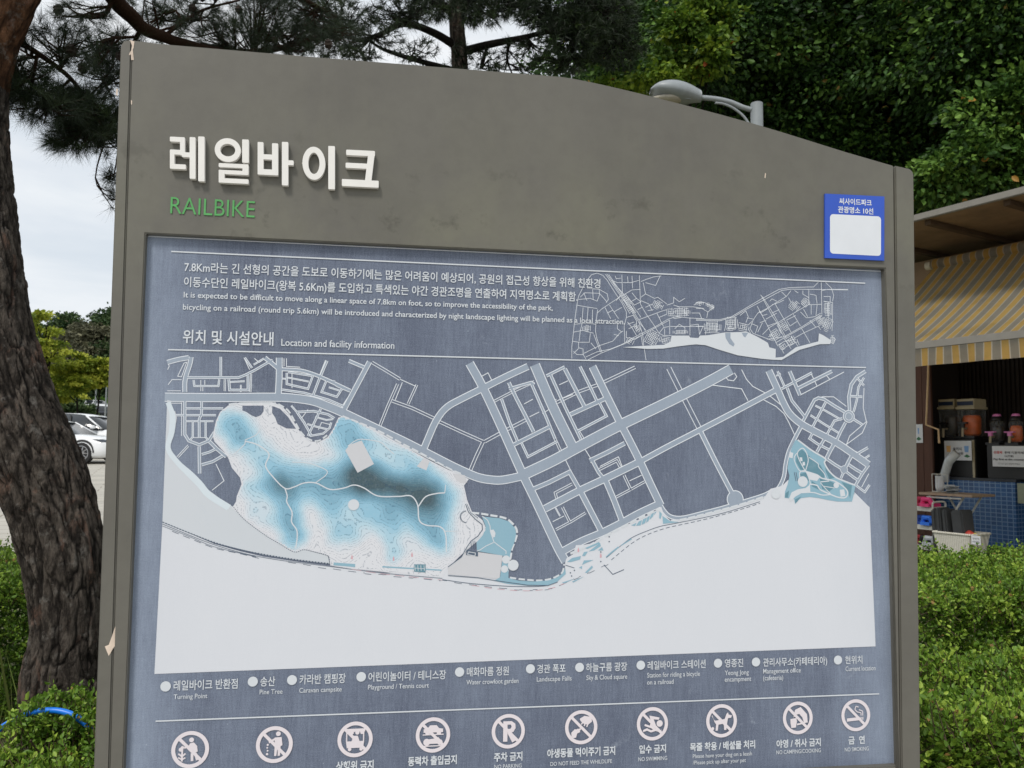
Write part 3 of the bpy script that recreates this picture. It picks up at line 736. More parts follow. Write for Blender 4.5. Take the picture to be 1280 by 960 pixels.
# teal parks
mb = MB()
area(mb, Z(560, 630, 8, [(340, 125), (520, 142), (610, 175), (670, 240), (682, 300), (665, 380), (632, 460), (615, 540), (540, 515), (290, 470), (285, 385), (350, 310), (378, 230)]), nextoff(8))
area(mb, Z(560, 630, 8, [(515, 735), (600, 738), (700, 765), (850, 775), (1000, 765), (1090, 735), (1150, 690), (1172, 640), (1178, 700), (1090, 780), (1000, 815), (800, 818), (600, 800), (460, 768)]), nextoff(8))
area(mb, Z(560, 630, 8, [(548, 525), (605, 540), (605, 740), (520, 735)]), nextoff(8))
area(mb, [(417, 703), (444, 705), (444, 709), (417, 706.5)], nextoff(8)); area(mb, [(478, 707.5), (552, 712), (552, 713.6), (478, 709.4)], nextoff(8))
for c_ in ([(790, 293), (830, 300), (846, 268)], [(840, 298), (886, 293), (900, 240), (868, 255)], [(895, 288), (930, 272), (950, 215), (910, 233)], [(940, 268), (965, 250), (980, 195), (955, 210)], [(975, 238), (1010, 205), (1020, 165), (988, 188)], [(1020, 195), (1045, 155), (1028, 160)],
           [(1075, 150), (1100, 180), (1085, 230), (1072, 222)], [(1105, 200), (1180, 250), (1270, 262), (1110, 278)], [(150, 660), (200, 620), (290, 600), (280, 635), (190, 660)], [(300, 600), (320, 560), (360, 555), (330, 600)], [(365, 555), (480, 470), (490, 500), (420, 545)],
           [(300, 690), (320, 645), (415, 640), (340, 670)], [(270, 715), (300, 700), (300, 730)], [(330, 765), (400, 695), (410, 715), (350, 770)], [(690, 490), (790, 425), (800, 432), (690, 500)], [(590, 560), (660, 505), (675, 512), (540, 615), (540, 605)], [(330, 520), (470, 460), (480, 475), (350, 530)], [(100, 865), (230, 825), (120, 875)], [(200, 855), (320, 805), (215, 865)], [(460, 545), (500, 510), (515, 545)]):
    area(mb, Z(690, 620, 8, c_), nextoff(8))
mb.build('lawn_area', INK['teal'], PANEL)
s9 = 9.143
mb = MB(); area(mb, Z(960, 540, s9, [(310, 98), (340, 88), (420, 140), (500, 205), (580, 245), (655, 300), (640, 350), (690, 430), (760, 505), (850, 550), (940, 580), (1000, 615), (985, 690), (960, 795), (800, 795), (700, 780), (580, 755), (480, 742), (380, 755), (330, 790), (310, 822), (298, 765), (190, 752), (195, 680), (225, 600), (245, 500), (222, 420), (240, 290), (270, 180)]), nextoff(8)); mb.build('garden_area', INK['teal'], PANEL)
mb = MB()
for g in ([(330, 230), (390, 200), (520, 320), (600, 380), (650, 470), (640, 540), (560, 480), (440, 440), (370, 430), (320, 340)], [(590, 530), (700, 560), (800, 600), (700, 680), (620, 650)], [(650, 340), (690, 440), (770, 520), (700, 540), (660, 450)], [(360, 480), (440, 460), (470, 560), (370, 520)], [(200, 700), (240, 670), (230, 750), (195, 748)], [(840, 570), (960, 610), (940, 760), (910, 680)], [(310, 770), (380, 735), (340, 790), (312, 820)], [(500, 560), (560, 600), (640, 690), (500, 620)]):
    area(mb, Z(960, 540, s9, g), nextoff(9))
mb.build('planting_area', INK['deep'], PANEL)
mb = MB()
for g, w in (([(430, 440), (460, 320), (430, 220), (390, 185), (340, 230), (345, 290), (400, 400), (430, 450)], 1.1), ([(430, 450), (360, 440), (310, 350), (300, 290), (330, 240)], 1.0), ([(470, 290), (570, 360), (580, 400), (640, 470), (670, 540)], 1.0), ([(365, 520), (365, 460), (430, 450), (480, 570), (470, 620)], 1.1), ([(430, 450), (560, 490), (620, 530), (760, 560), (880, 640), (912, 700), (880, 750), (800, 745), (720, 715), (600, 660), (560, 610), (480, 595)], 1.5), ([(480, 690), (540, 695), (620, 720), (720, 715)], 1.2), ([(600, 580), (650, 640), (720, 710)], .9), ([(340, 90), (500, 210), (655, 305), (645, 350), (690, 435), (770, 515), (860, 555), (1000, 610)], 1.8), ([(640, 620), (760, 640)], .9), ([(600, 570), (700, 560)], 1.2)):
    ribbon(mb, cr_smooth(Z(960, 540, s9, g), 4), w, nextoff(10))
for g in ([(440, 455), (600, 505), (560, 560), (480, 545)], [(270, 690), (340, 655), (430, 640), (480, 600), (485, 695), (380, 700), (310, 740), (260, 800), (240, 760)], [(820, 660), (870, 655), (885, 730), (830, 740)], [(360, 290), (390, 290), (395, 335), (370, 330)], [(395, 345), (420, 340), (425, 380), (395, 385)], [(245, 225), (290, 240), (280, 300), (240, 290)]):
    area(mb, Z(960, 540, s9, g), nextoff(10))
disc(mb, 1045.3, 606.5, 3.4, nextoff(10), 20)
disc(mb, *Z(560, 630, 8, [(580, 555)])[0], 5, nextoff(10), 20); disc(mb, *Z(560, 630, 8, [(565, 650)])[0], 4.5, nextoff(10), 20)
area(mb, Z(560, 630, 8, [(425, 260), (455, 255), (475, 290), (470, 330), (450, 335), (430, 290)]), nextoff(10))
for g in ([(340, 120), (395, 160), (420, 220), (425, 280), (460, 380), (580, 470), (580, 500)], [(455, 385), (380, 420), (320, 460), (290, 470)]): ribbon(mb, Z(560, 630, 8, g), 1.0, nextoff(10))
mb.build('garden_path', INK['white'], PANEL)
mb = MB()
for g, w in (([(175, 0), (205, 80), (270, 150), (340, 205), (345, 255), (300, 320), (230, 370), (190, 430), (135, 530), (0, 630)], 0.9), ([(190, 0), (225, 85), (300, 140)], .6)): ribbon(mb, Z(560, 630, 8, g), w, nextoff(11))
for k in range(14):
    a = 1.7 + k * .22; ribbon(mb, [(583 + 5.6 * math.cos(a) * 1.2, 646 + 6.5 * math.sin(a)), (583 + 7.0 * math.cos(a) * 1.2, 646 + 8 * math.sin(a))], 1.0, nextoff(11))
area(mb, Z(560, 630, 8, [(185, 455), (300, 480), (300, 525), (180, 510)]), nextoff(11))
for x in (230, 250, 268): ribbon(mb, Z(560, 630, 8, [(x, 370), (x + 4, 450)]), 0.7, nextoff(11))
ribbon(mb, Z(560, 630, 8, [(0, 715), (300, 738), (470, 765), (800, 812), (1000, 815), (1095, 780)]), 0.8, nextoff(11))
for x in (300, 320): ribbon(mb, Z(960, 540, s9, [(x, 460), (x + 20, 560)]), 0.8, nextoff(11))
mb.build('path_detail', INK['dark'], PANEL)
mb = MB(); area(mb, Z(420, 480, 4, [(390, 902), (448, 902), (448, 942), (390, 938)]), nextoff(11)); mb.build('tennis_court', INK['deep'], PANEL)
mb = MB()
for x in (518.5, 522.2, 526, 530): ribbon(mb, [(x, 706.5), (x + .5, 713.5)], 0.7, nextoff(12))
ribbon(mb, [(518, 710), (531, 711)], 0.6, nextoff(12))
ribbon(mb, Z(560, 630, 8, [(195, 505), (270, 520), (275, 490), (205, 478), (195, 505)]), 0.8, nextoff(12))
mb.build('court_line', INK['white'], PANEL)
for x, y, r in ((442, 631, 7), (641.5, 706.5, 6.7), (1003.5, 602, 6.2), (970, 617.5, 5.6)):
    mb = MB(); disc(mb, x, y, r, nextoff(13)); mb.build('location_dot', INK['white'], PANEL)

# overview map, top right
mb = MB()
OV1 = [[(105, 805), (105, 700), (120, 570), (130, 470), (150, 330), (165, 250), (200, 180), (240, 110), (280, 60), (330, 45), (380, 65), (420, 110), (470, 190), (550, 310), (590, 390), (590, 440), (570, 520), (575, 610), (575, 660)],
 [(405, 55), (470, 150), (560, 280), (640, 390), (700, 480), (735, 590)], [(420, 55), (490, 160), (580, 290), (660, 400), (720, 490), (760, 560)], [(435, 60), (510, 170), (595, 290), (675, 400)], [(455, 110), (560, 225), (630, 320)],
 [(230, 790), (330, 745), (450, 720), (550, 680), (650, 620), (730, 580), (850, 520), (960, 455), (1040, 430), (1150, 445), (1280, 450)], [(250, 815), (370, 755), (570, 675), (740, 590), (850, 530), (970, 465)],
 [(210, 760), (350, 690), (470, 650), (530, 580), (560, 560)], [(120, 760), (170, 710), (205, 720), (205, 770), (150, 770), (120, 740)], [(205, 765), (230, 810)], [(165, 660), (165, 710)], [(275, 665), (320, 720)], [(300, 590), (360, 750)], [(325, 620), (375, 755)],
 [(110, 650), (170, 660), (260, 660), (270, 580)], [(120, 570), (200, 555), (300, 580)], [(130, 500), (230, 490), (320, 500)], [(150, 330), (230, 345), (330, 360)], [(165, 280), (270, 270), (330, 295), (350, 240), (350, 190)], [(210, 220), (240, 290)], [(240, 180), (350, 190), (420, 230), (430, 280), (410, 310)], [(290, 190), (295, 280)], [(180, 260), (220, 220), (350, 225), (390, 270), (415, 300)],
 [(205, 350), (195, 500), (180, 560), (170, 650)], [(250, 350), (240, 480)], [(290, 370), (285, 490)], [(335, 370), (320, 480), (315, 560), (330, 640)], [(330, 400), (370, 365), (520, 265), (640, 195), (715, 190)], [(400, 350), (450, 450)], [(440, 330), (520, 450)], [(480, 390), (550, 350)], [(420, 400), (470, 375)], [(510, 470), (510, 540), (550, 570)], [(480, 590), (520, 600), (500, 610)],
 [(550, 60), (555, 220), (500, 290)], [(460, 110), (510, 130), (550, 130)], [(490, 70), (500, 95), (540, 90)], [(560, 130), (630, 130), (700, 110)], [(640, 70), (645, 180)], [(600, 75), (605, 130)], [(705, 65), (710, 180), (715, 320), (760, 400), (830, 500), (880, 580), (920, 600), (990, 600)], [(720, 120), (770, 100), (830, 80), (900, 70)], [(740, 130), (760, 230), (720, 260)], [(760, 130), (850, 155), (890, 70)], [(760, 230), (840, 270), (870, 260), (950, 320)],
 [(580, 230), (660, 330), (720, 300), (680, 270), (640, 220)], [(630, 300), (680, 270)], [(690, 370), (730, 350)], [(700, 460), (780, 430), (900, 385), (950, 370)], [(720, 290), (790, 320), (820, 380)], [(760, 350), (820, 320)], [(780, 380), (830, 370)], [(700, 480), (760, 550)], [(680, 380), (720, 440)], [(860, 400), (920, 520)], [(880, 440), (950, 410)], [(600, 480), (640, 530), (680, 600)], [(590, 560), (590, 620), (660, 625)], [(590, 440), (650, 420), (680, 470), (680, 530)], [(600, 500), (660, 480)], [(610, 540), (670, 510)],
 [(735, 590), (745, 690), (765, 820)], [(660, 640), (720, 600), (735, 690)], [(880, 580), (920, 530), (970, 520)], [(930, 540), (930, 595)], [(975, 460), (975, 590)], [(1010, 450), (1080, 440)], [(1020, 540), (1060, 500), (1110, 530), (1110, 580)], [(1155, 440), (1155, 600)], [(1155, 510), (1230, 500), (1240, 590)], [(950, 330), (1010, 310), (1010, 260), (1060, 300), (1110, 270)], [(1010, 330), (1060, 345), (1180, 345), (1280, 360)], [(1190, 330), (1230, 300), (1280, 310)], [(1170, 400), (1240, 400), (1260, 450)], [(980, 520), (1280, 520)]]
for g in OV1: ribbon(mb, Z(700, 335, 7.111, g), 0.55, nextoff(2))
OV2 = [[(0, 430), (200, 435), (300, 410), (400, 350), (560, 255), (700, 180), (790, 165), (940, 160), (990, 160), (1030, 120)], [(0, 440), (200, 445), (320, 410), (420, 350), (580, 265), (720, 190), (800, 178), (980, 180), (1280, 185)], [(1090, 120), (1140, 170), (1160, 230), (1150, 280)], [(1055, 120), (1060, 390)], [(1060, 190), (1110, 180), (1280, 180)],
 [(545, 225), (640, 400), (680, 460), (740, 580)], [(560, 240), (660, 400), (760, 590)], [(515, 320), (610, 500), (660, 610)], [(665, 300), (740, 430), (800, 540)], [(720, 200), (760, 240)], [(800, 190), (760, 240), (670, 295), (600, 340), (520, 380), (480, 440), (455, 510), (480, 550), (560, 580), (640, 610)], [(560, 560), (620, 500), (740, 430), (840, 370), (960, 300)], [(600, 600), (740, 580), (900, 490), (1050, 395)], [(670, 630), (740, 590), (910, 495), (1060, 405)], [(620, 280), (640, 260), (680, 280)], [(540, 380), (600, 345)], [(590, 430), (680, 380)], [(600, 490), (680, 460)], [(640, 380), (700, 350)], [(760, 440), (840, 400)], [(790, 490), (850, 450)], [(820, 390), (880, 490)], [(880, 370), (930, 420), (1000, 410), (1050, 380)], [(905, 345), (940, 410)], [(780, 250), (800, 290)], [(830, 190), (860, 210)], [(900, 190), (900, 220), (950, 250)], [(950, 180), (950, 310), (1060, 305)], [(960, 220), (1010, 230), (1020, 300)], [(970, 310), (970, 390)], [(1020, 310), (1010, 400)], [(1075, 280), (1150, 290), (1150, 440), (1145, 530)], [(1075, 240), (1130, 240), (1130, 290)], [(1110, 290), (1110, 400)], [(700, 640), (740, 720)], [(740, 590), (800, 680)], [(800, 570), (860, 660)], [(830, 590), (900, 550), (1030, 490), (1050, 520)], [(890, 510), (960, 630)], [(690, 650), (740, 620), (830, 600)], [(720, 690), (780, 650), (860, 620)], [(960, 440), (1010, 500)], [(470, 470), (520, 490), (500, 550)], [(540, 460), (590, 440)], [(430, 420), (480, 430)], [(370, 400), (420, 360), (440, 410), (420, 460)], [(360, 460), (440, 480), (470, 450)], [(520, 540), (560, 460)], [(0, 340), (50, 340), (100, 370), (150, 330), (110, 310), (70, 290), (0, 290)], [(0, 490), (60, 490), (30, 560)], [(100, 370), (90, 420)], [(1140, 570), (1175, 600), (1155, 640), (1130, 620)], [(530, 360), (560, 400), (600, 390)], [(640, 310), (700, 290), (740, 270)], [(640, 560), (690, 660)], [(850, 600), (870, 650)], [(610, 580), (640, 560)], [(440, 510), (460, 550)], [(330, 420), (330, 520)], [(260, 440), (240, 530)], [(180, 445), (170, 540)], [(90, 450), (80, 560)]]
for g in OV2: ribbon(mb, Z(870, 335, 6.737, g), 0.55, nextoff(2))
rg = random.Random(5)
def hatch(cx, cy, w, h, ang, nx, ny, zz):
    ca, sa = math.cos(ang), math.sin(ang)
    f = lambda u, v: (cx + u * ca - v * sa, cy + u * sa + v * ca)
    for i in range(nx + 1):
        u = (i / nx - .5) * w; a = rg.uniform(-.5, -.2) * h; b = rg.uniform(.2, .5) * h
        ribbon(mb, Z(*zz, [f(u, a), f(u, b)]), 0.5, nextoff(2))
    for i in range(ny + 1):
        v = (i / ny - .5) * h; a = rg.uniform(-.5, -.1) * w; b = rg.uniform(.1, .5) * w
        ribbon(mb, Z(*zz, [f(a, v), f(b, v)]), 0.5, nextoff(2))
zA, zB = (700, 335, 7.111), (870, 335, 6.737)
for a in ((870, 330, 90, 70, .5, 6, 5, zA), (610, 330, 60, 160, -.55, 3, 9, zA), (1060, 390, 130, 90, 0, 8, 6, zA), (820, 620, 110, 120, .5, 7, 8, zA), (930, 640, 90, 60, .2, 6, 4, zA), (1070, 570, 130, 30, 0, 9, 2, zA), (235, 535, 70, 50, 0, 5, 4, zA), (625, 650, 60, 50, .5, 3, 3, zA), (690, 540, 40, 90, -.5, 3, 5, zA), (820, 420, 0.1, 0.1, 0, 1, 1, zA), (980, 395, 60, 60, 0, 4, 3, zA), (1130, 390, 50, 60, 0, 4, 3, zA),
          (140, 500, 140, 90, 0, 10, 7, zB), (300, 460, 100, 90, 0, 7, 6, zB), (290, 510, 60, 30, 0, 5, 2, zB), (400, 500, 90, 60, .2, 5, 4, zB), (670, 560, 90, 80, -.55, 6, 5, zB), (740, 490, 90, 80, -.55, 6, 5, zB), (830, 320, 80, 80, .7, 6, 6, zB), (920, 290, 60, 60, .7, 5, 4, zB), (1060, 450, 70, 90, -.5, 6, 7, zB), (1110, 350, 60, 130, 0, 5, 9, zB), (1110, 480, 60, 110, .4, 4, 8, zB), (800, 610, 70, 70, -.55, 4, 4, zB), (730, 660, 50, 50, -.55, 3, 3, zB), (270, 590, 30, 60, -.4, 3, 6, zB), (310, 640, 20, 40, -.4, 2, 4, zB), (410, 560, 30, 40, 0, 3, 3, zB), (130, 330, 40, 40, .5, 4, 3, zB), (30, 300, 60, 30, 0, 4, 2, zB), (1150, 600, 30, 60, 0, 3, 4, zB), (100, 310, 30, 30, 0, 3, 2, zB)):
    hatch(*a)
mb.build('overview_streets', INK['line'], PANEL)
mb = MB()
top = [(778, 434), (800, 432.6), (830, 431), (838, 427), (839.5, 419.5), (861, 419.5), (863, 422), (873, 422.5), (875, 419.5)] + Z(*zB, [(100, 566), (240, 543), (430, 537), (520, 580), (605, 630), (618, 668), (672, 682), (670, 755), (735, 748), (840, 668), (1030, 618), (1035, 550), (1070, 565), (1140, 610), (1130, 640), (1040, 642), (870, 690), (790, 735), (720, 775), (640, 772), (550, 764), (350, 735), (200, 690), (80, 650), (0, 643)]) + Z(*zA, [(1150, 684), (1040, 698), (920, 716), (780, 720), (700, 714)])
area(mb, top, nextoff(10)); mb.build('overview_sea', INK['white'], PANEL)
mb = MB(); area(mb, Z(*zB, [(245, 548), (290, 545), (290, 590), (325, 640), (315, 662), (280, 640), (250, 590)]), nextoff(11)); area(mb, Z(*zB, [(385, 545), (440, 545), (415, 585), (400, 575)]), nextoff(11)); mb.build('overview_pier', INK['road'], PANEL)

# rules and texts
for p in ([(214, 314.3), (1081.5, 354)], [(210, 437), (1082.5, 459.4)], [(194.5, 901.5), (1099, 867.3)]):
    mb = MB(); ribbon(mb, p, 1.35, nextoff(10)); mb.build('rule_line', INK['white'], PANEL)
_to = 0.0050
def tx(nm, *a, **k):
    put_text(nm, a[0], a[1], a[2], a[3], a[4], nextoff(11), INK['white'], PANEL, a[5], k.get('bold', 0.006 if a[5] == 'e' else 0.012))
tx('description_text', '7.8Km라는 긴 선형의 공간을 도보로 이동하기에는 많은 어려움이 예상되어, 공원의 접근성 향상을 위해 친환경', 230.5, 333.2, 750.5, 12.6, 'k')
tx('description_text', '이동수단인 레일바이크(왕복 5.6Km)를 도입하고 특색있는 야간 경관조명을 연출하여 지역명소로 계획함.', 230, 352, 722, 12.6, 'k')
tx('description_text', 'It is expected to be difficult to move along a linear space of 7.8km on foot, so to improve the accessibility of the park,', 229.5, 371.6, 691, 7.0, 'e', bold=0.012)
tx('description_text', 'bicycling on a railroad (round trip 5.6km) will be introduced and characterized by night landscape lighting will be planned as a local attraction,', 228.5, 386.8, 781, 7.0, 'e', bold=0.012)
tx('heading_text', '위치 및 시설안내', 228.5, 420.5, 342, 17.0, 'k', bold=0.016)
tx('heading_text', 'Location and facility information', 351.5, 432, 493, 8.6, 'e', bold=0.010)
for x, y, r in ((207, 858, 6.6), (316, 852, 6.3), (365, 850, 6.2), (451.5, 846, 6), (574.5, 840, 5.8), (663, 836, 5.6), (724.5, 834.2, 5.5), (801, 831.5, 5.4), (897.5, 829, 5.2), (945, 827.5, 5.2), (1047.5, 825, 5.1)):
    mb = MB(); disc(mb, x, y, r, nextoff(12)); mb.build('legend_dot', INK['white'], PANEL)
LEG = [('레일바이크 반환점', 217, 857, 297, 12.5, 'Turning Point', 217, 874, 259), ('송산', 325.5, 852, 344, 12, 'Pine Tree', 324.5, 868, 353), ('카라반 캠핑장', 374.5, 849.5, 432, 12, 'Caravan campsite', 374, 866, 427),
 ('어린이놀이터 / 테니스장', 460.5, 846.2, 557.5, 11.6, 'Playground / Tennis court', 460, 862, 536), ('매화마름 정원', 583.5, 840, 636, 11.2, 'Water crowfoot garden', 583, 855.8, 648), ('경관 폭포', 671.5, 836.2, 707, 10.8, 'Landscape Falls', 671, 852, 714.5),
 ('하늘구름 광장', 732.5, 834.5, 784, 10.8, 'Sky & Cloud square', 733, 850, 784), ('레일바이크 스테이션', 809.5, 831.8, 882, 10.6, 'Station for riding a bicycle', 809, 847, 875), (None, 0, 0, 0, 0, 'on a railroad', 809, 855.8, 842),
 ('영종진', 906, 829, 929, 10.4, 'Yeong Jong', 906, 844, 936), (None, 0, 0, 0, 0, 'encampment', 906, 852.2, 939), ('관리사무소(카페테리아)', 954, 828, 1034, 10.4, 'Management office', 954, 842, 1001), (None, 0, 0, 0, 0, '(cafeteria)', 954, 850.5, 979), ('현위치', 1056.5, 825, 1078, 10, 'Current location', 1057, 839, 1094.5)]
for k, x, y, x1, h, e, ex, ey, ex1 in LEG:
    if k: tx('legend_text', k, x, y, x1, h, 'k')
    tx('legend_text', e, ex, ey, ex1, 6.0, 'e', bold=0.004)
CAP = [('상행위 금지', 420, 958, 467, 11.5), ('동력차 출입금지', 510, 952, 571, 11.2), ('주차 금지', 617.5, 946.6, 653, 10.8), ('야생동물 먹이주기 금지', 684, 942, 769, 10.8), ('입수 금지', 799, 936.8, 832.5, 10.2), ('목줄 착용 / 배설물 처리', 862.5, 934, 944, 10), ('야영 / 취사 금지', 970.5, 930, 1026, 9.8), ('금  연', 1060.5, 925.5, 1081, 9.8)]
for k, x, y, x1, h in CAP: tx('caption_text', k, x, y, x1, h, 'k', bold=0.03)
for e, x, y, x1 in (('NO PARKING', 618, 961, 652), ('DO NOT FEED THE WHILDLIFE', 688, 957.5, 765), ('NO SWIMMING', 798, 951.6, 834), ('Please have your dog on a leash', 866, 947.8, 940), ('/Please pick up after your pet', 866, 955.8, 932.5), ('NO CAMPING/COOKING', 970.5, 943, 1026), ('NO SMOKING', 1056, 939.5, 1086)):
    tx('caption_text', e, x, y, x1, 5.0, 'e', bold=0.004)

# prohibition pictograms: ring, slash and the symbol in unit coordinates (x right, y up)
def circ(cx, cy, r, n=18): return [(cx + r * math.cos(2 * math.pi * k / n), cy + r * math.sin(2 * math.pi * k / n)) for k in range(n)]
def bar(x0, y0, x1, y1, w):
    dx, dy = x1 - x0, y1 - y0; l = math.hypot(dx, dy); nx, ny = -dy / l * w / 2, dx / l * w / 2
    return [(x0 + nx, y0 + ny), (x1 + nx, y1 + ny), (x1 - nx, y1 - ny), (x0 - nx, y0 - ny)]
SYM = {
 'pick': [circ(.05, .52, .13), [(-.02, .34), (.18, .38), (.36, .18), (.40, -.12), (.20, -.22), (.02, -.05), (-.12, .12)], bar(.10, -.2, .12, -.62, .14), bar(.28, -.2, .40, -.58, .15), bar(-.02, .2, -.32, .1, .1), circ(-.5, .02, .11), circ(-.42, .12, .09), bar(-.42, .05, -.42, -.62, .1), bar(-.42, -.35, -.62, -.2, .09), bar(-.42, -.35, -.24, -.2, .09), bar(-.42, -.52, -.62, -.4, .08), bar(-.42, -.52, -.24, -.42, .08)],
 'litter': [circ(.2, .58, .13), [(0, .38), (.38, .40), (.44, -.05), (.34, -.1), (.32, -.62), (.2, -.62), (.18, -.15), (.12, -.62), (0, -.62), (.02, 0)], bar(.02, .3, -.30, .12, .11), circ(-.36, 0, .06, 8), circ(-.38, -.16, .05, 8), circ(-.36, -.32, .05, 8), circ(-.38, -.5, .07, 8)],
 'cart': [[(-.52, -.1), (.52, -.1), (.46, -.48), (-.46, -.48)], bar(-.48, -.1, -.48, .5, .07), bar(.48, -.1, .48, .5, .07), [(-.6, .6), (.6, .6), (.55, .42), (-.55, .42)], circ(-.2, .38, .12), circ(.12, .38, .12), circ(.38, .38, .1), circ(-.3, -.55, .1), circ(.35, -.55, .1), [(-.2, -.1), (.25, -.1), (.15, .2), (-.1, .2)]],
 'motor': [[(-.55, .14), (.58, .14), (.58, .34), (.34, .38), (.2, .55), (-.18, .55), (-.32, .38), (-.55, .34)], circ(-.32, .12, .13), circ(.34, .12, .13), circ(-.36, -.4, .2), circ(.4, -.42, .16), [(-.36, -.25), (.1, -.2), (.3, -.12), (.45, -.3), (.3, -.5), (-.2, -.5)], bar(-.55, -.62, .55, -.62, .06), bar(-.6, .02, .62, .02, .06)],
 'park': [bar(-.18, .58, -.18, -.6, .26), [(-.08, .58), (.2, .58), (.42, .42), (.44, .16), (.3, -.06), (-.08, -.06), (-.08, .12), (.14, .14), (.2, .26), (.14, .38), (-.08, .38)], bar(.06, -.05, .36, -.6, .26)],
 'feed': [[(-.1, .5), (.2, .66), (.62, .58), (.66, .3), (.42, .12), (.1, .22), (-.05, .38)], bar(.1, .3, .0, .16, .08), bar(.25, .24, .18, .06, .08), bar(.4, .18, .34, .0, .08), circ(.05, -.02, .06, 8), circ(-.08, -.12, .06, 8), [(-.62, -.3), (-.4, -.1), (-.15, -.14), (-.06, -.28), (-.25, -.36), (-.32, -.6), (-.5, -.62), (-.6, -.5)], circ(-.2, -.2, .12)],
 'swim': [circ(.46, 0, .2), [(-.2, .5), (.45, .36), (.42, .22), (.08, .26), (.26, -.2), (.1, -.38), (-.2, -.2), (-.1, .12)], [(-.6, -.35), (-.35, -.25), (-.1, -.38), (.2, -.3), (.5, -.42), (.6, -.36), (.5, -.54), (.2, -.44), (-.1, -.52), (-.35, -.4), (-.6, -.48)], bar(-.5, -.05, -.1, -.2, .12)],
 'dog': [[(-.5, .1), (-.42, .02), (.2, .1), (.32, .4), (.42, .5), (.46, .36), (.68, .3), (.62, .16), (.42, .14), (.36, -.14), (.3, -.56), (.16, -.56), (.14, -.18), (-.2, -.22), (-.26, -.58), (-.4, -.58), (-.36, -.2), (-.46, -.06), (-.6, .36), (-.64, .32)], circ(-.58, -.45, .1, 8)],
 'camp': [[(-.18, .5), (.2, .66), (.62, .2), (.66, -.3), (.42, -.34), (.3, .02), (.1, .24), (-.1, .2), (-.3, .02)], [(-.5, -.05), (-.1, 0), (-.06, -.2), (-.14, -.58), (-.44, -.6), (-.5, -.3)], bar(-.06, -.4, .3, -.34, .1)],
 'smoke': [[(-.62, -.18), (.28, -.12), (.28, -.32), (-.62, -.38)], bar(.36, -.12, .36, -.3, .07), bar(.48, -.12, .48, -.3, .07), bar(.36, -.04, .36, .14, .06), bar(.36, .14, .1, .2, .06), bar(.1, .2, -.06, .36, .06), bar(-.06, .36, .02, .56, .06), bar(.02, .56, .2, .5, .06), bar(.48, -.04, .48, .24, .06), bar(.48, .24, .22, .34, .06)],
}
for sy, x, y, r in (('pick', 237.8, 937, 23.6), ('litter', 343, 930.7, 23), ('cart', 443.9, 924.2, 22), ('motor', 541.3, 918.7, 21.5), ('park', 635.4, 914, 20.7), ('feed', 726.6, 909, 20.2), ('swim', 815.6, 904.7, 19.5), ('dog', 902, 901, 19.2), ('camp', 997.3, 897.4, 18.6), ('smoke', 1069.8, 894, 18)):
    mb = MB(); off = nextoff(12); disc(mb, x, y, r, off, 48, r * .79)
    P0 = BP(x, y, 0); rr = (BP(x + r, y, off) - BP(x - r, y, off)).length / 2
    for k, poly in enumerate(SYM[sy]):
        o_ = nextoff(12); c = BP(x, y, o_); mb.face([c + Vector((px * rr, 0, py * rr)) for px, py in poly])
    o_ = nextoff(13); c = BP(x, y, o_); mb.face([c + Vector((px * rr, 0, py * rr)) for px, py in bar(-.58, .58, .58, -.58, .17)])
    mb.build('pictogram', [INK['pink']], PANEL)
# ================================================================== GROUND
def gz(x, y):
    ks = [(-60, 0), (1.5, 0), (3, .03), (8, .21), (14, .36), (25, .56), (30, .68), (50, 1.3), (95, 3.9), (115, 5.8), (200, 15), (420, 40)]
    for (a, za), (b, zb_) in zip(ks, ks[1:]):
        if y <= b: z = za + (zb_ - za) * max(0, (y - a)) / (b - a); break
    else: z = 40
    # wooded bank rising behind the kiosk
    t = max(0, (y - 12.5) + (x - 3) * 0.25); w = 1 / (1 + math.exp(-(x - 3.2) * 1.1))
    return z + w * min(15, (max(0, t) * 0.42))
xs = np.concatenate([np.arange(-420, -60, 30), np.arange(-60, 60, 1.5), np.arange(60, 421, 30)])
ys = np.concatenate([np.arange(-60, 0, 10), np.arange(0, 60, .8), np.arange(60, 421, 12)])
V = np.array([(x, y, gz(x, y)) for x in xs for y in ys]); ny = len(ys)
F = np.array([(i * ny + j, (i + 1) * ny + j, (i + 1) * ny + j + 1, i * ny + j + 1) for i in range(len(xs) - 1) for j in range(ny - 1)])
M_SOIL = plain('soil_and_grass', lin((92, 92, 62)), 0.95, 0.35, 1.2, bmp=0.3)
tag(link('ground', arr_mesh('ground', V, F), M_SOIL, smooth=True), kind='structure')

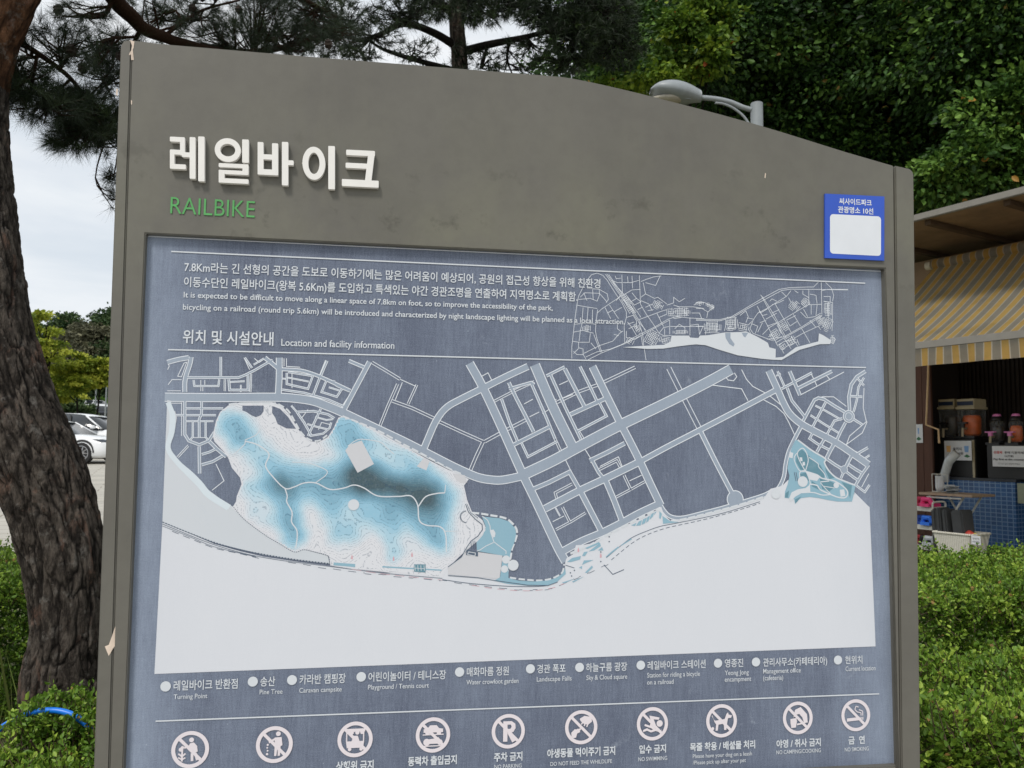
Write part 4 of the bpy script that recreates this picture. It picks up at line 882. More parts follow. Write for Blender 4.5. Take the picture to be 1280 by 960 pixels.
def sheet(name, x0, x1, y0, y1, nx, ny_, lift, mat, edge=None):
    V = []; F = []
    for i in range(nx + 1):
        for j in range(ny_ + 1):
            x = x0 + (x1 - x0) * i / nx; y = y0 + (y1 - y0) * j / ny_
            if edge: x, y = edge(x, y)
            V.append((x, y, gz(x, y) + lift))
    for i in range(nx):
        for j in range(ny_):
            a = i * (ny_ + 1) + j; F.append((a, a + ny_ + 1, a + ny_ + 2, a + 1))
    return tag(link(name, arr_mesh(name, np.array(V), np.array(F)), mat), kind='structure')
def paver_mat():
    m, t, b = newmat('grey_block_paving')
    tcn = N(t, 'ShaderNodeTexCoord'); mpn = N(t, 'ShaderNodeMapping'); mpn.inputs['Rotation'].default_value = (0, 0, R(-24)); t.links.new(tcn.outputs['Object'], mpn.inputs[0])
    br = N(t, 'ShaderNodeTexBrick'); t.links.new(mpn.outputs[0], br.inputs['Vector'])
    br.inputs['Scale'].default_value = 1.0; br.inputs['Brick Width'].default_value = 0.9; br.inputs['Row Height'].default_value = 0.42; br.inputs['Mortar Size'].default_value = 0.014
    br.inputs['Color1'].default_value = lin((188, 184, 174)) + (1,); br.inputs['Color2'].default_value = lin((172, 169, 160)) + (1,); br.inputs['Mortar'].default_value = lin((138, 130, 118)) + (1,)
    c = mixc(t, ramp(t, noise(t, 0.8, 6, 0.65), [(0.4, (0, 0, 0)), (0.75, (0.5, 0.5, 0.5))]), br.outputs['Color'], lin((148, 144, 132)))
    t.links.new(c, b.inputs['Base Color']); b.inputs['Roughness'].default_value = 0.85
    return m
sheet('plaza_paving', -40, -2.2, 6.0, 46, 40, 60, 0.035, paver_mat())
sheet('bounce_paving', -9, 9, -12, 1.50, 12, 12, 0.03, paver_mat())  # pale paving below the view, added to bounce light up onto the sign
M_ROAD = plain('pale_concrete_road', lin((178, 168, 150)), 0.9, 0.12, 1.0)
sheet('access_road', -16.5, -9.5, 46, 135, 6, 40, 0.03, M_ROAD)
M_KFLOOR = plain('dark_deck_floor', lin((74, 68, 62)), 0.8, 0.25, 6)

# ================================================================== LEAF MACHINERY
def unit(v): return v / np.maximum(np.linalg.norm(v, axis=1, keepdims=True), 1e-9)
def leaves(rng, P, Dn, size, aspect=0.55, fold=0.18, jitter=0.9, sj=0.35):
    """one folded four-cornered leaf per point P, growing along Dn (random roll)"""
    n = len(P); d = unit(Dn + rng.normal(0, jitter, (n, 3))); s = size * (1 + rng.normal(0, sj, n)).clip(0.35, 2)[:, None]
    r = rng.normal(0, 1, (n, 3)); r[:, 2] *= 0.5; u = unit(np.cross(d, r)); w = np.cross(d, u)
    base = P; tip = P + d * s; mid = P + d * s * 0.48
    lf = mid + u * s * aspect * 0.5 + w * s * fold; rt = mid - u * s * aspect * 0.5 + w * s * fold
    V = np.stack([base, lf, tip, rt], 1).reshape(-1, 3)
    F = (np.arange(n)[:, None] * 4 + np.array([[0, 1, 2, 3]]))
    return V, F
def oval_leaves(rng, P, Dn, size, aspect=0.55, fold=0.18, jitter=0.9, sj=0.35):
    """six-cornered oval leaves, folded along the midrib and drooping at the tip"""
    n = len(P); d = unit(Dn + rng.normal(0, jitter, (n, 3))); s = size * (1 + rng.normal(0, sj, n)).clip(0.35, 1.8)[:, None]
    r = rng.normal(0, 1, (n, 3)); u = unit(np.cross(d, r)); w = np.cross(d, u); a = s * aspect * .5
    l1 = P + d * s * .28 + u * a * .85 + w * s * fold * .8; l2 = P + d * s * .66 + u * a * .88 + w * s * fold * .7; tip = P + d * s - w * s * .08
    r1 = P + d * s * .28 - u * a * .85 + w * s * fold * .8; r2 = P + d * s * .66 - u * a * .88 + w * s * fold * .7; m1 = P + d * s * .28; m2 = P + d * s * .66
    V = np.stack([P, l1, l2, tip, r2, r1], 1).reshape(-1, 3)
    F = (np.arange(n)[:, None, None] * 6 + np.array([[[0, 1, 2, 3], [0, 3, 4, 5]]])).reshape(-1, 4)
    return V, F
def leaf_obj(name, rng, P, Dn, size, mat, parent=None, tint=None, oval=False, **k):
    V, F = (oval_leaves if oval else leaves)(rng, P, Dn, size, **k)
    t = rng.random(len(P)) if tint is None else tint
    return link(name, arr_mesh(name, V, F, np.repeat(t, 6 if oval else 4)), mat, parent)

# ================================================================== HEDGES
LM_HEDGE = leafmat('box_hedge_leaves', lin((52, 82, 26)), lin((102, 136, 44)), lin((168, 192, 78)), 0.25, 0.45, lin((150, 120, 70)))
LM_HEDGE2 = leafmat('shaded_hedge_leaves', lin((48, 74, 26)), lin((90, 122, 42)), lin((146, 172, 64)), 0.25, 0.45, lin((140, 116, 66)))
M_TWIG = plain('hedge_twig', lin((74, 60, 44)), 0.9, 0.3, 30)
def hedge(name, label, x0, x1, y0, y1, ztop, seed, n, size, mat, group=None):
    rng = np.random.default_rng(seed); rd = random.Random(seed)
    cx, cy = (x0 + x1) / 2, (y0 + y1) / 2; g = gz(cx, cy)
    root = empty(name, (cx, cy, g), 0, label, 'hedge', group)
    # shoots: short twigs that start inside and end at an uneven surface
    ns = n // 17; tw = MB(); PP = []; DD = []; TT = []
    for i in range(ns):
        side = rd.random()
        u, v = rd.uniform(-.5, .5), rd.uniform(-.5, .5)
        bumpy = 0.07 * mnoise.noise(Vector((u * (x1 - x0) * 4, v * (y1 - y0) * 4, seed))) + 0.035 * mnoise.noise(Vector((u * (x1 - x0) * 11, v * (y1 - y0) * 11, seed + 3)))
        H = ztop - g
        if side < 0.5:   # top
            e = Vector((u * (x1 - x0), v * (y1 - y0), H + bumpy - abs(rd.gauss(0, .022)))); d = Vector((rd.gauss(0, .3), rd.gauss(0, .3), 1))
            if rd.random() < .10: e.z += rd.uniform(0.01, .06)
        elif side < 0.86: # face towards the walk
            z = H * (1 - rd.random() ** 1.2 * .85); b2 = 0.06 * mnoise.noise(Vector((u * (x1 - x0) * 4, z * 4, seed + 9)))
            e = Vector((u * (x1 - x0), -(y1 - y0) / 2 + b2 + abs(rd.gauss(0, .04)), z)); d = Vector((rd.gauss(0, .4), -1, .75))
        else:
            z = H * (1 - rd.random() ** 1.5 * .8); s_ = rd.choice((-1, 1))
            e = Vector((s_ * (x1 - x0) / 2 + rd.gauss(0, .03), v * (y1 - y0), z)); d = Vector((s_, rd.gauss(0, .4), .75))
        d.normalize(); Ls = rd.uniform(.05, .10)
        tw.tube([e - d * Ls, e], [.0016, .0008], 3, cap=False)
        tn = min(1, max(0, rd.gauss(.48, .16) + .25 * mnoise.noise(Vector((e.x * 5, e.y * 5, seed)))))
        for k in range(17):
            t = rd.random() ** .6; p = e - d * Ls * (1 - t) * 1.2
            PP.append(p + Vector((rd.gauss(0, .006), rd.gauss(0, .006), rd.gauss(0, .006)))); DD.append(d + Vector((rd.gauss(0, .8), rd.gauss(0, .8), rd.gauss(0, .5)))); TT.append(min(.96, max(0, tn + rd.gauss(0, .1) + .18 * (t - .5))) if rd.random() > .012 else 1.0)
    leaf_obj('foliage', rng, np.array(PP), np.array(DD), size, mat, root, np.array(TT), oval=True, aspect=.62, jitter=.3, sj=.3)
    for i in range(26):
        a = Vector((rd.uniform(-.45, .45) * (x1 - x0), rd.uniform(-.4, .4) * (y1 - y0), 0)); h = (ztop - g) * .9
        tw.tube([a, a + Vector((rd.gauss(0, .03), rd.gauss(0, .03), h * .5)), a + Vector((rd.gauss(0, .07), rd.gauss(0, .07), h))], [.008, .005, .002], 5)
    tw.build('twigs', M_TWIG, root)
    # dense shaded heart of the clipped hedge: more leaves, deeper inside
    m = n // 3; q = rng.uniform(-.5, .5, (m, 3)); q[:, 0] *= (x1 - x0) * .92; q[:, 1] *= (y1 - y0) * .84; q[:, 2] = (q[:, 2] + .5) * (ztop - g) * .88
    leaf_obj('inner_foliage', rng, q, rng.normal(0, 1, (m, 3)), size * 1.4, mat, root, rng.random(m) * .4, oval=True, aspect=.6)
    return root
HG = 'clipped hedges beside the board'
hedge('hedge', 'light green clipped hedge in front, nearest to the board on its right side', 0.86, 2.0, 1.78, 2.55, 0.715, 11, 74000, .0128, LM_HEDGE, HG)
hedge('hedge', 'bright green clipped hedge running in front of the kiosk and its wicker basket', 1.55, 3.6, 2.95, 4.35, 0.775, 12, 130000, .0142, LM_HEDGE, HG)
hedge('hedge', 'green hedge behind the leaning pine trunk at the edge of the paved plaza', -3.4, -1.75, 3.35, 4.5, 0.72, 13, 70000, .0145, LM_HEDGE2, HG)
hedge('hedge', 'low green hedge in front of the pine trunk, under the blue pipe', -1.9, -0.70, 1.55, 2.10, 0.535, 14, 62000, .0128, LM_HEDGE, HG)
o = hedge('small_shrub', 'small upright green shrub in front of the pine foot, beside the board post', -1.30, -1.02, 2.12, 2.4, 0.60, 15, 8000, .0132, LM_HEDGE, None); o['category'] = 'shrub'
# tufts of long grass beside the trunk foot
rng = np.random.default_rng(77); n = 240
P = np.stack([rng.uniform(-2.2, -1.5, n), rng.uniform(2.45, 3.1, n), np.zeros(n)], 1); P[:, 2] = .02
LM_GRASS = leafmat('long_grass_blades', lin((60, 84, 34)), lin((96, 118, 54)), lin((140, 150, 84)), .2)
tag(leaf_obj('grass', rng, P, np.array([[0, -.1, 1.0]] * n), .44, LM_GRASS, None, aspect=.013, jitter=.35, fold=.004), 'thin long grass growing around the pine foot', 'grass', kind='stuff')

# blue pipe
mb = MB(); pts = cr_smooth([tuple(WP(x, y, 2.17)) for x, y in ((4, 908), (22, 898), (40, 891), (58, 888), (76, 889), (93, 894))], 5)
mb.tube([pts[0] - np.array((.03, 0, .03)) if False else Vector(pts[0]) + Vector((-.10, -.02, -.12))] + [Vector(p) for p in pts] + [Vector(pts[-1]) + Vector((.05, .02, -.05)), Vector(pts[-1]) + Vector((.09, .03, -.2))], .0080, 10)
tag(mb.build('garden_hose', plain('blue_hose_plastic', lin((18, 120, 226)), .35, .05), smooth=True), 'bright blue plastic hose arching out of the hedge at the pine foot', 'hose')

# ================================================================== LEANING PINE
def bark_mat(name, c0, c1, c2, sc=None):
    """crack depth and plate tone come from the bark geometry's own attributes"""
    m, t, b = newmat(name)
    a = N(t, 'ShaderNodeAttribute', attribute_name='tint'); a2 = N(t, 'ShaderNodeAttribute', attribute_name='plate')
    pl_ = ramp(t, a2.outputs['Fac'], [(0.1, c1), (0.9, c2)])
    fl = ramp(t, noise(t, 34, 6, .75, (1, 1, .35)), [(.40, (0, 0, 0)), (.58, (.95, .95, .95))])
    pl_ = mixc(t, fl, pl_, mixc(t, .72, c1, c0))
    pl_ = mixc(t, ramp(t, noise(t, 11, 6, .75, (1, 1, .5), dist=.6), [(.55, (0, 0, 0)), (.66, (.5, .5, .5))]), pl_, lin((146, 112, 96)))
    pl_ = mixc(t, ramp(t, noise(t, 20, 5, .7), [(.57, (0, 0, 0)), (.68, (.6, .6, .6))]), pl_, lin((134, 130, 124)))
    c = mixc(t, ramp(t, a.outputs['Fac'], [(0.0, (0, 0, 0)), (.55, (1, 1, 1))]), c0, pl_)
    t.links.new(c, b.inputs['Base Color']); b.inputs['Roughness'].default_value = .95; b.inputs['Specular IOR Level'].default_value = .12
    mm = N(t, 'ShaderNodeMath', operation='MULTIPLY_ADD'); t.links.new(noise(t, 90, 6, .75, (1, 1, .4)), mm.inputs[0]); mm.inputs[1].default_value = .8; t.links.new(noise(t, 26, 5, .7, (1, 1, .3)), mm.inputs[2])
    bump(t, b, mm.outputs[0], 1.0, .02)
    return m
M_BARK = bark_mat('pine_bark', lin((31, 28, 26)), lin((76, 69, 63)), lin((120, 111, 102)))
M_BARK2 = bark_mat('upper_pine_bark', lin((52, 36, 26)), lin((92, 64, 46)), lin((128, 92, 68)), (14, 14, 7))
PINE_D = 2.78
TR = [(104, 1075, 64), (94, 985, 58), (86, 915, 53), (80, 850, 47.5), (86, 780, 42), (79.5, 700, 46), (65, 640, 49), (48, 590, 50), (20, 520, 48), (1, 460, 47), (-14, 400, 47), (-27, 310, 46.5), (-37, 240, 46), (-41, 170, 44), (-38, 110, 42), (-22, 50, 40), (4, -5, 38), (34, -60, 35), (60, -120, 31), (80, -200, 26), (60, -330, 19), (90, -470, 10)]
tp = [WP(x, y, PINE_D) for x, y, r in TR]; tr_ = [r * PINE_D / 1000 for x, y, r in TR]
pine_base = Vector((tp[0].x, tp[0].y, gz(tp[0].x, tp[0].y)))
PINE = empty('pine_tree', pine_base, 0, 'thick leaning pine with cracked dark bark and overhanging needles, left of the board', 'tree')
def trunk_mesh(name, pts, rad, mat, parent, org, seg=56, rough=.10, sub=7, seed=1):
    cs = cr_smooth([tuple(p) + (r,) for p, r in zip(pts, rad)], sub); n = len(cs); V = []; F = []; T = []; PT = []
    ref = Vector((1, 0, 0)); acc = 0; prev = None
    for i, q4 in enumerate(cs):
        p = Vector(q4[:3]); r = q4[3]; a = Vector(cs[max(0, i - 1)][:3]); b = Vector(cs[min(n - 1, i + 1)][:3]); t = (b - a).normalized()
        u = (ref - t * ref.dot(t)).normalized(); w = t.cross(u); ref = u
        acc += (p - prev).length if prev else 0; prev = p
        for k in range(seg):
            an = 2 * math.pi * k / seg
            ca, sa = math.cos(an), math.sin(an)
            # bark plates: warped cells stretched along the trunk, deep cracks between them
            wv = Vector((ca * r * 26, sa * r * 26, acc * 5.6 + seed)); wv += mnoise.noise_vector(wv * .6) * .75 + mnoise.noise_vector(wv * 2.2) * .35
            ds, ps = mnoise.voronoi(wv); e = min(1.0, (ds[1] - ds[0]) / .24); w2 = Vector((ca * r * 62, sa * r * 62, acc * 17 + seed)); w2 += mnoise.noise_vector(w2) * .5
            d2, p2 = mnoise.voronoi(w2); e2 = min(1.0, (d2[1] - d2[0]) / .3)
            hsh = .5 + .5 * mnoise.noise(ps[0] * 3.7); h2 = .5 + .5 * mnoise.noise(p2[0] * 5.1)
            f3 = mnoise.noise(Vector((ca * 1.2, sa * 1.2, acc * 1.3 + 8 + seed)))
            rr = r * (1 + rough * (.62 * e ** .8 + .22 * e2 + .75 * (hsh - .5) + .35 * (h2 - .5) - .58) + rough * 1.0 * f3)
            T.append(min(e, .35 + .65 * e2)); PT.append(min(1, max(0, .5 + 1.3 * (.55 * hsh + .45 * h2 - .5))))
            V.append(tuple(p + (u * ca + w * sa) * rr - org))
    for i in range(n - 1):
        for k in range(seg):
            a = i * seg + k; b = i * seg + (k + 1) % seg; F.append((a, b, b + seg, a + seg))
    me = arr_mesh(name, np.array(V), np.array(F), np.array(T)); at = me.attributes.new('plate', 'FLOAT', 'POINT'); at.data.foreach_set('value', np.array(PT, np.float32))
    return link(name, me, mat, parent, smooth=True)
trunk_mesh('trunk', tp[:15], tr_[:15], M_BARK, PINE, pine_base, 230, .105, 38)
trunk_mesh('upper_trunk', tp[14:], tr_[14:], M_BARK2, PINE, pine_base, 90, .07, 16, 4)

def needle_tufts(rng, C_, D_, nn, L_, w):
    """needles fanning out round each tuft centre C_ along D_"""
    m = len(C_); n = m * nn; c = np.repeat(C_, nn, 0); d = np.repeat(unit(D_), nn, 0)
    dirs = unit(d * 0.75 + rng.normal(0, .55, (n, 3))); st = c - d * rng.uniform(0, .055, (n, 1)) * (L_ / .09); l = L_ * rng.uniform(.65, 1.1, (n, 1))
    u = unit(np.cross(dirs, rng.normal(0, 1, (n, 3)))) * w
    V = np.stack([st - u, st + u, st + dirs * l], 1).reshape(-1, 3); F = np.arange(n)[:, None] * 3 + np.array([[0, 1, 2]])
    return V, F
LM_NEEDLE = leafmat('pine_needles', lin((20, 30, 18)), lin((34, 48, 26)), lin((58, 74, 36)), .12, .5)
LM_NEEDLE2 = leafmat('lit_pine_needles', lin((34, 52, 26)), lin((58, 82, 38)), lin((92, 118, 52)), .2, .5)
M_CONE = plain('pine_cone_brown', lin((46, 36, 28)), .9, .3, 60)
def spray_crown(parent, org, specs, limbs, seed, L_, w, nn, mat, bark, cone_n=0, down=.25, tw_r=1.0):
    """specs: (px,py,rx,ry,depth,dd,tufts); every spray hangs on a branch from the closest limb point"""
    rng = np.random.default_rng(seed); rd = random.Random(seed)
    lm = MB(); LP = []
    for pts, r0, r1 in limbs:
        cs = cr_smooth([tuple(WP(*p)) for p in pts], 6); n = len(cs)
        lm.tube([Vector(c) - org for c in cs], [r0 + (r1 - r0) * i / (n - 1) for i in range(n)], 10, cap=True); LP += [(Vector(c), r0 + (r1 - r0) * i / (n - 1)) for i, c in enumerate(cs)]
    Cn = []; Dn = []; tips = []
    for px, py, rx, ry, dep, dd, nt_ in specs:
        c = WP(px, py, dep)
        lp, lr = min(LP, key=lambda q_: (q_[0] - c).length)
        # secondary branch into the middle of the spray, then twigs
        mid = (lp + c) / 2 + Vector((rd.gauss(0, .05), rd.gauss(0, .05), rd.gauss(0, .05) - .03)) * dep / 4
        br = cr_smooth([tuple(lp), tuple(mid), tuple(c)], 4); nb = len(br); r_b = min(lr * .7, .012 * tw_r)
        lm.tube([Vector(b) - org for b in br], [r_b + (r_b * .4 - r_b) * i / (nb - 1) for i in range(nb)], 6, cap=False)
        for k in range(nt_):
            a = rd.uniform(0, 6.283); rr = math.sqrt(rd.random())
            p = WP(px + math.cos(a) * rr * rx, py + math.sin(a) * rr * ry, dep + rd.uniform(-dd, dd))
            st = Vector(br[rd.randrange(2, nb)]); out = (p - st); ln = out.length
            if ln < 1e-4: continue
            d = out.normalized(); d = (d + Vector((rd.gauss(0, .35), rd.gauss(0, .35), rd.gauss(0, .35) + .15 - down))).normalized()
            Cn.append(p - org); Dn.append(d)
            if k % 2 == 0:
                j = (st + p) / 2 + Vector((0, 0, -.06 * ln)); lm.tube([st - org, j - org, p - org], [.0042 * tw_r, .003 * tw_r, .0016 * tw_r], 4, cap=False)
            if rd.random() < .6:
                tips.append(p)
    lm.build('branches', bark, parent, smooth=True)
    V, F = needle_tufts(rng, np.array([tuple(c) for c in Cn]), np.array([tuple(d) for d in Dn]), nn, L_, w)
    base = np.clip(rng.normal(.4, .18, len(Cn)), 0, 1); t = np.repeat(base, nn * 3)
    link('needles', arr_mesh('needles', V, F, t), mat, parent)
    for k in range(cone_n):
        p = tips[rd.randrange(len(tips))] - org + Vector((rd.gauss(0, .02), rd.gauss(0, .02), -.015)); cb = MB(); s = rd.uniform(.75, 1.15)
        prof = [(.004 * s, -.026 * s)] + [(x * s * (1.18 if i % 2 else .92), h * s) for i, (x, h) in enumerate(((.010, -.02), (.016, -.012), (.019, -.004), (.0195, .004), (.017, .012), (.012, .019)))] + [(.003 * s, .026 * s)]
        cb.lathe(p, prof, 9, rot=Matrix.Rotation(rd.uniform(-.8, .8), 3, 'X')); cb.build('pine_cone', M_CONE, parent)
LIMBS = [([(60, -120, 2.8), (105, -70, 3.0), (140, -5, 3.25), (166, 22, 3.35), (180, 36, 3.4), (205, 46, 3.5), (228, 54, 3.6), (290, 66, 3.9), (350, 60, 4.2), (420, 40, 4.5)], .042, .012),
         ([(-25, 45, 2.8), (20, 52, 2.9), (52, 70, 3.0), (85, 95, 3.1), (105, 118, 3.2), (140, 150, 3.3)], .013, .006),
         ([(180, 36, 3.4), (172, 44, 3.42), (165, 62, 3.5), (150, 110, 3.6)], .012, .007),
         ([(80, -200, 2.8), (180, -120, 3.2), (280, -60, 3.6), (360, -10, 4.0), (420, 20, 4.3)], .035, .010),
         ([(205, 46, 3.5), (225, 30, 3.55), (255, 12, 3.7), (300, 0, 3.8)], .010, .005)]
SPEC = [(30, 100, 45, 25, 3.0, .2, 26), (25, 30, 35, 30, 3.0, .2, 12), (70, 60, 50, 35, 3.1, .25, 34), (60, 130, 55, 28, 3.1, .25, 70), (105, 140, 45, 34, 3.25, .25, 90), (95, 172, 45, 20, 3.3, .2, 60), (135, 165, 26, 28, 3.4, .2, 46), (20, 112, 30, 20, 3.0, .2, 26), (130, 100, 40, 35, 3.4, .25, 42), (110, 62, 40, 28, 3.3, .25, 30), (150, 60, 35, 30, 3.5, .2, 24), (100, 20, 45, 22, 3.2, .2, 20), (180, 0, 40, 20, 3.5, .2, 12),
        (138, 222, 9, 13, 3.5, .05, 7), (139, 250, 8, 12, 3.5, .05, 5), (200, 25, 40, 20, 3.6, .25, 18), (235, 20, 45, 24, 3.8, .3, 34), (270, 40, 50, 22, 3.9, .3, 44), (320, 20, 55, 28, 4.1, .35, 70), (360, 45, 50, 24, 4.2, .35, 66), (300, 62, 50, 14, 4.0, .3, 30), (390, 15, 45, 30, 4.3, .35, 56), (420, 50, 40, 24, 4.4, .3, 44), (230, -20, 60, 22, 3.7, .3, 26), (340, -20, 70, 24, 4.1, .4, 50), (200, 90, 60, 40, 3.7, .3, 40), (320, 110, 80, 40, 4.0, .3, 40), (60, -40, 60, 30, 3.0, .3, 30), (-60, 60, 50, 60, 2.9, .3, 40), (-60, -60, 70, 50, 2.8, .3, 40), (150, -110, 90, 50, 3.2, .4, 50)]
SPEC = [q_[:6] + (int(q_[6] * 1.35),) for q_ in SPEC]
spray_crown(PINE, pine_base, SPEC, LIMBS, 5, .085, .00072, 52, LM_NEEDLE, M_BARK2, 30)

# second pine further back, its trunk standing behind the middle of the board
PB = Vector((WP(573, 480, 11.0).x, 11.0, 0)); PB.z = gz(PB.x, PB.y)
PINE2 = empty('pine_tree', PB, 0, 'dark pine farther back, its straight trunk rising behind the board between sky gaps', 'tree')
top2 = WP(566, -160, 11.0)
trunk_mesh('trunk', [PB - Vector((0, 0, .2)), WP(578, 300, 11), WP(574, 160, 11), WP(575, 84, 11), WP(571, 30, 11), WP(570, -30, 11), WP(568, -150, 11), WP(566, -300, 11)], [.22, .17, .14, .115, .11, .10, .08, .03], M_BARK, PINE2, PB, 24, .06, 5, 9)
LIMB2 = [([(574, 60, 11), (540, 40, 10.8), (505, 30, 10.6), (470, 45, 10.4), (440, 48, 10.3), (400, 20, 10.2)], .06, .015), ([(574, 66, 11), (610, 56, 10.9), (650, 48, 10.8), (690, 40, 10.7), (730, 50, 10.6)], .065, .015), ([(573, 20, 11), (530, -5, 10.8), (470, -20, 10.5), (400, -30, 10.3)], .06, .015), ([(572, 5, 11), (620, -10, 11), (690, -10, 11), (760, 10, 11)], .06, .015), ([(575, 90, 11), (520, 75, 10.7), (480, 62, 10.6), (458, 48, 10.5)], .045, .012), ([(571, -40, 11), (600, -90, 11.2), (660, -120, 11.4)], .05, .012), ([(571, -50, 11), (520, -110, 11), (440, -140, 11)], .05, .012)]
SPEC2 = [(420, 20, 50, 30, 10.3, .8, 90), (460, 50, 45, 25, 10.4, .8, 60), (500, 15, 45, 22, 10.6, .8, 90), (545, 8, 35, 18, 10.8, .8, 80), (440, 70, 40, 14, 10.4, .6, 26), (520, 62, 28, 18, 10.7, .6, 24), (600, 15, 40, 20, 11, .8, 80), (640, 5, 40, 18, 11, .8, 80), (680, 15, 40, 24, 10.9, .8, 90), (720, 40, 45, 32, 10.8, .8, 150), (700, 78, 40, 16, 10.8, .6, 46), (660, 60, 40, 14, 10.8, .6, 26), (610, 75, 30, 14, 10.9, .6, 16), (750, 20, 50, 30, 11, .8, 150), (770, 60, 40, 30, 11.2, .8, 110), (480, -30, 70, 24, 10.6, .9, 110), (580, -30, 70, 24, 11, .9, 110), (690, -30, 70, 24, 11, .9, 110), (390, -15, 50, 30, 10.3, .8, 70), (370, 50, 35, 25, 10.2, .7, 50), (640, 92, 50, 14, 10.9, .6, 14), (540, 100, 60, 18, 10.8, .6, 30), (640, -110, 120, 50, 11.3, 1, 120), (480, -130, 120, 50, 11, 1, 120), (560, -220, 100, 60, 11, 1, 100), (576, 70, 14, 18, 10.8, .3, 12)]
SPEC2 = [q_[:6] + (int(q_[6] * (1.7 if q_[0] > 590 else 1.15)),) for q_ in SPEC2]
spray_crown(PINE2, PB, SPEC2, LIMB2, 8, .15, .0042, 24, LM_NEEDLE, M_BARK, 0, tw_r=2.2)
# ================================================================== BROADLEAF TREES
def broadleaf(name, label, px, base_depth, crown, seed, n, size, mat, bark, group=None, trunk_r=.12, clump=(.34, .66), trunk_px=None, fill=.42, lean=0.0, cat='tree', low=False, per=80):
    """crown: list of (px,py,rx,ry,depth,rz) ellipsoids given where the crown stands; sizes in metres"""
    rng = np.random.default_rng(seed); rd = random.Random(seed)
    b0 = WP(px, 500, base_depth); base = Vector((b0.x, b0.y, gz(b0.x, b0.y)))
    root = empty(name, base, 0, label, cat, group)
    els = []
    for (ex, ey, rx, ry, dep) in crown:
        c = WP(ex, ey, dep); els.append((c, rx, ry))
    tk = MB(); topc = max(els, key=lambda e: e[0].z)[0]; low_c = min(els, key=lambda e: e[0].z)
    hub = Vector((base.x * .5 + topc.x * .5, base.y * .5 + topc.y * .5, base.z + (low_c[0].z - base.z) * .75)) if not low else base + Vector((0, 0, .3))
    ts = cr_smooth([tuple(base - Vector((0, 0, .15))), tuple(base.lerp(hub, .5) + Vector((rd.gauss(0, .05), 0, 0))), tuple(hub), tuple(hub.lerp(topc, .8))], 5)
    tk.tube([Vector(p) - base for p in ts], [trunk_r * (1 - .75 * i / (len(ts) - 1)) for i in range(len(ts))], 10)
    vol = [e[1] * e[1] * e[2] for e in els]; tot = sum(vol); PP = []; DD = []; TT = []; 
    for (c, rx, ry), v in zip(els, vol):
        m = max(3, int(n * v / tot / per))
        st = Vector(ts[rd.randrange(len(ts) // 2, len(ts))])
        md = (st + c) / 2 + Vector((rd.gauss(0, .1), rd.gauss(0, .1), -.12)) * rx
        cs = cr_smooth([tuple(st), tuple(md), tuple(c)], 4); tk.tube([Vector(p) - base for p in cs], [trunk_r * .38 * (1 - .7 * i / (len(cs) - 1)) for i in range(len(cs))], 6)
        for k in range(m):
            d = Vector((rd.gauss(0, 1), rd.gauss(0, 1), rd.gauss(0, 1))).normalized(); rr = rd.random() ** fill
            q_ = Vector((d.x * rx, d.y * rx, d.z * ry)) * rr; p = c + q_
            cs_ = rd.uniform(*clump) * (rx / 1.0) ** .3
            if k % 3 == 0: tk.tube([c - base, (c + p) / 2 - base + Vector((0, 0, -.04)), p - base], [trunk_r * .10, trunk_r * .07, trunk_r * .03], 4, cap=False)
            tone = min(.95, max(0, rd.gauss(.46, .24)))
            od = Vector((d.x, d.y, d.z * .6)) 
            for j in range(per):
                g = Vector((rd.gauss(0, 1), rd.gauss(0, 1), rd.gauss(0, .36))) * cs_ * .5; g.z -= .12 * (g.x * g.x + g.y * g.y) / cs_
                PP.append(tuple(p + g - base)); DD.append(tuple(od * .6 + g * (.8 / cs_) + Vector((0, 0, -.35)))); TT.append(min(.95, max(0, tone + rd.gauss(0, .13))) if rd.random() > .006 else 1.0)
    tk.build('trunk', bark, root, smooth=True)
    leaf_obj('crown', rng, np.array(PP), np.array(DD), size, mat, root, np.array(TT), oval=True, aspect=.6, jitter=.4, sj=.25)
    return root
LM_DK = leafmat('dark_woodland_leaves', lin((26, 48, 22)), lin((56, 88, 38)), lin((106, 142, 62)), .18, .5, lin((120, 100, 50)))
LM_MD = leafmat('mid_green_leaves', lin((40, 68, 28)), lin((70, 104, 42)), lin((116, 150, 66)), .25, .5, lin((170, 130, 60)))
LM_LT = leafmat('light_maple_leaves', lin((58, 84, 30)), lin((98, 128, 42)), lin((156, 176, 60)), .3, .5, lin((176, 92, 44)))
M_TRK = bark_mat('woodland_bark', lin((30, 26, 22)), lin((58, 50, 42)), lin((82, 72, 60)), (6, 6, 2))
WG = 'trees of the wooded bank behind the kiosk'
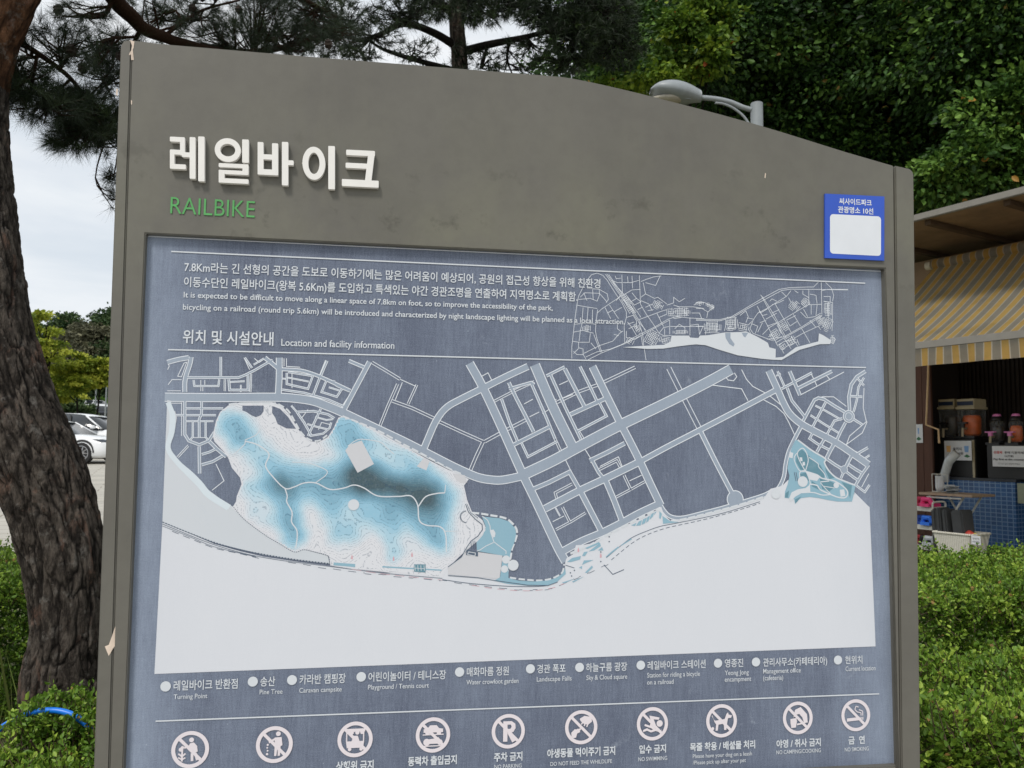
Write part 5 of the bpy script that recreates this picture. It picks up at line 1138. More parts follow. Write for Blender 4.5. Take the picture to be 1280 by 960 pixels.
# big crown over the street lamp and the neighbours to the right; the wood goes on up the bank
broadleaf('broadleaf_tree', 'tall dark maple whose boughs hang above the street lamp', 1010, 14.0,
          [(900, 60, 1.5, 1.0, 12.6), (980, 20, 1.7, 1.0, 12.8), (1060, 50, 1.6, .9, 12.6), (940, -60, 2.0, 1.2, 13), (1080, -50, 2.0, 1.2, 13), (1020, 95, 1.3, .6, 12.8), (900, 130, .9, .5, 13), (980, -160, 2.2, 1.4, 13.4), (1140, 70, 1.3, .9, 12.9)], 21, 72000, .088, LM_DK, M_TRK, WG, .2)
broadleaf('broadleaf_tree', 'spreading dark tree with leafy boughs in the top right corner of the wood', 1260, 12.2,
          [(1180, 40, 1.4, .9, 11), (1250, 30, 1.5, 1.0, 10.8), (1320, 60, 1.6, 1.1, 11), (1220, 100, 1.0, .6, 11.2), (1290, -60, 2.0, 1.2, 11), (1170, -70, 1.8, 1.1, 11.3), (1400, 20, 1.8, 1.3, 11.4), (1230, 60, 1.0, .6, 10.8)], 22, 62000, .085, LM_DK, M_TRK, WG, .18)
broadleaf('broadleaf_tree', 'low leafy shrub-like tree with light green sprays just over the kiosk roof', 1240, 11.4,
          [(1250, 165, .62, .5, 10.2), (1275, 130, .55, .45, 10.2), (1205, 215, .6, .36, 10.4), (1165, 235, .5, .3, 10.6), (1300, 190, .7, .5, 10.2), (1250, 215, .5, .3, 10.3), (1340, 150, .9, .7, 10.4)], 23, 22000, .088, LM_MD, M_TRK, WG, .07, clump=(.22, .4))
broadleaf('broadleaf_tree', 'yellow-green maple sapling with a few rusty leaves between the pine and the street lamp', 838, 12.2,
          [(862, 30, .34, .36, 11.4), (884, 66, .32, .26, 11.4), (848, 78, .32, .2, 11.5), (810, 100, .34, .18, 11.4), (765, 106, .22, .1, 11.4), (895, 30, .22, .3, 11.6), (872, 0, .3, .3, 11.5)], 24, 6000, .09, LM_LT, M_TRK, WG, .05, clump=(.2, .42))
broadleaf('broadleaf_tree', 'dark bushy tree standing lower on the bank, right of the lamp post', 1090, 14.6,
          [(960, 160, .9, .55, 13.4), (1040, 170, 1.0, .55, 13.4), (1100, 200, 1.0, .5, 13.2), (1010, 130, .8, .5, 13.6), (1130, 160, 1.0, .55, 13.6), (1150, 200, .9, .5, 13.2), (1180, 240, .9, .5, 13.2)], 25, 40000, .088, LM_DK, M_TRK, WG, .12)
broadleaf('broadleaf_tree', 'hazy green tree of fine foliage directly left of the yellow-green maple', 770, 16.5,
          [(800, 20, 1.3, 1.2, 15.5), (750, 70, 1.2, .9, 15.6), (810, 90, 1.3, .7, 15.4), (720, 105, .8, .35, 15.6), (840, 50, 1.3, 1.0, 15.8), (780, -50, 1.8, 1.2, 15.6), (860, -90, 2, 1.4, 16), (860, 110, 1.2, .7, 15.6)], 26, 34000, .10, LM_MD, M_TRK, WG, .14)
k = 0
for px, dep, els in ((880, 19, [(860, 40, 2.6, 1.9, 19), (930, 100, 2.3, 1.4, 19), (870, 130, 2.2, 1.0, 18.6), (900, -60, 3, 2, 19)]), (1000, 20, [(1000, 20, 2.8, 2, 20), (1040, 110, 2.6, 1.5, 20), (960, 160, 2.2, 1.2, 19.6), (1010, -80, 3, 2, 20)]), (1120, 19, [(1120, 40, 2.8, 2, 19), (1150, 130, 2.6, 1.5, 18.6), (1090, 170, 2.4, 1.2, 18.6), (1120, -70, 3, 2, 19), (1160, 220, 2.2, 1, 18)]), (1240, 18, [(1230, 50, 2.6, 2, 18), (1260, 140, 2.6, 1.5, 17.6), (1210, 200, 2.2, 1.1, 17.4), (1260, -60, 3, 2, 18)]), (1340, 17, [(1330, 80, 2.6, 2.2, 17), (1330, 200, 2.4, 1.4, 16.8), (1360, -60, 3, 2, 17), (1450, 60, 3, 2.4, 17)])):
    broadleaf('broadleaf_tree', ['large dark tree deep in the wood behind the yellow-green maple', 'large dark tree deep in the wood behind the street lamp', 'large dark tree in the wood right of the street lamp, behind the bushy one', 'large dark tree deep in the wood above the kiosk roof edge', 'large dark tree at the far right of the wood behind the kiosk'][k], px, dep, els, 31 + k, 15000, .30, LM_DK, M_TRK, WG, .24, clump=(.5, 1.1), per=40); k += 1

# the far wood on the bank that reads as one dark mass
rng = np.random.default_rng(50); PP = []
for i in range(150):
    x = rng.uniform(2, 34); y = rng.uniform(22, 42); g = gz(x, y); h = rng.uniform(4, 8); m = 420
    q3 = rng.normal(0, 1, (m, 3)); q3 = unit(q3) * (rng.random((m, 1)) ** .5) * np.array([1.8, 1.8, h * .5]); PP.append(q3 + np.array([x, y, g + h * .55]))
PP = np.concatenate(PP)
tag(leaf_obj('wood', rng, PP, rng.normal(0, 1, PP.shape), .42, LM_DK, None, rng.random(len(PP)) * .7, oval=True, aspect=.7), 'dark wood continuing up the bank behind the nearer trees', 'wood', kind='stuff')

m = 52000; q3 = np.stack([rng.uniform(1.2, 26, m), rng.uniform(11.5, 30, m), np.zeros(m)], 1); q3 = q3[(q3[:, 1] + .35 * q3[:, 0] > 13.5)]
q3[:, 2] = np.array([gz(a_, b_) for a_, b_ in q3[:, :2]]) + rng.random(len(q3)) ** 2 * .45
tag(leaf_obj('undergrowth', rng, q3, np.array([[0, -.2, .7]] * len(q3)), .20, LM_DK, None, rng.random(len(q3)) * .9, oval=True, aspect=.6), 'low leafy undergrowth covering the wooded bank', 'undergrowth', kind='stuff')

# ================================================================== STREET LAMP
M_LAMP = plain('lamp_grey_metal', lin((138, 144, 147)), .42, .06, 12, dirt=lin((120, 122, 118)))
LD = 8.0
lp0 = WP(945.5, 480, LD); lbase = Vector((lp0.x, LD, gz(lp0.x, LD)))
LAMP = empty('street_lamp', lbase, 0, 'pale grey street lamp with a curved arm reaching over the board edge', 'street lamp')
lw = lambda x, y, d=LD: WP(x, y, d) - lbase
mb = MB(); pt = lw(945.8, 129.5); mb.tube([Vector((0, 0, 0)), Vector((pt.x, pt.y, pt.z * .5)), pt], [.082, .072, .062], 18); mb.lathe((0, 0, 0), [(.16, 0), (.16, .02), (.10, .03), (.10, .12), (.085, .13)], 18); mb.build('pole', M_LAMP, LAMP, smooth=False)
mb = MB(); mb.tube([Vector(p) for p in cr_smooth([tuple(lw(940, 137.5)), tuple(lw(928, 134)), tuple(lw(912, 127.5)), tuple(lw(893, 123.5)), tuple(lw(868, 121.5))], 5)], .026, 12); mb.build('arm', M_LAMP, LAMP, smooth=True)
mb = MB(); mb.tube([Vector(p) for p in cr_smooth([tuple(lw(938, 158)), tuple(lw(930, 146)), tuple(lw(918, 136)), tuple(lw(905, 130)), tuple(lw(894, 128.5))], 5)], .013, 10); mb.build('brace', M_LAMP, LAMP, smooth=True)
# cobra head: lofted shell
mb = MB(); A, B = lw(876, 121), lw(812.5, 114); ax = (B - A); st = 14; rings = []
for i in range(st + 1):
    t = i / st; c = A + ax * t; w_ = .055 + .125 * math.sin(min(1, t * 1.25) * math.pi * .62) ** 1.1; w_ *= math.sqrt(max(0.02, 1 - max(0, t - .8) ** 2 * 22)); ht = .045 + .085 * math.sin(math.pi * min(1, t * .9 + .08)); hb = .055 + .03 * math.sin(math.pi * t)
    ring = []
    for k in range(16):
        a = 2 * math.pi * k / 16; s_ = math.sin(a)
        ring.append(c + Vector((0, math.cos(a) * w_, s_ * (ht if s_ > 0 else hb) * math.sqrt(max(.05, 1 - max(0, t - .75) ** 2 * 14)))))
    rings.append(ring)
n0 = 0
for r1 in rings: mb.v += [tuple(p) for p in r1]
for i in range(st):
    for k in range(16):
        a = i * 16 + k; b = i * 16 + (k + 1) % 16; mb.f.append([a, b, b + 16, a + 16]); mb.m.append(0)
mb.f.append(list(range(16))); mb.m.append(0); mb.f.append(list(range(st * 16, st * 16 + 16))[::-1]); mb.m.append(0)
HEAD = mb.build('lamp_head', M_LAMP, LAMP, smooth=True)
M_LENS = plain('lamp_glass_clouded', lin((168, 162, 148)), .15, .1, 20)
mb = MB(); cc = A + ax * .66 + Vector((0, 0, -.066)); mb.lathe(cc, [(.03, -.05), (.08, -.042), (.105, -.022), (.118, .0)], 20, rot=Matrix.Diagonal((1.5, 1, 1)) @ Matrix.Rotation(0, 3, 'Z')); mb.build('lens', M_LENS, HEAD, smooth=True)
mb = MB(); mb.tube([A + ax * .30 + Vector((0, 0, .02)), A + ax * .30 + Vector((0, 0, -.07))], .075, 14); mb.build('housing_clip', M_LAMP, HEAD)

# ================================================================== KIOSK
KO = Vector((3.53, 7.59, 0)); KF = Vector((.5, -.8660254, 0)); KN = Vector((.8660254, .5, 0)); KZ = .21
def K(a, b, z): return KO + KF * a + KN * b + Vector((0, 0, z))
def KP(px, py, b):
    d = ray(px, py); t = ((KO + KN * b - CAM).dot(KN)) / d.dot(KN); return CAM + d * t
def kab(p): q_ = p - KO; return q_.dot(KF), q_.dot(KN)
KROT = Matrix((KF, KN, Vector((0, 0, 1)))).transposed()
M_BRN = plain('brown_stained_timber', lin((78, 50, 38)), .75, .25, 5, sc=(1, 1, .15))
M_SLAT = plain('dark_slats', lin((38, 30, 26)), .8, .25, 6, sc=(1, 1, .2))
M_PLY = plain('weathered_plywood', lin((140, 117, 94)), .85, .28, 3.0, dirt=lin((92, 72, 54)), sc=(1, 1, 1))
M_BEAM = plain('dark_roof_timber', lin((84, 66, 50)), .85, .25, 5)
M_FASC = plain('grey_fascia_metal', lin((128, 124, 116)), .5, .08, 10)
KIOSK = empty('kiosk', K(2.5, 3, KZ), 0, 'open timber snack kiosk with a flat plywood roof and dark slatted back wall', 'kiosk')
ko = KIOSK.location
def kbox(mb, a0, a1, b0, b1, z0, z1, mi=0):
    mb.box(K((a0 + a1) / 2, (b0 + b1) / 2, (z0 + z1) / 2) - ko, (a1 - a0, b1 - b0, z1 - z0), KROT, mi)
mb = MB(); kbox(mb, -1.4, 6.2, 1.35, 4.4, KZ - .3, KZ + .02); mb.build('floor', M_KFLOOR, KIOSK)
rz0 = KP(1150, 275, .45).z
mb = MB(); kbox(mb, -1.5, 6.4, .45, 4.7, rz0, rz0 + .05); mb.build('roof', M_PLY, KIOSK)
mb = MB(); kbox(mb, -1.52, 6.42, .40, .448, rz0 - .012, rz0 + .052); mb.build('fascia', M_FASC, KIOSK, bevel=.006)
for a in (-1.35, -.6, .15, .9, 1.65, 2.4, 3.15, 3.9, 4.65, 5.4):
    mb = MB(); kbox(mb, a, a + .06, .50, 3.2, rz0 - .05, rz0 - .003); mb.build('roof_beam', M_BEAM, KIOSK)
mb = MB(); kbox(mb, -1.5, 6.4, 3.22, 3.36, KZ + .02, rz0 - .002)
for i in range(150):
    a = -1.45 + i * .052; kbox(mb, a, a + .030, 3.192, 3.219, KZ + .03, rz0 - .12)
mb.build('back_wall', M_SLAT, KIOSK)
mb = MB(); kbox(mb, -1.5, 6.4, 1.66, 1.76, 2.62, rz0 - .112); mb.build('header_beam', M_PLY, KIOSK)
# left side wall return, clad in brown boards
pL = KP(1165, 560, 1.80); aL = kab(pL)[0]
mb = MB(); 
for i in range(5): kbox(mb, aL - .52 + i * .105, aL - .52 + i * .105 + .1, 1.80, 1.835, KZ + .02, 2.60)
mb.build('front_boards', M_BRN, KIOSK)
mb = MB(); kbox(mb, aL - .56, aL - .50, 1.84, 3.19, KZ + .02, 2.60); mb.build('side_wall', M_SLAT, KIOSK)
kp = Vector((0, 0, 0))

# awning
def awn_mat():
    m, t, b = newmat('striped_awning_fabric')
    a = N(t, 'ShaderNodeAttribute', attribute_name='tint')
    fr = N(t, 'ShaderNodeMath', operation='FRACT'); t.links.new(a.outputs['Fac'], fr.inputs[0])
    r = ramp(t, fr.outputs[0], [(0, lin((242, 202, 122))), (.40, lin((242, 202, 122))), (.41, lin((240, 232, 218))), (.47, lin((240, 232, 218))), (.48, lin((184, 178, 166))), (.93, lin((184, 178, 166))), (.94, lin((240, 232, 218)))])
    for n in t.nodes:
        if n.type == 'VALTORGB': n.color_ramp.interpolation = 'CONSTANT'
    c = mixc(t, ramp(t, noise(t, 3, 6, .65), [(.45, (0, 0, 0)), (.8, (.45, .45, .45))]), r, lin((104, 92, 66)))
    t.links.new(c, b.inputs['Base Color']); b.inputs['Roughness'].default_value = .8
    tr = N(t, 'ShaderNodeBsdfTranslucent'); t.links.new(c, tr.inputs[0]); ms = N(t, 'ShaderNodeMixShader'); ms.inputs[0].default_value = .74; o = t.nodes['Material Output']
    t.links.new(b.outputs[0], ms.inputs[1]); t.links.new(tr.outputs[0], ms.inputs[2]); t.links.new(ms.outputs[0], o.inputs[0])
    return m
M_AWN = awn_mat()
A0 = KP(1166, 326, 1.5); a0 = kab(A0)[0]; zr = A0.z - .09
F0 = KP(1145, 437, 0); zf = F0.z + .03; aw1 = a0 + 4.6
AWN = empty('awning', K(a0 + 2, 0, 0), 0, 'orange, grey and white striped roller awning rolled out under the kiosk roof', 'awning'); ao = AWN.location
V = []; T = []; na, nb = 184, 10; SW = .140
for i in range(na + 1):
    for j in range(nb + 1):
        s_ = j / nb; a = a0 + (aw1 - a0) * i / na; z = zr + (zf - zr) * s_ - .06 * math.sin(math.pi * s_) + .006 * math.sin(a * 9 + s_ * 3) * math.sin(math.pi * s_)
        V.append(tuple(K(a, 1.5 * (1 - s_), z) - ao)); T.append((a - a0) / SW)
F = np.array([(i * (nb + 1) + j, (i + 1) * (nb + 1) + j, (i + 1) * (nb + 1) + j + 1, i * (nb + 1) + j + 1) for i in range(na) for j in range(nb)])
link('cloth', arr_mesh('cloth', np.array(V), F, np.array(T)), M_AWN, AWN, smooth=True)
V = []; T = []
for i in range(na + 1):
    for j in range(4):
        a = a0 + (aw1 - a0) * i / na; V.append(tuple(K(a, -.055 - .012 * math.sin(a * 14) * j / 3, zf - .035 - j * .052) - ao)); T.append((a - a0) / SW)
F = np.array([(i * 4 + j, (i + 1) * 4 + j, (i + 1) * 4 + j + 1, i * 4 + j + 1) for i in range(na) for j in range(3)])
link('valance', arr_mesh('valance', np.array(V), F, np.array(T)), M_AWN, AWN, smooth=True)
mb = MB(); mb.box(K((a0 + aw1) / 2, -.035, zf - .005) - ao, (aw1 - a0 + .04, .05, .075), KROT); mb.build('front_bar', M_FASC, AWN, bevel=.012)
mb = MB(); rr_ = .055; nseg = 60
V = []; T = []; 
for i in range(nseg * 3 + 1):
    a = a0 - .02 + (aw1 - a0) * i / (nseg * 3)
    for k in range(14):
        an = 2 * math.pi * k / 14; V.append(tuple(K(a, 1.53 + rr_ * math.cos(an), zr + .05 + rr_ * math.sin(an)) - ao)); T.append((a - a0) / SW)
F = np.array([(i * 14 + k, (i + 1) * 14 + k, (i + 1) * 14 + (k + 1) % 14, i * 14 + (k + 1) % 14) for i in range(nseg * 3) for k in range(14)])
link('roller', arr_mesh('roller', np.array(V), F, np.array(T)), M_AWN, AWN, smooth=True)
mb = MB(); mb.tube([K(a0 - .03, 1.53, zr + .05) - ao, K(a0 - .09, 1.53, zr + .05) - ao], .048, 14); mb.build('roller_end', plain('cream_plastic_end', lin((196, 186, 166)), .5), AWN)
for a in (a0 + 1.0, a0 + 3.6):
    mb = MB(); pts_ = []
    for q_ in (0.02, .25, .5, .75, .97):
        pts_.append(K(a - .35 * (1 - q_), 1.5 * q_, zf + (zr - zf) * q_ - .085 - .05 * math.sin(math.pi * q_)) - ao)
    mb.tube(pts_, .007, 8); mb.build('folding_arm', M_BEAM, AWN)
# winding rod hanging on the left
mb = MB(); b_ = 1.58; P_ = [KP(x, y, b_) for x, y in ((1160.5, 436), (1160, 470), (1158.5, 510), (1157.5, 531), (1173, 537), (1174, 554))]
mb.tube([P_[0] + Vector((0, 0, .3))] + P_, .011, 8); rod = mb.build('crank_rod', plain('pale_wood_rod', lin((186, 158, 122)), .6, .1, 20)); tag(rod, 'thin pale crank rod hanging from the awning at the kiosk side', 'rod')

# tiled counter
def tile_mat():
    m, t, b = newmat('blue_mosaic_tile')
    tcn = N(t, 'ShaderNodeTexCoord'); br = N(t, 'ShaderNodeTexBrick', offset=0.0); mpn = N(t, 'ShaderNodeMapping'); t.links.new(tcn.outputs['UV'], br.inputs['Vector'])
    br.inputs['Scale'].default_value = 1.0; br.inputs['Brick Width'].default_value = .058; br.inputs['Row Height'].default_value = .045; br.inputs['Mortar Size'].default_value = .0042; br.inputs['Bias'].default_value = -.1
    br.inputs['Color1'].default_value = lin((46, 80, 126)) + (1,); br.inputs['Color2'].default_value = lin((58, 96, 144)) + (1,); br.inputs['Mortar'].default_value = lin((108, 136, 168)) + (1,)
    t.links.new(br.outputs['Color'], b.inputs['Base Color']); b.inputs['Roughness'].default_value = .25
    return m
M_TILE = tile_mat()
bC = 2.04; cL = kab(KP(1180, 640, bC))[0]; cR = kab(KP(1270, 640, bC))[0]
zt = KP(1230, 599, bC).z
def uvbox(name, a0, a1, b0, b1, z0, z1, mat, parent, org):
    me = bpy.data.meshes.new(name); bm = bmesh.new(); uv = bm.loops.layers.uv.new('uv')
    def fc(ps, us):
        f = bm.faces.new([bm.verts.new(p - org) for p in ps])
        for l, u in zip(f.loops, us): l[uv].uv = u
    P = lambda a, b, z: K(a, b, z)
    fc([P(a0, b0, z0), P(a1, b0, z0), P(a1, b0, z1), P(a0, b0, z1)], [(a0, z0), (a1, z0), (a1, z1), (a0, z1)])
    fc([P(a1, b0, z0), P(a1, b1, z0), P(a1, b1, z1), P(a1, b0, z1)], [(b0, z0), (b1, z0), (b1, z1), (b0, z1)])
    fc([P(a0, b1, z0), P(a0, b0, z0), P(a0, b0, z1), P(a0, b1, z1)], [(b1, z0), (b0, z0), (b0, z1), (b1, z1)])
    fc([P(a1, b1, z0), P(a0, b1, z0), P(a0, b1, z1), P(a1, b1, z1)], [(a1, z0), (a0, z0), (a0, z1), (a1, z1)])
    fc([P(a0, b0, z1), P(a1, b0, z1), P(a1, b1, z1), P(a0, b1, z1)], [(a0, b0), (a1, b0), (a1, b1), (a0, b1)])
    fc([P(a0, b1, z0), P(a1, b1, z0), P(a1, b0, z0), P(a0, b0, z0)], [(a0, b1), (a1, b1), (a1, b0), (a0, b0)])
    bm.to_mesh(me); bm.free(); return link(name, me, mat, parent)
CNT = empty('counter', K((cL + cR) / 2, bC + .3, KZ + .02), 0, 'serving counter faced with small blue mosaic tiles', 'counter'); co_ = CNT.location
uvbox('tiled_body', cL - .3, cR, bC, bC + .6, KZ + .06, zt - .02, M_TILE, CNT, co_)
mb = MB(); mb.box(K((cL + cR) / 2 - .15, bC + .3, zt - .005) - co_, (cR - cL + .34, .62, .03), KROT); mb.build('worktop', plain('dark_worktop', lin((40, 44, 52)), .35), CNT, bevel=.004)
mb = MB(); mb.box(K((cL + cR) / 2 - .15, bC + .3, KZ + .041) - co_, (cR - cL + .2, .5, .038), KROT); mb.build('plinth', plain('black_plinth', (.02, .02, .02), .7), CNT)
M_PAPER = plain('white_printed_paper', lin((206, 208, 212)), .6, .04, 20)
M_INKT = plain('dark_letter_ink', lin((40, 40, 46)), .6); M_REDT = plain('red_letter_ink', lin((190, 40, 40)), .6)
M_CUPB = plain('cup_blue_print', lin((122, 160, 206)), .6, .1, 60); M_CUPO = plain('cup_orange_print', lin((226, 178, 112)), .6, .1, 60); M_LEAFP = plain('leaf_green_print', lin((52, 108, 72)), .6, .2, 60)
def kcard(name, label, cat, x0, y0, x1, y1, b, parent=None):
    p0 = KP(x0, y1, b); p1 = KP(x1, y1, b); zt_ = KP(x0, y0, b).z; aA, aB = kab(p0)[0], kab(p1)[0]
    mb = MB(); org = K((aA + aB) / 2, b, p0.z)
    mb.box(K((aA + aB) / 2, b, (p0.z + zt_) / 2) - org, (aB - aA, .004, zt_ - p0.z), KROT)
    o = mb.build(name, M_PAPER); o.location = org
    if label: tag(o, label, cat)
    return o, aA, aB, p0.z, zt_, b, org
def kprint(card, polys, mat, name):
    o, aA, aB, z0, z1, b, org = card; mb = MB()
    for k, pg in enumerate(polys): mb.face([K(aA + (aB - aA) * u, b - .0032 - k * .00002, z0 + (z1 - z0) * v) - org for u, v in pg])
    return mb.build(name, mat, o)
def ktext(card, s, u0, u1, v, h, mat, name='lettering', bold=.02):
    o, aA, aB, z0, z1, b, org = card; me = text_mesh(s, bold, 2); n = len(me.vertices); co = np.empty(n * 3, np.float32); me.vertices.foreach_get('co', co); co = co.reshape(-1, 3); mn, mx_ = co.min(0), co.max(0)
    for i, v_ in enumerate(me.vertices):
        u = u0 + (u1 - u0) * (co[i, 0] - mn[0]) / (mx_[0] - mn[0]); w = v + h * (co[i, 1] - mn[1]) / (mx_[1] - mn[1])
        v_.co = K(aA + (aB - aA) * u, b - .0036, z0 + (z1 - z0) * w) - org
    me.materials.clear(); me.update(); return link(name, me, mat, o)
CUP = lambda u, v: [(u - .085, v + .32), (u + .085, v + .32), (u + .065, v), (u - .065, v)]
c1 = kcard('price_sign', 'white card with a yellow and a blue cup drawing under the left juice dispensers', 'sign', 1181, 551, 1215, 575, 2.06)
kprint(c1, [CUP(.16, .42)], M_CUPO, 'cup_picture'); kprint(c1, [CUP(.82, .42)], M_CUPB, 'cup_picture'); kprint(c1, [[(.72, .2), (.82, .32), (.95, .2), (.84, .14)]], M_LEAFP, 'leaf_picture')
ktext(c1, '슬러시', .32, .64, .50, .17, M_INKT); ktext(c1, '3,000원', .30, .70, .28, .15, M_INKT)
c2 = kcard('notice_sign', 'white notice card reading Pay first at the counter, under the pink-lidded dispensers', 'sign', 1241, 557.5, 1282, 583, 2.04)
ktext(c2, '선결제', .05, .31, .62, .14, M_REDT); ktext(c2, '후에 이용하세', .38, .96, .62, .13, M_INKT); ktext(c2, '요(선불)', .38, .66, .45, .12, M_INKT); ktext(c2, 'Pay first at the counter', .04, .98, .28, .13, M_INKT, bold=.03); ktext(c2, '다 드신 컵은 반납해 주세요', .18, .84, .10, .09, M_INKT, bold=0)
c3 = kcard('poster', 'small white poster with a blue cup picture on the brown kiosk boards', 'poster', 1143.5, 530.5, 1153.8, 553.5, 1.79)
kprint(c3, [CUP(.5, .48)], M_CUPB, 'cup_picture'); kprint(c3, [[(.2, .2), (.5, .34), (.85, .2), (.5, .12)]], M_LEAFP, 'leaf_picture')
c4 = kcard('notice_sign', 'pale green menu board fixed at the right end of the blue tiled counter', 'sign', 1272.5, 604, 1290, 629, 2.03); c4[0].data.materials.clear(); c4[0].data.materials.append(plain('pale_green_board', lin((134, 140, 122)), .6, .1, 30))

# juice dispensers
M_BLK = plain('black_plastic', (.012, .012, .013), .4); M_CREAM = plain('cream_plastic_lid', lin((172, 162, 136)), .5, .08, 12); M_NAVYB = plain('navy_band', lin((30, 44, 70)), .5)
M_JUICE = plain('orange_juice', lin((204, 92, 16)), .35, .2, 14); M_COLA = plain('dark_drink', lin((34, 26, 24)), .3, .2, 14); M_PINKP = plain('pink_plastic', lin((206, 120, 178)), .4, .08, 20)
def glassy():
    m, t, b = newmat('clear_tank_plastic'); b.inputs['Base Color'].default_value = (.35, .37, .38, 1); b.inputs['Roughness'].default_value = .12
    tr = N(t, 'ShaderNodeBsdfTransparent'); ms = N(t, 'ShaderNodeMixShader'); ms.inputs[0].default_value = .87; o = t.nodes['Material Output']
    t.links.new(b.outputs[0], ms.inputs[1]); t.links.new(tr.outputs[0], ms.inputs[2]); t.links.new(ms.outputs[0], o.inputs[0]); return m
M_TANK = glassy()
def dispenser(label, x0, x1, ytop, ylid, ytank, ybot, b, drink, lidm, grp, band=True, round_=False):
    pA, pB = KP(x0, ybot, b), KP(x1, ybot, b); aA, aB = kab(pA)[0], kab(pB)[0]; z0 = pA.z; zl = KP(x0, ylid, b).z; zt_ = KP(x0, ytop, b).z; dpt = (aB - aA) * 1.25
    root = empty('juice_dispenser', K((aA + aB) / 2, b + dpt / 2, z0), 0, label, 'dispenser', grp); o = root.location
    def bx(mb, u0, u1, b0, b1, zz0, zz1): mb.box(K((u0 + u1) / 2, (b0 + b1) / 2, (zz0 + zz1) / 2) - o, (u1 - u0, b1 - b0, zz1 - zz0), KROT)
    w = aB - aA; m_ = w * .04
    mb = MB()
    if round_:
        mb.lathe(K((aA + aB) / 2, b + dpt / 2, 0) - o, [(w * .46, z0 + .02), (w * .5, z0 + .1), (w * .5, zl - .02), (w * .44, zl)], 20)
    else: bx(mb, aA + m_, aB - m_, b + .02, b + dpt - .02, z0 + .025, zl)
    mb.build('tank', M_TANK, root, bevel=0 if round_ else .012, smooth=round_)
    mb = MB(); zq = z0 + (zl - z0) * .80
    mb.lathe(K((aA + aB) / 2, b + dpt / 2, 0) - o, [(w * .30, z0 + .03), (w * .42, z0 + .06), (w * .43, zq - .04), (w * .36, zq)], 20); mb.build('drink', drink, root, smooth=True)
    mb = MB()
    if round_: mb.lathe(K((aA + aB) / 2, b + dpt / 2, 0) - o, [(w * .47, zl), (w * .47, zl + .01), (w * .32, zt_ - .01), (w * .2, zt_)], 20)
    else: bx(mb, aA, aB, b, b + dpt, zl, zl + .03); bx(mb, aA + m_, aB - m_, b + .015, b + dpt - .015, zl + .031, zt_)
    ld = mb.build('lid', M_BLK if round_ else lidm, root, bevel=0 if round_ else .006, smooth=round_)
    if round_:
        mb = MB(); mb.lathe(K((aA + aB) / 2, b + dpt / 2, 0) - o, [(w * .30, zt_ - .022), (w * .30, zt_ + .002), (w * .22, zt_ + .018)], 18); mb.build('cap', lidm, ld, smooth=False)
    if band and not round_:
        mb = MB(); bx(mb, aA + m_ * 2, aB - m_ * 2, b + .011, b + .014, zl + .045, zt_ - .028); mb.build('band', M_NAVYB, ld)
    mb = MB(); bx(mb, aA, aB, b - .02, b + dpt, z0, z0 + .024); mb.build('base', M_BLK, root)
    mb = MB(); am = (aA + aB) / 2; mb.tube([K(am, b + .02, z0 + (zl - z0) * .34) - o, K(am, b - .05, z0 + (zl - z0) * .34) - o, K(am, b - .055, z0 + .02) - o], .014, 8); tp_ = mb.build('tap', plain('cream_tap', lin((150, 138, 116)), .5), root)
    mb = MB(); bx(mb, am - .05, am + .05, b - .065, b - .02, z0 + (zl - z0) * .50, z0 + (zl - z0) * .55); bx(mb, am - .018, am + .018, b - .06, b - .03, z0 + (zl - z0) * .36, z0 + (zl - z0) * .50); mb.build('tap_lever', M_BLK if not round_ else M_PINKP, tp_)
    return root
bD = 2.14; DG = 'juice dispensers on the kiosk counter'
# black refrigerated bases they stand on
def stand(label, x0, x1, y0, b, dep):
    pA, pB = KP(x0, y0, b), KP(x1, y0, b); aA, aB = kab(pA)[0], kab(pB)[0]; o = K((aA + aB) / 2, b, zt + .0105); mb = MB()
    mb.box(K((aA + aB) / 2, b + dep / 2, (pA.z + zt + .0105) / 2) - o, (aB - aA, dep, pA.z - zt - .0105), KROT)
    ob = mb.build('dispenser_stand', M_BLK, bevel=.008); ob.location = o; tag(ob, label, 'stand'); 
    mb = MB(); mb.box(K(aB - .02, b - .008, (pA.z + zt) / 2) - o, (.022, .014, pA.z - zt - .02), KROT); mb.build('edge_strip', M_CREAM, ob)
    return ob
stand('black cabinet on the counter carrying the two cream-lidded dispensers', 1172, 1219, 549, bD - .03, .36)
stand('black cabinet on the counter carrying the pink-lidded dispensers', 1233, 1284, 556, bD - .05, .34)
dispenser('square dispenser of dark drink with a cream lid, left of the orange one', 1172, 1193.5, 499.5, 512, 0, 549, bD, M_COLA, M_CREAM, DG)
dispenser('square dispenser of orange juice with a cream lid and navy band', 1195, 1219, 499, 512, 0, 548, bD, M_JUICE, M_CREAM, DG)
dispenser('round pink-lidded dispenser of dark drink beside the square orange one', 1233, 1250, 519.5, 526, 0, 556, bD, M_COLA, M_PINKP, DG, round_=True)
dispenser('round pink-lidded dispenser half full of orange juice at the right edge', 1257, 1274, 519, 526, 0, 556, bD, M_JUICE, M_PINKP, DG, round_=True)

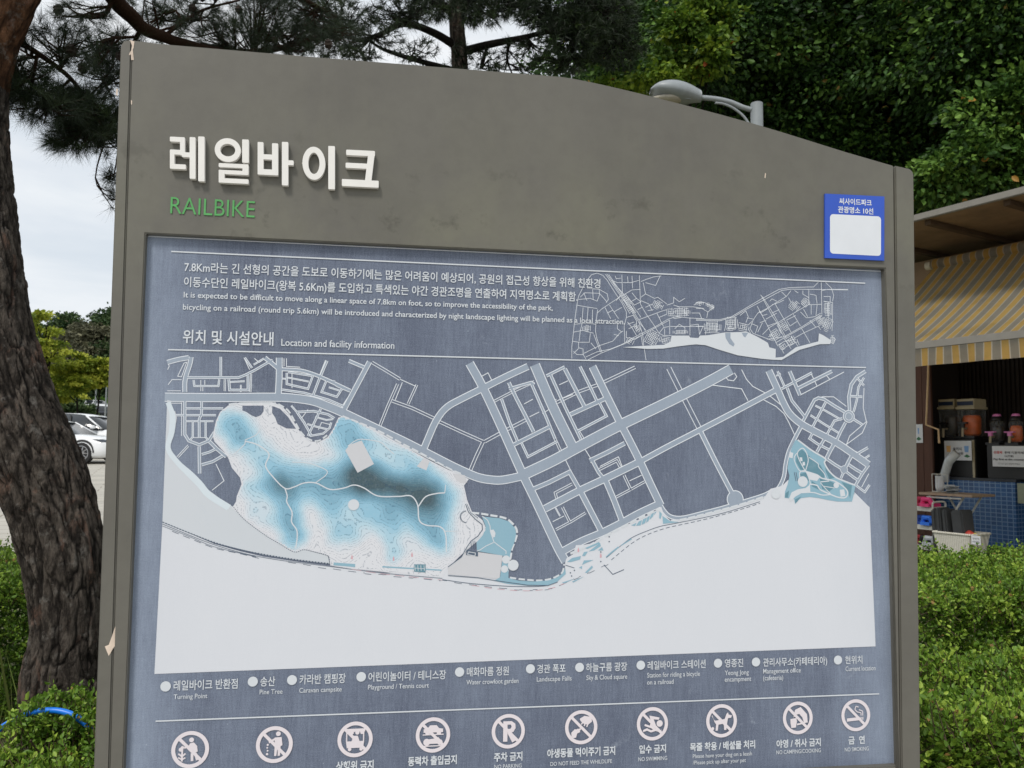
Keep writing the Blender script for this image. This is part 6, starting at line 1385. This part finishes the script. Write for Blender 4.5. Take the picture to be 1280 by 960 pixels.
# folding table in front of the counter
M_WHT = plain('white_tube', lin((196, 194, 186)), .5, .06, 20); M_TOP = plain('wood_laminate_top', lin((158, 136, 114)), .5, .12, 5, sc=(8, 1, 1))
bT = 1.22; tA = kab(KP(1163, 616, bT + .2))[0]; tB = kab(KP(1241, 621, bT + .36))[0]; ztb = KP(1215, 622, bT).z; gT = gz(4.6, 7.3) + .02
TBL = empty('folding_table', K((tA + tB) / 2, bT + .2, gT), 0, 'small folding table with a wooden top and white crossed legs before the blue counter', 'table'); to = TBL.location
tB = tA + (tB - tA)
mb = MB(); mb.box(K((tA + tB) / 2, bT + .2, ztb + .012) - to, (tB - tA, .42, .026), KROT); mb.build('table_top', M_TOP, TBL, bevel=.004)
for b in (bT + .04, bT + .36):
    for s in (0, 1):
        mb = MB(); u0, u1 = (tA + .07, tB - .10); dz = .006 * s
        mb.tube([K(u0 if s else u1, b + dz * 2, gT) - to, K(u1 - .02 if s else u0 + .02, b + dz * 2, ztb - .002) - to], .011, 8); mb.build('leg', M_WHT, TBL)
mb = MB(); mb.tube([K(tA + .08, bT + .01, ztb - .022) - to, K(tB - .12, bT + .01, ztb - .022) - to], .010, 8); mb.build('rail', M_WHT, TBL)
# rack with the cup sleeve on the table
M_CLEAR = plain('cloudy_cup_plastic', lin((170, 174, 176)), .25, .1, 30)
cpos = K(kab(KP(1175, 613, bT + .22))[0], bT + .22, ztb + .026)
RK = empty('cup_rack', cpos, 0, 'white wire rack holding a stack of paper cups on the folding table', 'rack')
mb = MB(); 
for sx in (-.055, .055):
    for sy in (-.05, .05): mb.tube([(sx, sy, 0), (sx, sy, .19)], .0035, 6)
for z in (.005, .19):
    mb.tube([(-.055, -.05, z), (.055, -.05, z), (.055, .05, z), (-.055, .05, z), (-.055, -.05, z)], .0035, 6)
mb.build('wire_frame', M_WHT, RK)
mb = MB(); mb.lathe((0, 0, 0), [(.034, .01), (.043, .05), (.043, .165), (.046, .17)], 18); mb.build('cup_stack', M_PAPER, RK, smooth=True)
mb = MB(); e0 = cpos; p0, p1 = KP(1181, 592, bT + .26), KP(1196, 566, bT + .26); mb.tube([p0 - cpos + Vector((0, 0, -.09)), p0 - cpos, (p0 + p1) / 2 - cpos + Vector((-.02, 0, .02)), p1 - cpos], [.04, .043, .045, .047], 16)
o = mb.build('cup_sleeve', M_CLEAR, smooth=True); o.location = cpos; tag(o, 'long leaning sleeve of clear plastic cups behind the wire rack', 'cups')
mb = MB(); q0 = KP(1190, 613, bT + .12); rd = random.Random(9)
for k in range(9):
    c = Vector((rd.uniform(-.05, .06), rd.uniform(-.03, .03), .012 + k * .008)); rot = Matrix.Rotation(rd.uniform(-.8, .8), 3, 'Z') @ Matrix.Rotation(rd.uniform(-.3, .3), 3, 'X'); mb.box(c, (.11, .07, .004), rot)
o = mb.build('straw_packets', M_CLEAR); o.location = (q0.x, q0.y, ztb + .026); tag(o, 'loose pile of clear plastic lids and wrappers next to the cup rack', 'wrappers')

# wicker basket with dark mats in front
bB = .80; kA, kB = kab(KP(1167, 690, bB))[0], kab(KP(1233, 700, bB + .26))[0]; zB1 = KP(1200, 668, bB).z; gB = gz(4.4, 7.2); 
BK = empty('wicker_basket', K((kA + kB) / 2, bB + .17, gB), 0, 'white woven storage basket with tapering sides in front of the folding table', 'basket'); bo = BK.location
def wick():
    m, t, b = newmat('white_wicker'); tcn = N(t, 'ShaderNodeTexCoord'); wv = N(t, 'ShaderNodeTexWave', bands_direction='X'); wv.inputs['Scale'].default_value = 18; wv2 = N(t, 'ShaderNodeTexWave', bands_direction='Z'); wv2.inputs['Scale'].default_value = 26
    mpn = N(t, 'ShaderNodeMapping'); mpn.inputs['Rotation'].default_value = (0, 0, R(45)); t.links.new(tcn.outputs['Object'], mpn.inputs[0]); t.links.new(mpn.outputs[0], wv.inputs[0]); t.links.new(mpn.outputs[0], wv2.inputs[0])
    f = mixc(t, 1.0, wv.outputs['Color'], wv2.outputs['Color'], 'SCREEN'); c = mixc(t, f, lin((150, 146, 132)), lin((216, 213, 202))); t.links.new(c, b.inputs['Base Color']); b.inputs['Roughness'].default_value = .7; bump(t, b, f, .6, .004); return m
M_WICK = wick()
mb = MB(); w0, w1, dd0, dd1 = (kB - kA) * .5 - .05, (kB - kA) * .5, .13, .17; am = (kA + kB) / 2
def ringb(w, d, z): return [K(am - w, bB + .17 - d, z) - bo, K(am + w, bB + .17 - d, z) - bo, K(am + w, bB + .17 + d, z) - bo, K(am - w, bB + .17 + d, z) - bo]
r0, r1, r2, r3 = ringb(w0, dd0, gB + .005), ringb(w1, dd1, zB1), ringb(w1 - .015, dd1 - .015, zB1), ringb(w0 - .015, dd0 - .015, gB + .03)
for i in range(4):
    j = (i + 1) % 4; mb.face([r0[i], r0[j], r1[j], r1[i]]); mb.face([r1[i], r1[j], r2[j], r2[i]]); mb.face([r2[i], r2[j], r3[j], r3[i]])
mb.face(r0[::-1]); mb.face(r3); mb.build('woven_body', M_WICK, BK)
mb = MB(); mb.tube([r1[0], r1[1], r1[2], r1[3], r1[0]], .011, 8); mb.build('rim', M_WICK, BK)
M_MAT = plain('charcoal_foam', lin((56, 58, 60)), .85, .12, 20)
for i, (x, yt) in enumerate(((1170, 636), (1176, 634), (1184, 636), (1196, 637))):
    a = kab(KP(x, 660, bB + .14))[0]; z1 = KP(x, yt, bB + .14).z; w_ = .055 if i < 3 else .12
    mb = MB(); o_ = K(a, bB + .16, gB + .04); mb.box(K(a + w_ / 2, bB + .16, (gB + .04 + z1) / 2) - o_, (w_ - .006, .20, z1 - gB - .04), KROT @ Matrix.Rotation(R(-2 - i), 3, 'Y'))
    ob = mb.build('folded_mat', M_MAT, bevel=.014, smooth=False); ob.location = o_; tag(ob, ['charcoal folded mat at the left end of the white basket', 'charcoal folded mat, second from the left in the white basket', 'charcoal folded mat in the basket next to the widest one', 'widest charcoal mat standing in the middle of the white basket'][i], 'mat', 'mats standing in the basket')
mb = MB(); q0 = KP(1212, 669, bB + .12)
for i, (dx, dz, r_x) in enumerate(((-.05, .01, .045), (0, .02, .05), (.05, .008, .04), (.02, -.01, .04))): mb.lathe((dx * .7, -dx * .7, dz - .02), [(.01, -r_x * .9), (r_x * .8, -r_x * .5), (r_x, 0), (r_x * .8, r_x * .5), (.01, r_x * .9)], 12, mi=i % 4)
o = mb.build('toy_bundle', [plain('toy_orange', lin((226, 150, 60)), .5), plain('toy_red', lin((176, 60, 50)), .5), plain('toy_yellow', lin((214, 196, 74)), .5), plain('toy_teal', lin((60, 140, 150)), .5)], smooth=True); o.location = q0; tag(o, 'colourful bundle of orange, red and yellow toys in the basket corner', 'toys')
c5 = kcard('basket_tag', 'small white handwritten tag hanging on the basket rim', 'tag', 1214.5, 669, 1226, 680, bB - .03); ktext(c5, '한번씩', .15, .85, .55, .2, M_INKT, bold=0); ktext(c5, '사용하세요', .1, .9, .2, .2, M_INKT, bold=0)

# shelf rack on the left with slippers
bS = .98; sA = kab(KP(1166.5, 660, bS))[0]; zS = KP(1166, 628, bS).z; gS = gz(3.9, 7.6)
RACK = empty('shelf_rack', K(sA - .25, bS + .1, gS), 0, 'white metal shelf rack with three tiers, half behind the board post', 'shelf'); ro_ = RACK.location
for b in (bS, bS + .22):
    for a in (sA, sA - .55):
        mb = MB(); mb.tube([K(a, b, gS) - ro_, K(a, b, zS - .02) - ro_], .010, 8); mb.build('post', M_WHT, RACK)
for a in (sA, sA - .55):
    mb = MB(); mb.tube([Vector(p) for p in cr_smooth([tuple(K(a, bS, zS - .02) - ro_), tuple(K(a, bS + .03, zS) - ro_), tuple(K(a, bS + .19, zS) - ro_), tuple(K(a, bS + .22, zS - .02) - ro_)], 3)], .010, 8); mb.build('top_rail', M_WHT, RACK)
tier = [KP(1155, y, bS).z for y in (634, 657, 682)]
for z in tier:
    mb = MB(); mb.box(K(sA - .275, bS + .11, z) - ro_, (.54, .21, .012), KROT); mb.box(K(sA - .275, bS - .004, z - .022) - ro_, (.54, .008, .034), KROT); mb.build('shelf', M_WHT, RACK)
def slipper(x, tier_i, col, label, cat='slippers', db=.05, s=1.0):
    a = kab(KP(x, 650, bS))[0]; mb = MB(); o_ = K(a, bS + db, tier[tier_i] + .0065)
    mb.box((0, 0, .016 * s), (.10 * s, .21, .03 * s), KROT); 
    mb.tube([KROT @ Vector((-.05 * s, -.05, .025)), KROT @ Vector((-.035 * s, -.06, .075 * s)), KROT @ Vector((.035 * s, -.06, .075 * s)), KROT @ Vector((.05 * s, -.05, .025))], .026 * s, 8)
    ob = mb.build('slipper', plain('slipper_' + label.split()[0], col, .55, .1, 30), bevel=0, smooth=False); ob.location = o_; tag(ob, label, cat, 'slippers on the shelf rack')
slipper(1149, 0, lin((170, 40, 74)), 'crimson slipper on the top tier, left', db=.12); slipper(1158, 0, lin((214, 56, 116)), 'pink slipper on the top tier, nearest the rack post', db=.07)
slipper(1149, 1, lin((36, 70, 150)), 'navy-blue slipper on the middle tier, left', db=.12); slipper(1158, 1, lin((44, 110, 214)), 'blue slipper on the middle tier, nearest the rack post', db=.07)
slipper(1147, 2, lin((150, 44, 50)), 'red slipper on the lowest tier', db=.12); slipper(1153, 2, lin((34, 34, 38)), 'black slipper on the lowest tier between the red and the grey one', db=.1); slipper(1160, 2, lin((176, 180, 186)), 'grey slipper on the lowest tier', db=.07)
# ================================================================== PARKED CARS
M_GLASS = plain('dark_car_glass', (.018, .022, .026), .08, .05, 3, spec=.8); M_TYRE = plain('tyre_rubber', (.016, .016, .017), .85); M_RIM = plain('alloy_rim', lin((176, 178, 182)), .3, .05, 20, metal=.8)
M_HL = plain('headlamp_glass', lin((70, 76, 84)), .1); M_TL = plain('tail_lamp_red', lin((180, 24, 28)), .25); M_TRIM = plain('black_trim', (.02, .02, .021), .6)
def carpaint(n, c): 
    m = plain(n, c, .22, .02, 4, spec=.6); m.node_tree.nodes['Principled BSDF'].inputs['Coat Weight'].default_value = .6; return m
def car(name, label, loc, rz, paint, Lc=4.65, Hc=1.46, Wc=1.84, kind='sedan', group='cars parked on the plaza'):
    root = empty(name, loc, rz, label, 'car', group); h = Hc / 1.46; x = lambda t: (t - .5) * Lc     # front is +x
    # side profile: lower body shoulder line and bonnet
    low = [(0, .42, .80), (.02, .30, .92), (.10, .20, 1.0), (.22, .19, 1.0), (.40, .19, .99), (.58, .19, .97), (.70, .19, .95), (.80, .19, .92), (.90, .20, .86), (.97, .24, .74), (1.0, .36, .60)]
    st = []; 
    for t, z0, z1 in cr_smooth(low, 4):
        e = min(t, 1 - t); w = Wc / 2 * (1 - .30 * max(0, 1 - e / .09) ** 2); z0, z1 = z0 * h, z1 * h; ring = []
        for u, v in ((.90, 0), (.985, .12), (1.0, .42), (.985, .74), (.90, .95), (.70, 1.0), (0, 1.03)): ring.append((x(t), w * u, z0 + (z1 - z0) * v))
        st.append([(p[0], -p[1], p[2]) for p in ring[:-1]] + ring[::-1])
    mb = MB(); m = len(st[0])
    for r1 in st: mb.v += r1
    for i in range(len(st) - 1):
        for k in range(m):
            a, b = i * m + k, i * m + (k + 1) % m; mb.f.append([a, a + m, b + m, b]); mb.m.append(0)
    mb.f.append(list(range(m))); mb.m.append(0); mb.f.append([(len(st) - 1) * m + k for k in range(m)][::-1]); mb.m.append(0)
    body = mb.build('body', paint, root, smooth=True)
    # cabin: dark glass house with a painted roof and pillars
    dA = 0 if kind == 'suv' else .045; rear = .04 if kind == 'suv' else .12
    A_ = [(rear, .97), (rear + (.05 if kind == 'suv' else .14), 1.40), (.36, 1.455), (.50 - dA, 1.44), (.58 - dA, 1.36), (.72 - dA, .965)]
    def cab(u_w, zoff, inset, mat, nm, sub=None):
        mbx = MB(); pr_ = cr_smooth(A_, 5); n = len(pr_)
        for t, z in pr_:
            f = (z - .965) / .49; w = Wc / 2 * (.93 - .20 * max(0, f)) - inset
            mbx.v += [(x(t), -w, z * h + zoff), (x(t), w, z * h + zoff)]
        return mbx, pr_
    mbx, pr_ = cab(1, 0, 0.0, None, ''); n = len(pr_); bz = .93 * h
    for i in range(n - 1):
        a = 2 * i; mbx.f.append([a, a + 1, a + 3, a + 2]); mbx.m.append(0)
    base = len(mbx.v)
    for t, z in pr_: mbx.v += [(x(t), -Wc / 2 * .93, bz), (x(t), Wc / 2 * .93, bz)]
    for i in range(n - 1):
        a, b = 2 * i, base + 2 * i; mbx.f.append([a, a + 2, b + 2, b]); mbx.m.append(0); mbx.f.append([a + 1, b + 1, b + 3, a + 3]); mbx.m.append(0)
    mbx.build('windows', M_GLASS, root, smooth=True)
    mr = MB(); roofp = [(t, z) for t, z in pr_ if z > 1.335]
    for t, z in roofp:
        f = (z - .965) / .49; w = Wc / 2 * (.93 - .20 * f) + .006; mr.v += [(x(t), -w, z * h - .05), (x(t), -w + .05, z * h + .012), (x(t), 0, z * h + .03), (x(t), w - .05, z * h + .012), (x(t), w, z * h - .05)]
    for i in range(len(roofp) - 1):
        for k in range(4): a = i * 5 + k; mr.f.append([a, a + 5, a + 6, a + 1]); mr.m.append(0)
    mr.build('roof', paint, root, smooth=True)
    for s in (-1, 1):
        ys = s * Wc / 2
        for (t0, z0, t1, z1, r_) in ((.715 - dA, .97, .572 - dA, 1.38, .034), (.47, .96, .45, 1.40, .030), (rear + .02, .98, rear + (.06 if kind == 'suv' else .15), 1.39, .05)):
            mb = MB(); mb.tube([(x(t0), ys * .935, z0 * h), (x((t0 + t1) / 2), ys * .855, (z0 + z1) / 2 * h), (x(t1), ys * .765, z1 * h)], r_, 8); mb.build('pillar', paint if r_ != .030 else M_TRIM, root, smooth=True)
        mb = MB(); mb.box((x(.66 - dA), ys * 1.04, 1.02 * h), (.20, .16, .13), taper=.8); mb.build('mirror', paint, root, bevel=.03)
        mb = MB(); mb.face([(x(.985), ys * .72, .70 * h), (x(.955), ys * .885, .72 * h), (x(.90), ys * .945, .80 * h), (x(.93), ys * .87, .81 * h), (x(.975), ys * .70, .76 * h)]); mb.face([(x(.99), ys * .72, .70 * h), (x(.93), ys * .955, .72 * h), (x(.87), ys * 1.004, .80 * h), (x(.90), ys * .99, .81 * h), (x(.98), ys * .72, .76 * h)]); mb.build('headlight', M_HL, root)
        mb = MB(); mb.box((x(.015), ys * .72, .80 * h), (.06, .42, .14), taper=.85); mb.build('tail_light', M_TL, root, bevel=.01)
        for tx_ in (.185, .80):
            c = (x(tx_), ys * .90, .335); mb = MB(); mb.lathe(c, [(.20, -.11), (.325, -.10), (.335, -.06), (.335, .06), (.325, .10), (.20, .11)], 28, 'y'); wh = mb.build('wheel', M_TYRE, root, smooth=False)
            mb = MB(); yo = ys * .90 + s * .112
            for k in range(10):
                a = 2 * math.pi * k / 10; d = Vector((math.cos(a), 0, math.sin(a))); mb.tube([Vector((c[0], yo, c[2])) + d * .03, Vector((c[0], yo - s * .012, c[2])) + d * .215], [.024, .016], 5)
            ringp = [Vector((c[0] + .225 * math.cos(2 * math.pi * k / 28), yo - s * .01, c[2] + .225 * math.sin(2 * math.pi * k / 28))) for k in range(29)]; mb.tube(ringp, .016, 6, cap=False)
            mb.build('rim', M_RIM, wh)
            mb = MB(); arc = [Vector((c[0] + .385 * math.cos(a), ys * .985, c[2] + .02 + .375 * math.sin(a))) for a in [math.pi * k / 14 for k in range(15)]]; mb.tube(arc, .035, 6); mb.build('wheel_arch', M_TRIM, root)
        mb = MB()
        for tt in (.26, .46, .69): mb.tube([(x(tt), ys * 1.0, .30), (x(tt - .005), ys * 1.002, .6 * h), (x(tt - .01), ys * .965, .92 * h)], .004, 4)
        mb.build('door_seam', M_TRIM, root)
        mb = MB(); mb.box((x(.5), ys * .97, .235), (Lc * .5, .05, .09)); mb.build('sill', M_TRIM, root)
    mb = MB(); mb.box((x(.992), 0, .50 * h), (.06, 1.1, .20)); mb.build('grille', M_TRIM, root, bevel=.02)
    mb = MB(); mb.box((x(1.006), 0, .36 * h), (.02, .52, .11)); mb.build('number_plate', M_PAPER, root)
    return root
WHITE = carpaint('white_car_paint', lin((226, 228, 230))); DARK = carpaint('dark_blue_car_paint', lin((42, 46, 58)))
def carat(px, py, Y): p = WP(px, py, Y); return Vector((p.x, p.y, gz(p.x, p.y) + .036))
p = WP(104, 580, 25.1); car('parked_car', 'white sedan nearest on the plaza, its front wheel showing between pine and board', (p.x - 1.36, 26.0, gz(p.x, p.y) + .036), R(-4), WHITE, 4.7, 1.40)
p = WP(118, 560, 28.7); car('parked_car', 'white family car behind the nearest white sedan, its roof and side windows showing', (p.x - .74, 29.6, gz(p.x, p.y) + .036), R(-3), WHITE, 4.7, 1.62, kind='suv')
p = WP(121, 513, 112); car('parked_car', 'distant white hatchback parked up the road under the trees', (p.x, p.y, gz(p.x, p.y) + .036), R(-38), WHITE, 4.5, 1.55, kind='suv')
p = WP(129, 523, 96); car('parked_car', 'distant dark blue car with red tail lamps in front of the white hatchback', (p.x, p.y, gz(p.x, p.y) + .036), R(60), DARK, 4.5, 1.5)

# ================================================================== TREES BEYOND THE PLAZA
LM_YL = leafmat('yellow_green_leaves', lin((104, 124, 42)), lin((156, 168, 58)), lin((202, 204, 86)), .4, .5)
LM_FAR = leafmat('far_green_leaves', lin((44, 66, 40)), lin((70, 92, 54)), lin((98, 116, 70)), .2, .6)
LM_BRN = leafmat('far_brownish_leaves', lin((78, 80, 62)), lin((102, 102, 80)), lin((126, 124, 98)), .2, .6)
TG = 'yellow-green trees beyond the plaza'
broadleaf('zelkova_tree', 'tall yellow-green tree right beside the pine trunk, its airy top against the sky', 60, 44, [(44, 396, 1.1, .22, 43.5), (58, 392, .6, .14, 43.5), (40, 409, 1.0, .2, 43.5), (58, 414, .7, .2, 43.5), (50, 426, 1.2, .36, 43.5), (66, 432, .7, .3, 43.5), (30, 440, 1.6, .7, 43.5), (62, 444, .9, .34, 43.5), (20, 400, 1.4, .5, 43.5), (0, 420, 1.6, .8, 44), (72, 437, .6, .2, 43.5)], 61, 9500, .17, LM_YL, M_TRK, TG, .14, clump=(.22, .42))
broadleaf('zelkova_tree', 'yellow-green tree with a thin red-brown trunk behind the white cars, centre of the gap', 100, 47, [(84, 462, 1.0, .4, 46), (104, 455, .8, .34, 46), (74, 476, 1.0, .4, 46), (98, 476, 1.0, .36, 46), (96, 445, .5, .24, 46), (88, 486, .8, .24, 46)], 62, 8000, .17, LM_YL, M_TRK, TG, .09, clump=(.22, .42))
broadleaf('zelkova_tree', 'yellow-green tree whose crown touches the left edge of the board', 122, 47.5, [(122, 456, .8, .34, 47), (126, 470, .7, .3, 47), (114, 478, .8, .26, 47), (140, 462, 1.0, .6, 47.4), (128, 449, .5, .2, 47), (112, 464, .6, .3, 47)], 63, 7000, .17, LM_YL, M_TRK, TG, .08, clump=(.22, .42))
broadleaf('zelkova_tree', 'yellow-green tree just right of the pine trunk, lower than its tall neighbour', 76, 50, [(62, 475, 1.6, .7, 49), (72, 490, 1.5, .6, 49), (50, 490, 1.8, .8, 49)], 64, 7000, .17, LM_YL, M_TRK, TG, .1, clump=(.22, .42))
for i, (px, py, rx, dep) in enumerate(((72, 519, 1.3, 52), (85, 516, 1.5, 53), (98, 519, 1.1, 53), (60, 520, 1.5, 52))):
    broadleaf('round_shrub', ['rounded dark shrub nearest the pine trunk behind the white car roof', 'largest rounded shrub behind the white car roof', 'rightmost rounded shrub by the sandy road', 'rounded shrub mostly hidden by the pine trunk'][i], px, dep, [(px, py - 3, rx, rx * .62, dep), (px + 5, py, rx * .8, rx * .5, dep - .3), (px - 6, py, rx * .8, rx * .5, dep - .2)], 71 + i, 3200, .16, LM_FAR, M_TRK, 'rounded shrubs beyond the plaza', .05, clump=(.15, .3), cat='shrub', low=True)
FG = 'woodland trees on the far rise'
lab = ['tall far green tree rising above the brownish woodland', 'brownish far tree in the middle of the skyline', 'dark far tree touching the board on the skyline', 'brownish far tree low on the rise, right of the yellow crowns', 'green far tree behind the yellow-green crowns', 'dark green far tree low behind the lamp posts', 'far green tree hidden partly by the pine trunk', 'dark far tree filling the gap under the brownish crowns']
for i, (px, dep, els, mt) in enumerate(((84, 130, [(82, 402, 2.0, 1.6, 130), (88, 412, 2.6, 2.0, 130), (78, 415, 2, 1.6, 130), (80, 432, 3.2, 2.2, 130)], LM_FAR), (112, 122, [(113, 414, 2.2, 1.2, 122), (104, 422, 2.6, 1.5, 122), (124, 422, 2.6, 1.5, 122), (112, 434, 3.6, 1.8, 122)], LM_BRN), (130, 128, [(129, 404, 1.5, 1.2, 128), (135, 399, 1.6, 1.2, 128), (122, 402, 1.1, .8, 128), (140, 412, 2.2, 2, 128), (152, 408, 3, 3, 128)], LM_FAR), (92, 119, [(88, 428, 2.0, 1.4, 119), (84, 440, 2.6, 1.6, 119), (100, 443, 2.8, 1.6, 119)], LM_BRN), (118, 122, [(115, 440, 3, 1.6, 122), (128, 444, 3.4, 2.0, 122), (140, 450, 4, 3, 122)], LM_FAR), (132, 120, [(132, 470, 3.6, 2.6, 120), (110, 470, 3.8, 2.8, 120), (135, 490, 3.6, 2, 120)], LM_FAR), (40, 126, [(30, 430, 5, 4, 126), (60, 440, 4, 3.4, 126), (0, 420, 6, 5, 126), (60, 470, 4, 3, 126)], LM_FAR), (80, 118, [(80, 480, 4, 3, 118), (95, 488, 4, 2.4, 118), (60, 490, 4, 3, 118), (112, 492, 3.2, 1.8, 118)], LM_FAR))):
    broadleaf('woodland_tree', lab[i], px, dep, els, 81 + i, 9000, .5, mt, M_TRK, FG, .3, clump=(.7, 1.4), per=30)
rng = np.random.default_rng(99); PP = []
for i in range(170):
    x = rng.uniform(-75, 0); y = rng.uniform(138, 200); g = gz(x, y); hgt = rng.uniform(5, 9); m = 220
    PP.append(unit(rng.normal(0, 1, (m, 3))) * (rng.random((m, 1)) ** .5) * np.array([3, 3, hgt * .5]) + np.array([x, y, g + hgt * .45]))
PP = np.concatenate(PP); tag(leaf_obj('wood', rng, PP, rng.normal(0, 1, PP.shape), 1.0, LM_FAR, None, rng.random(len(PP)) * .8, oval=True, aspect=.7), 'far wood closing the view at the top of the rise', 'wood', kind='stuff')
# clipped bright hedge by the far road
rng = np.random.default_rng(101); c = WP(140, 497, 117); g = gz(c.x, c.y); n = 6000
q = rng.uniform(-.5, .5, (n, 3)) * np.array([14, 1.2, 1.5]); q[:, 2] += .8
hb = empty('far_hedge', (c.x, c.y, g + 0.0), 0, 'bright green clipped hedge along the far road, touching the board edge', 'hedge')
LM_BH = leafmat('bright_far_hedge', lin((84, 124, 44)), lin((112, 156, 58)), lin((140, 180, 80)), .3)
leaf_obj('foliage', rng, q, rng.normal(0, 1, (n, 3)), .35, LM_BH, hb)
# lamp posts far away
for i, (px, py, dep, lab_) in enumerate(((119, 476, 100, 'far white lamp post beside the white hatchback'), (132, 476, 92, 'far white lamp post at the left edge of the board'))):
    b = WP(px, 510, dep); base = Vector((b.x, b.y, gz(b.x, b.y))); tz = WP(px, py, dep).z - base.z
    root = empty('road_lamp', base, 0, lab_, 'street lamp', 'lamp posts by the far road')
    mb = MB(); mb.tube([(0, 0, 0), (0, 0, tz)], [.10, .07], 10); mb.build('pole', M_LAMP, root)
    mb = MB(); mb.box((-.3 if i == 0 else .1, 0, tz + .05), (1.2, .3, .12), taper=.8); mb.build('lamp_head', M_LAMP, root, bevel=.03)
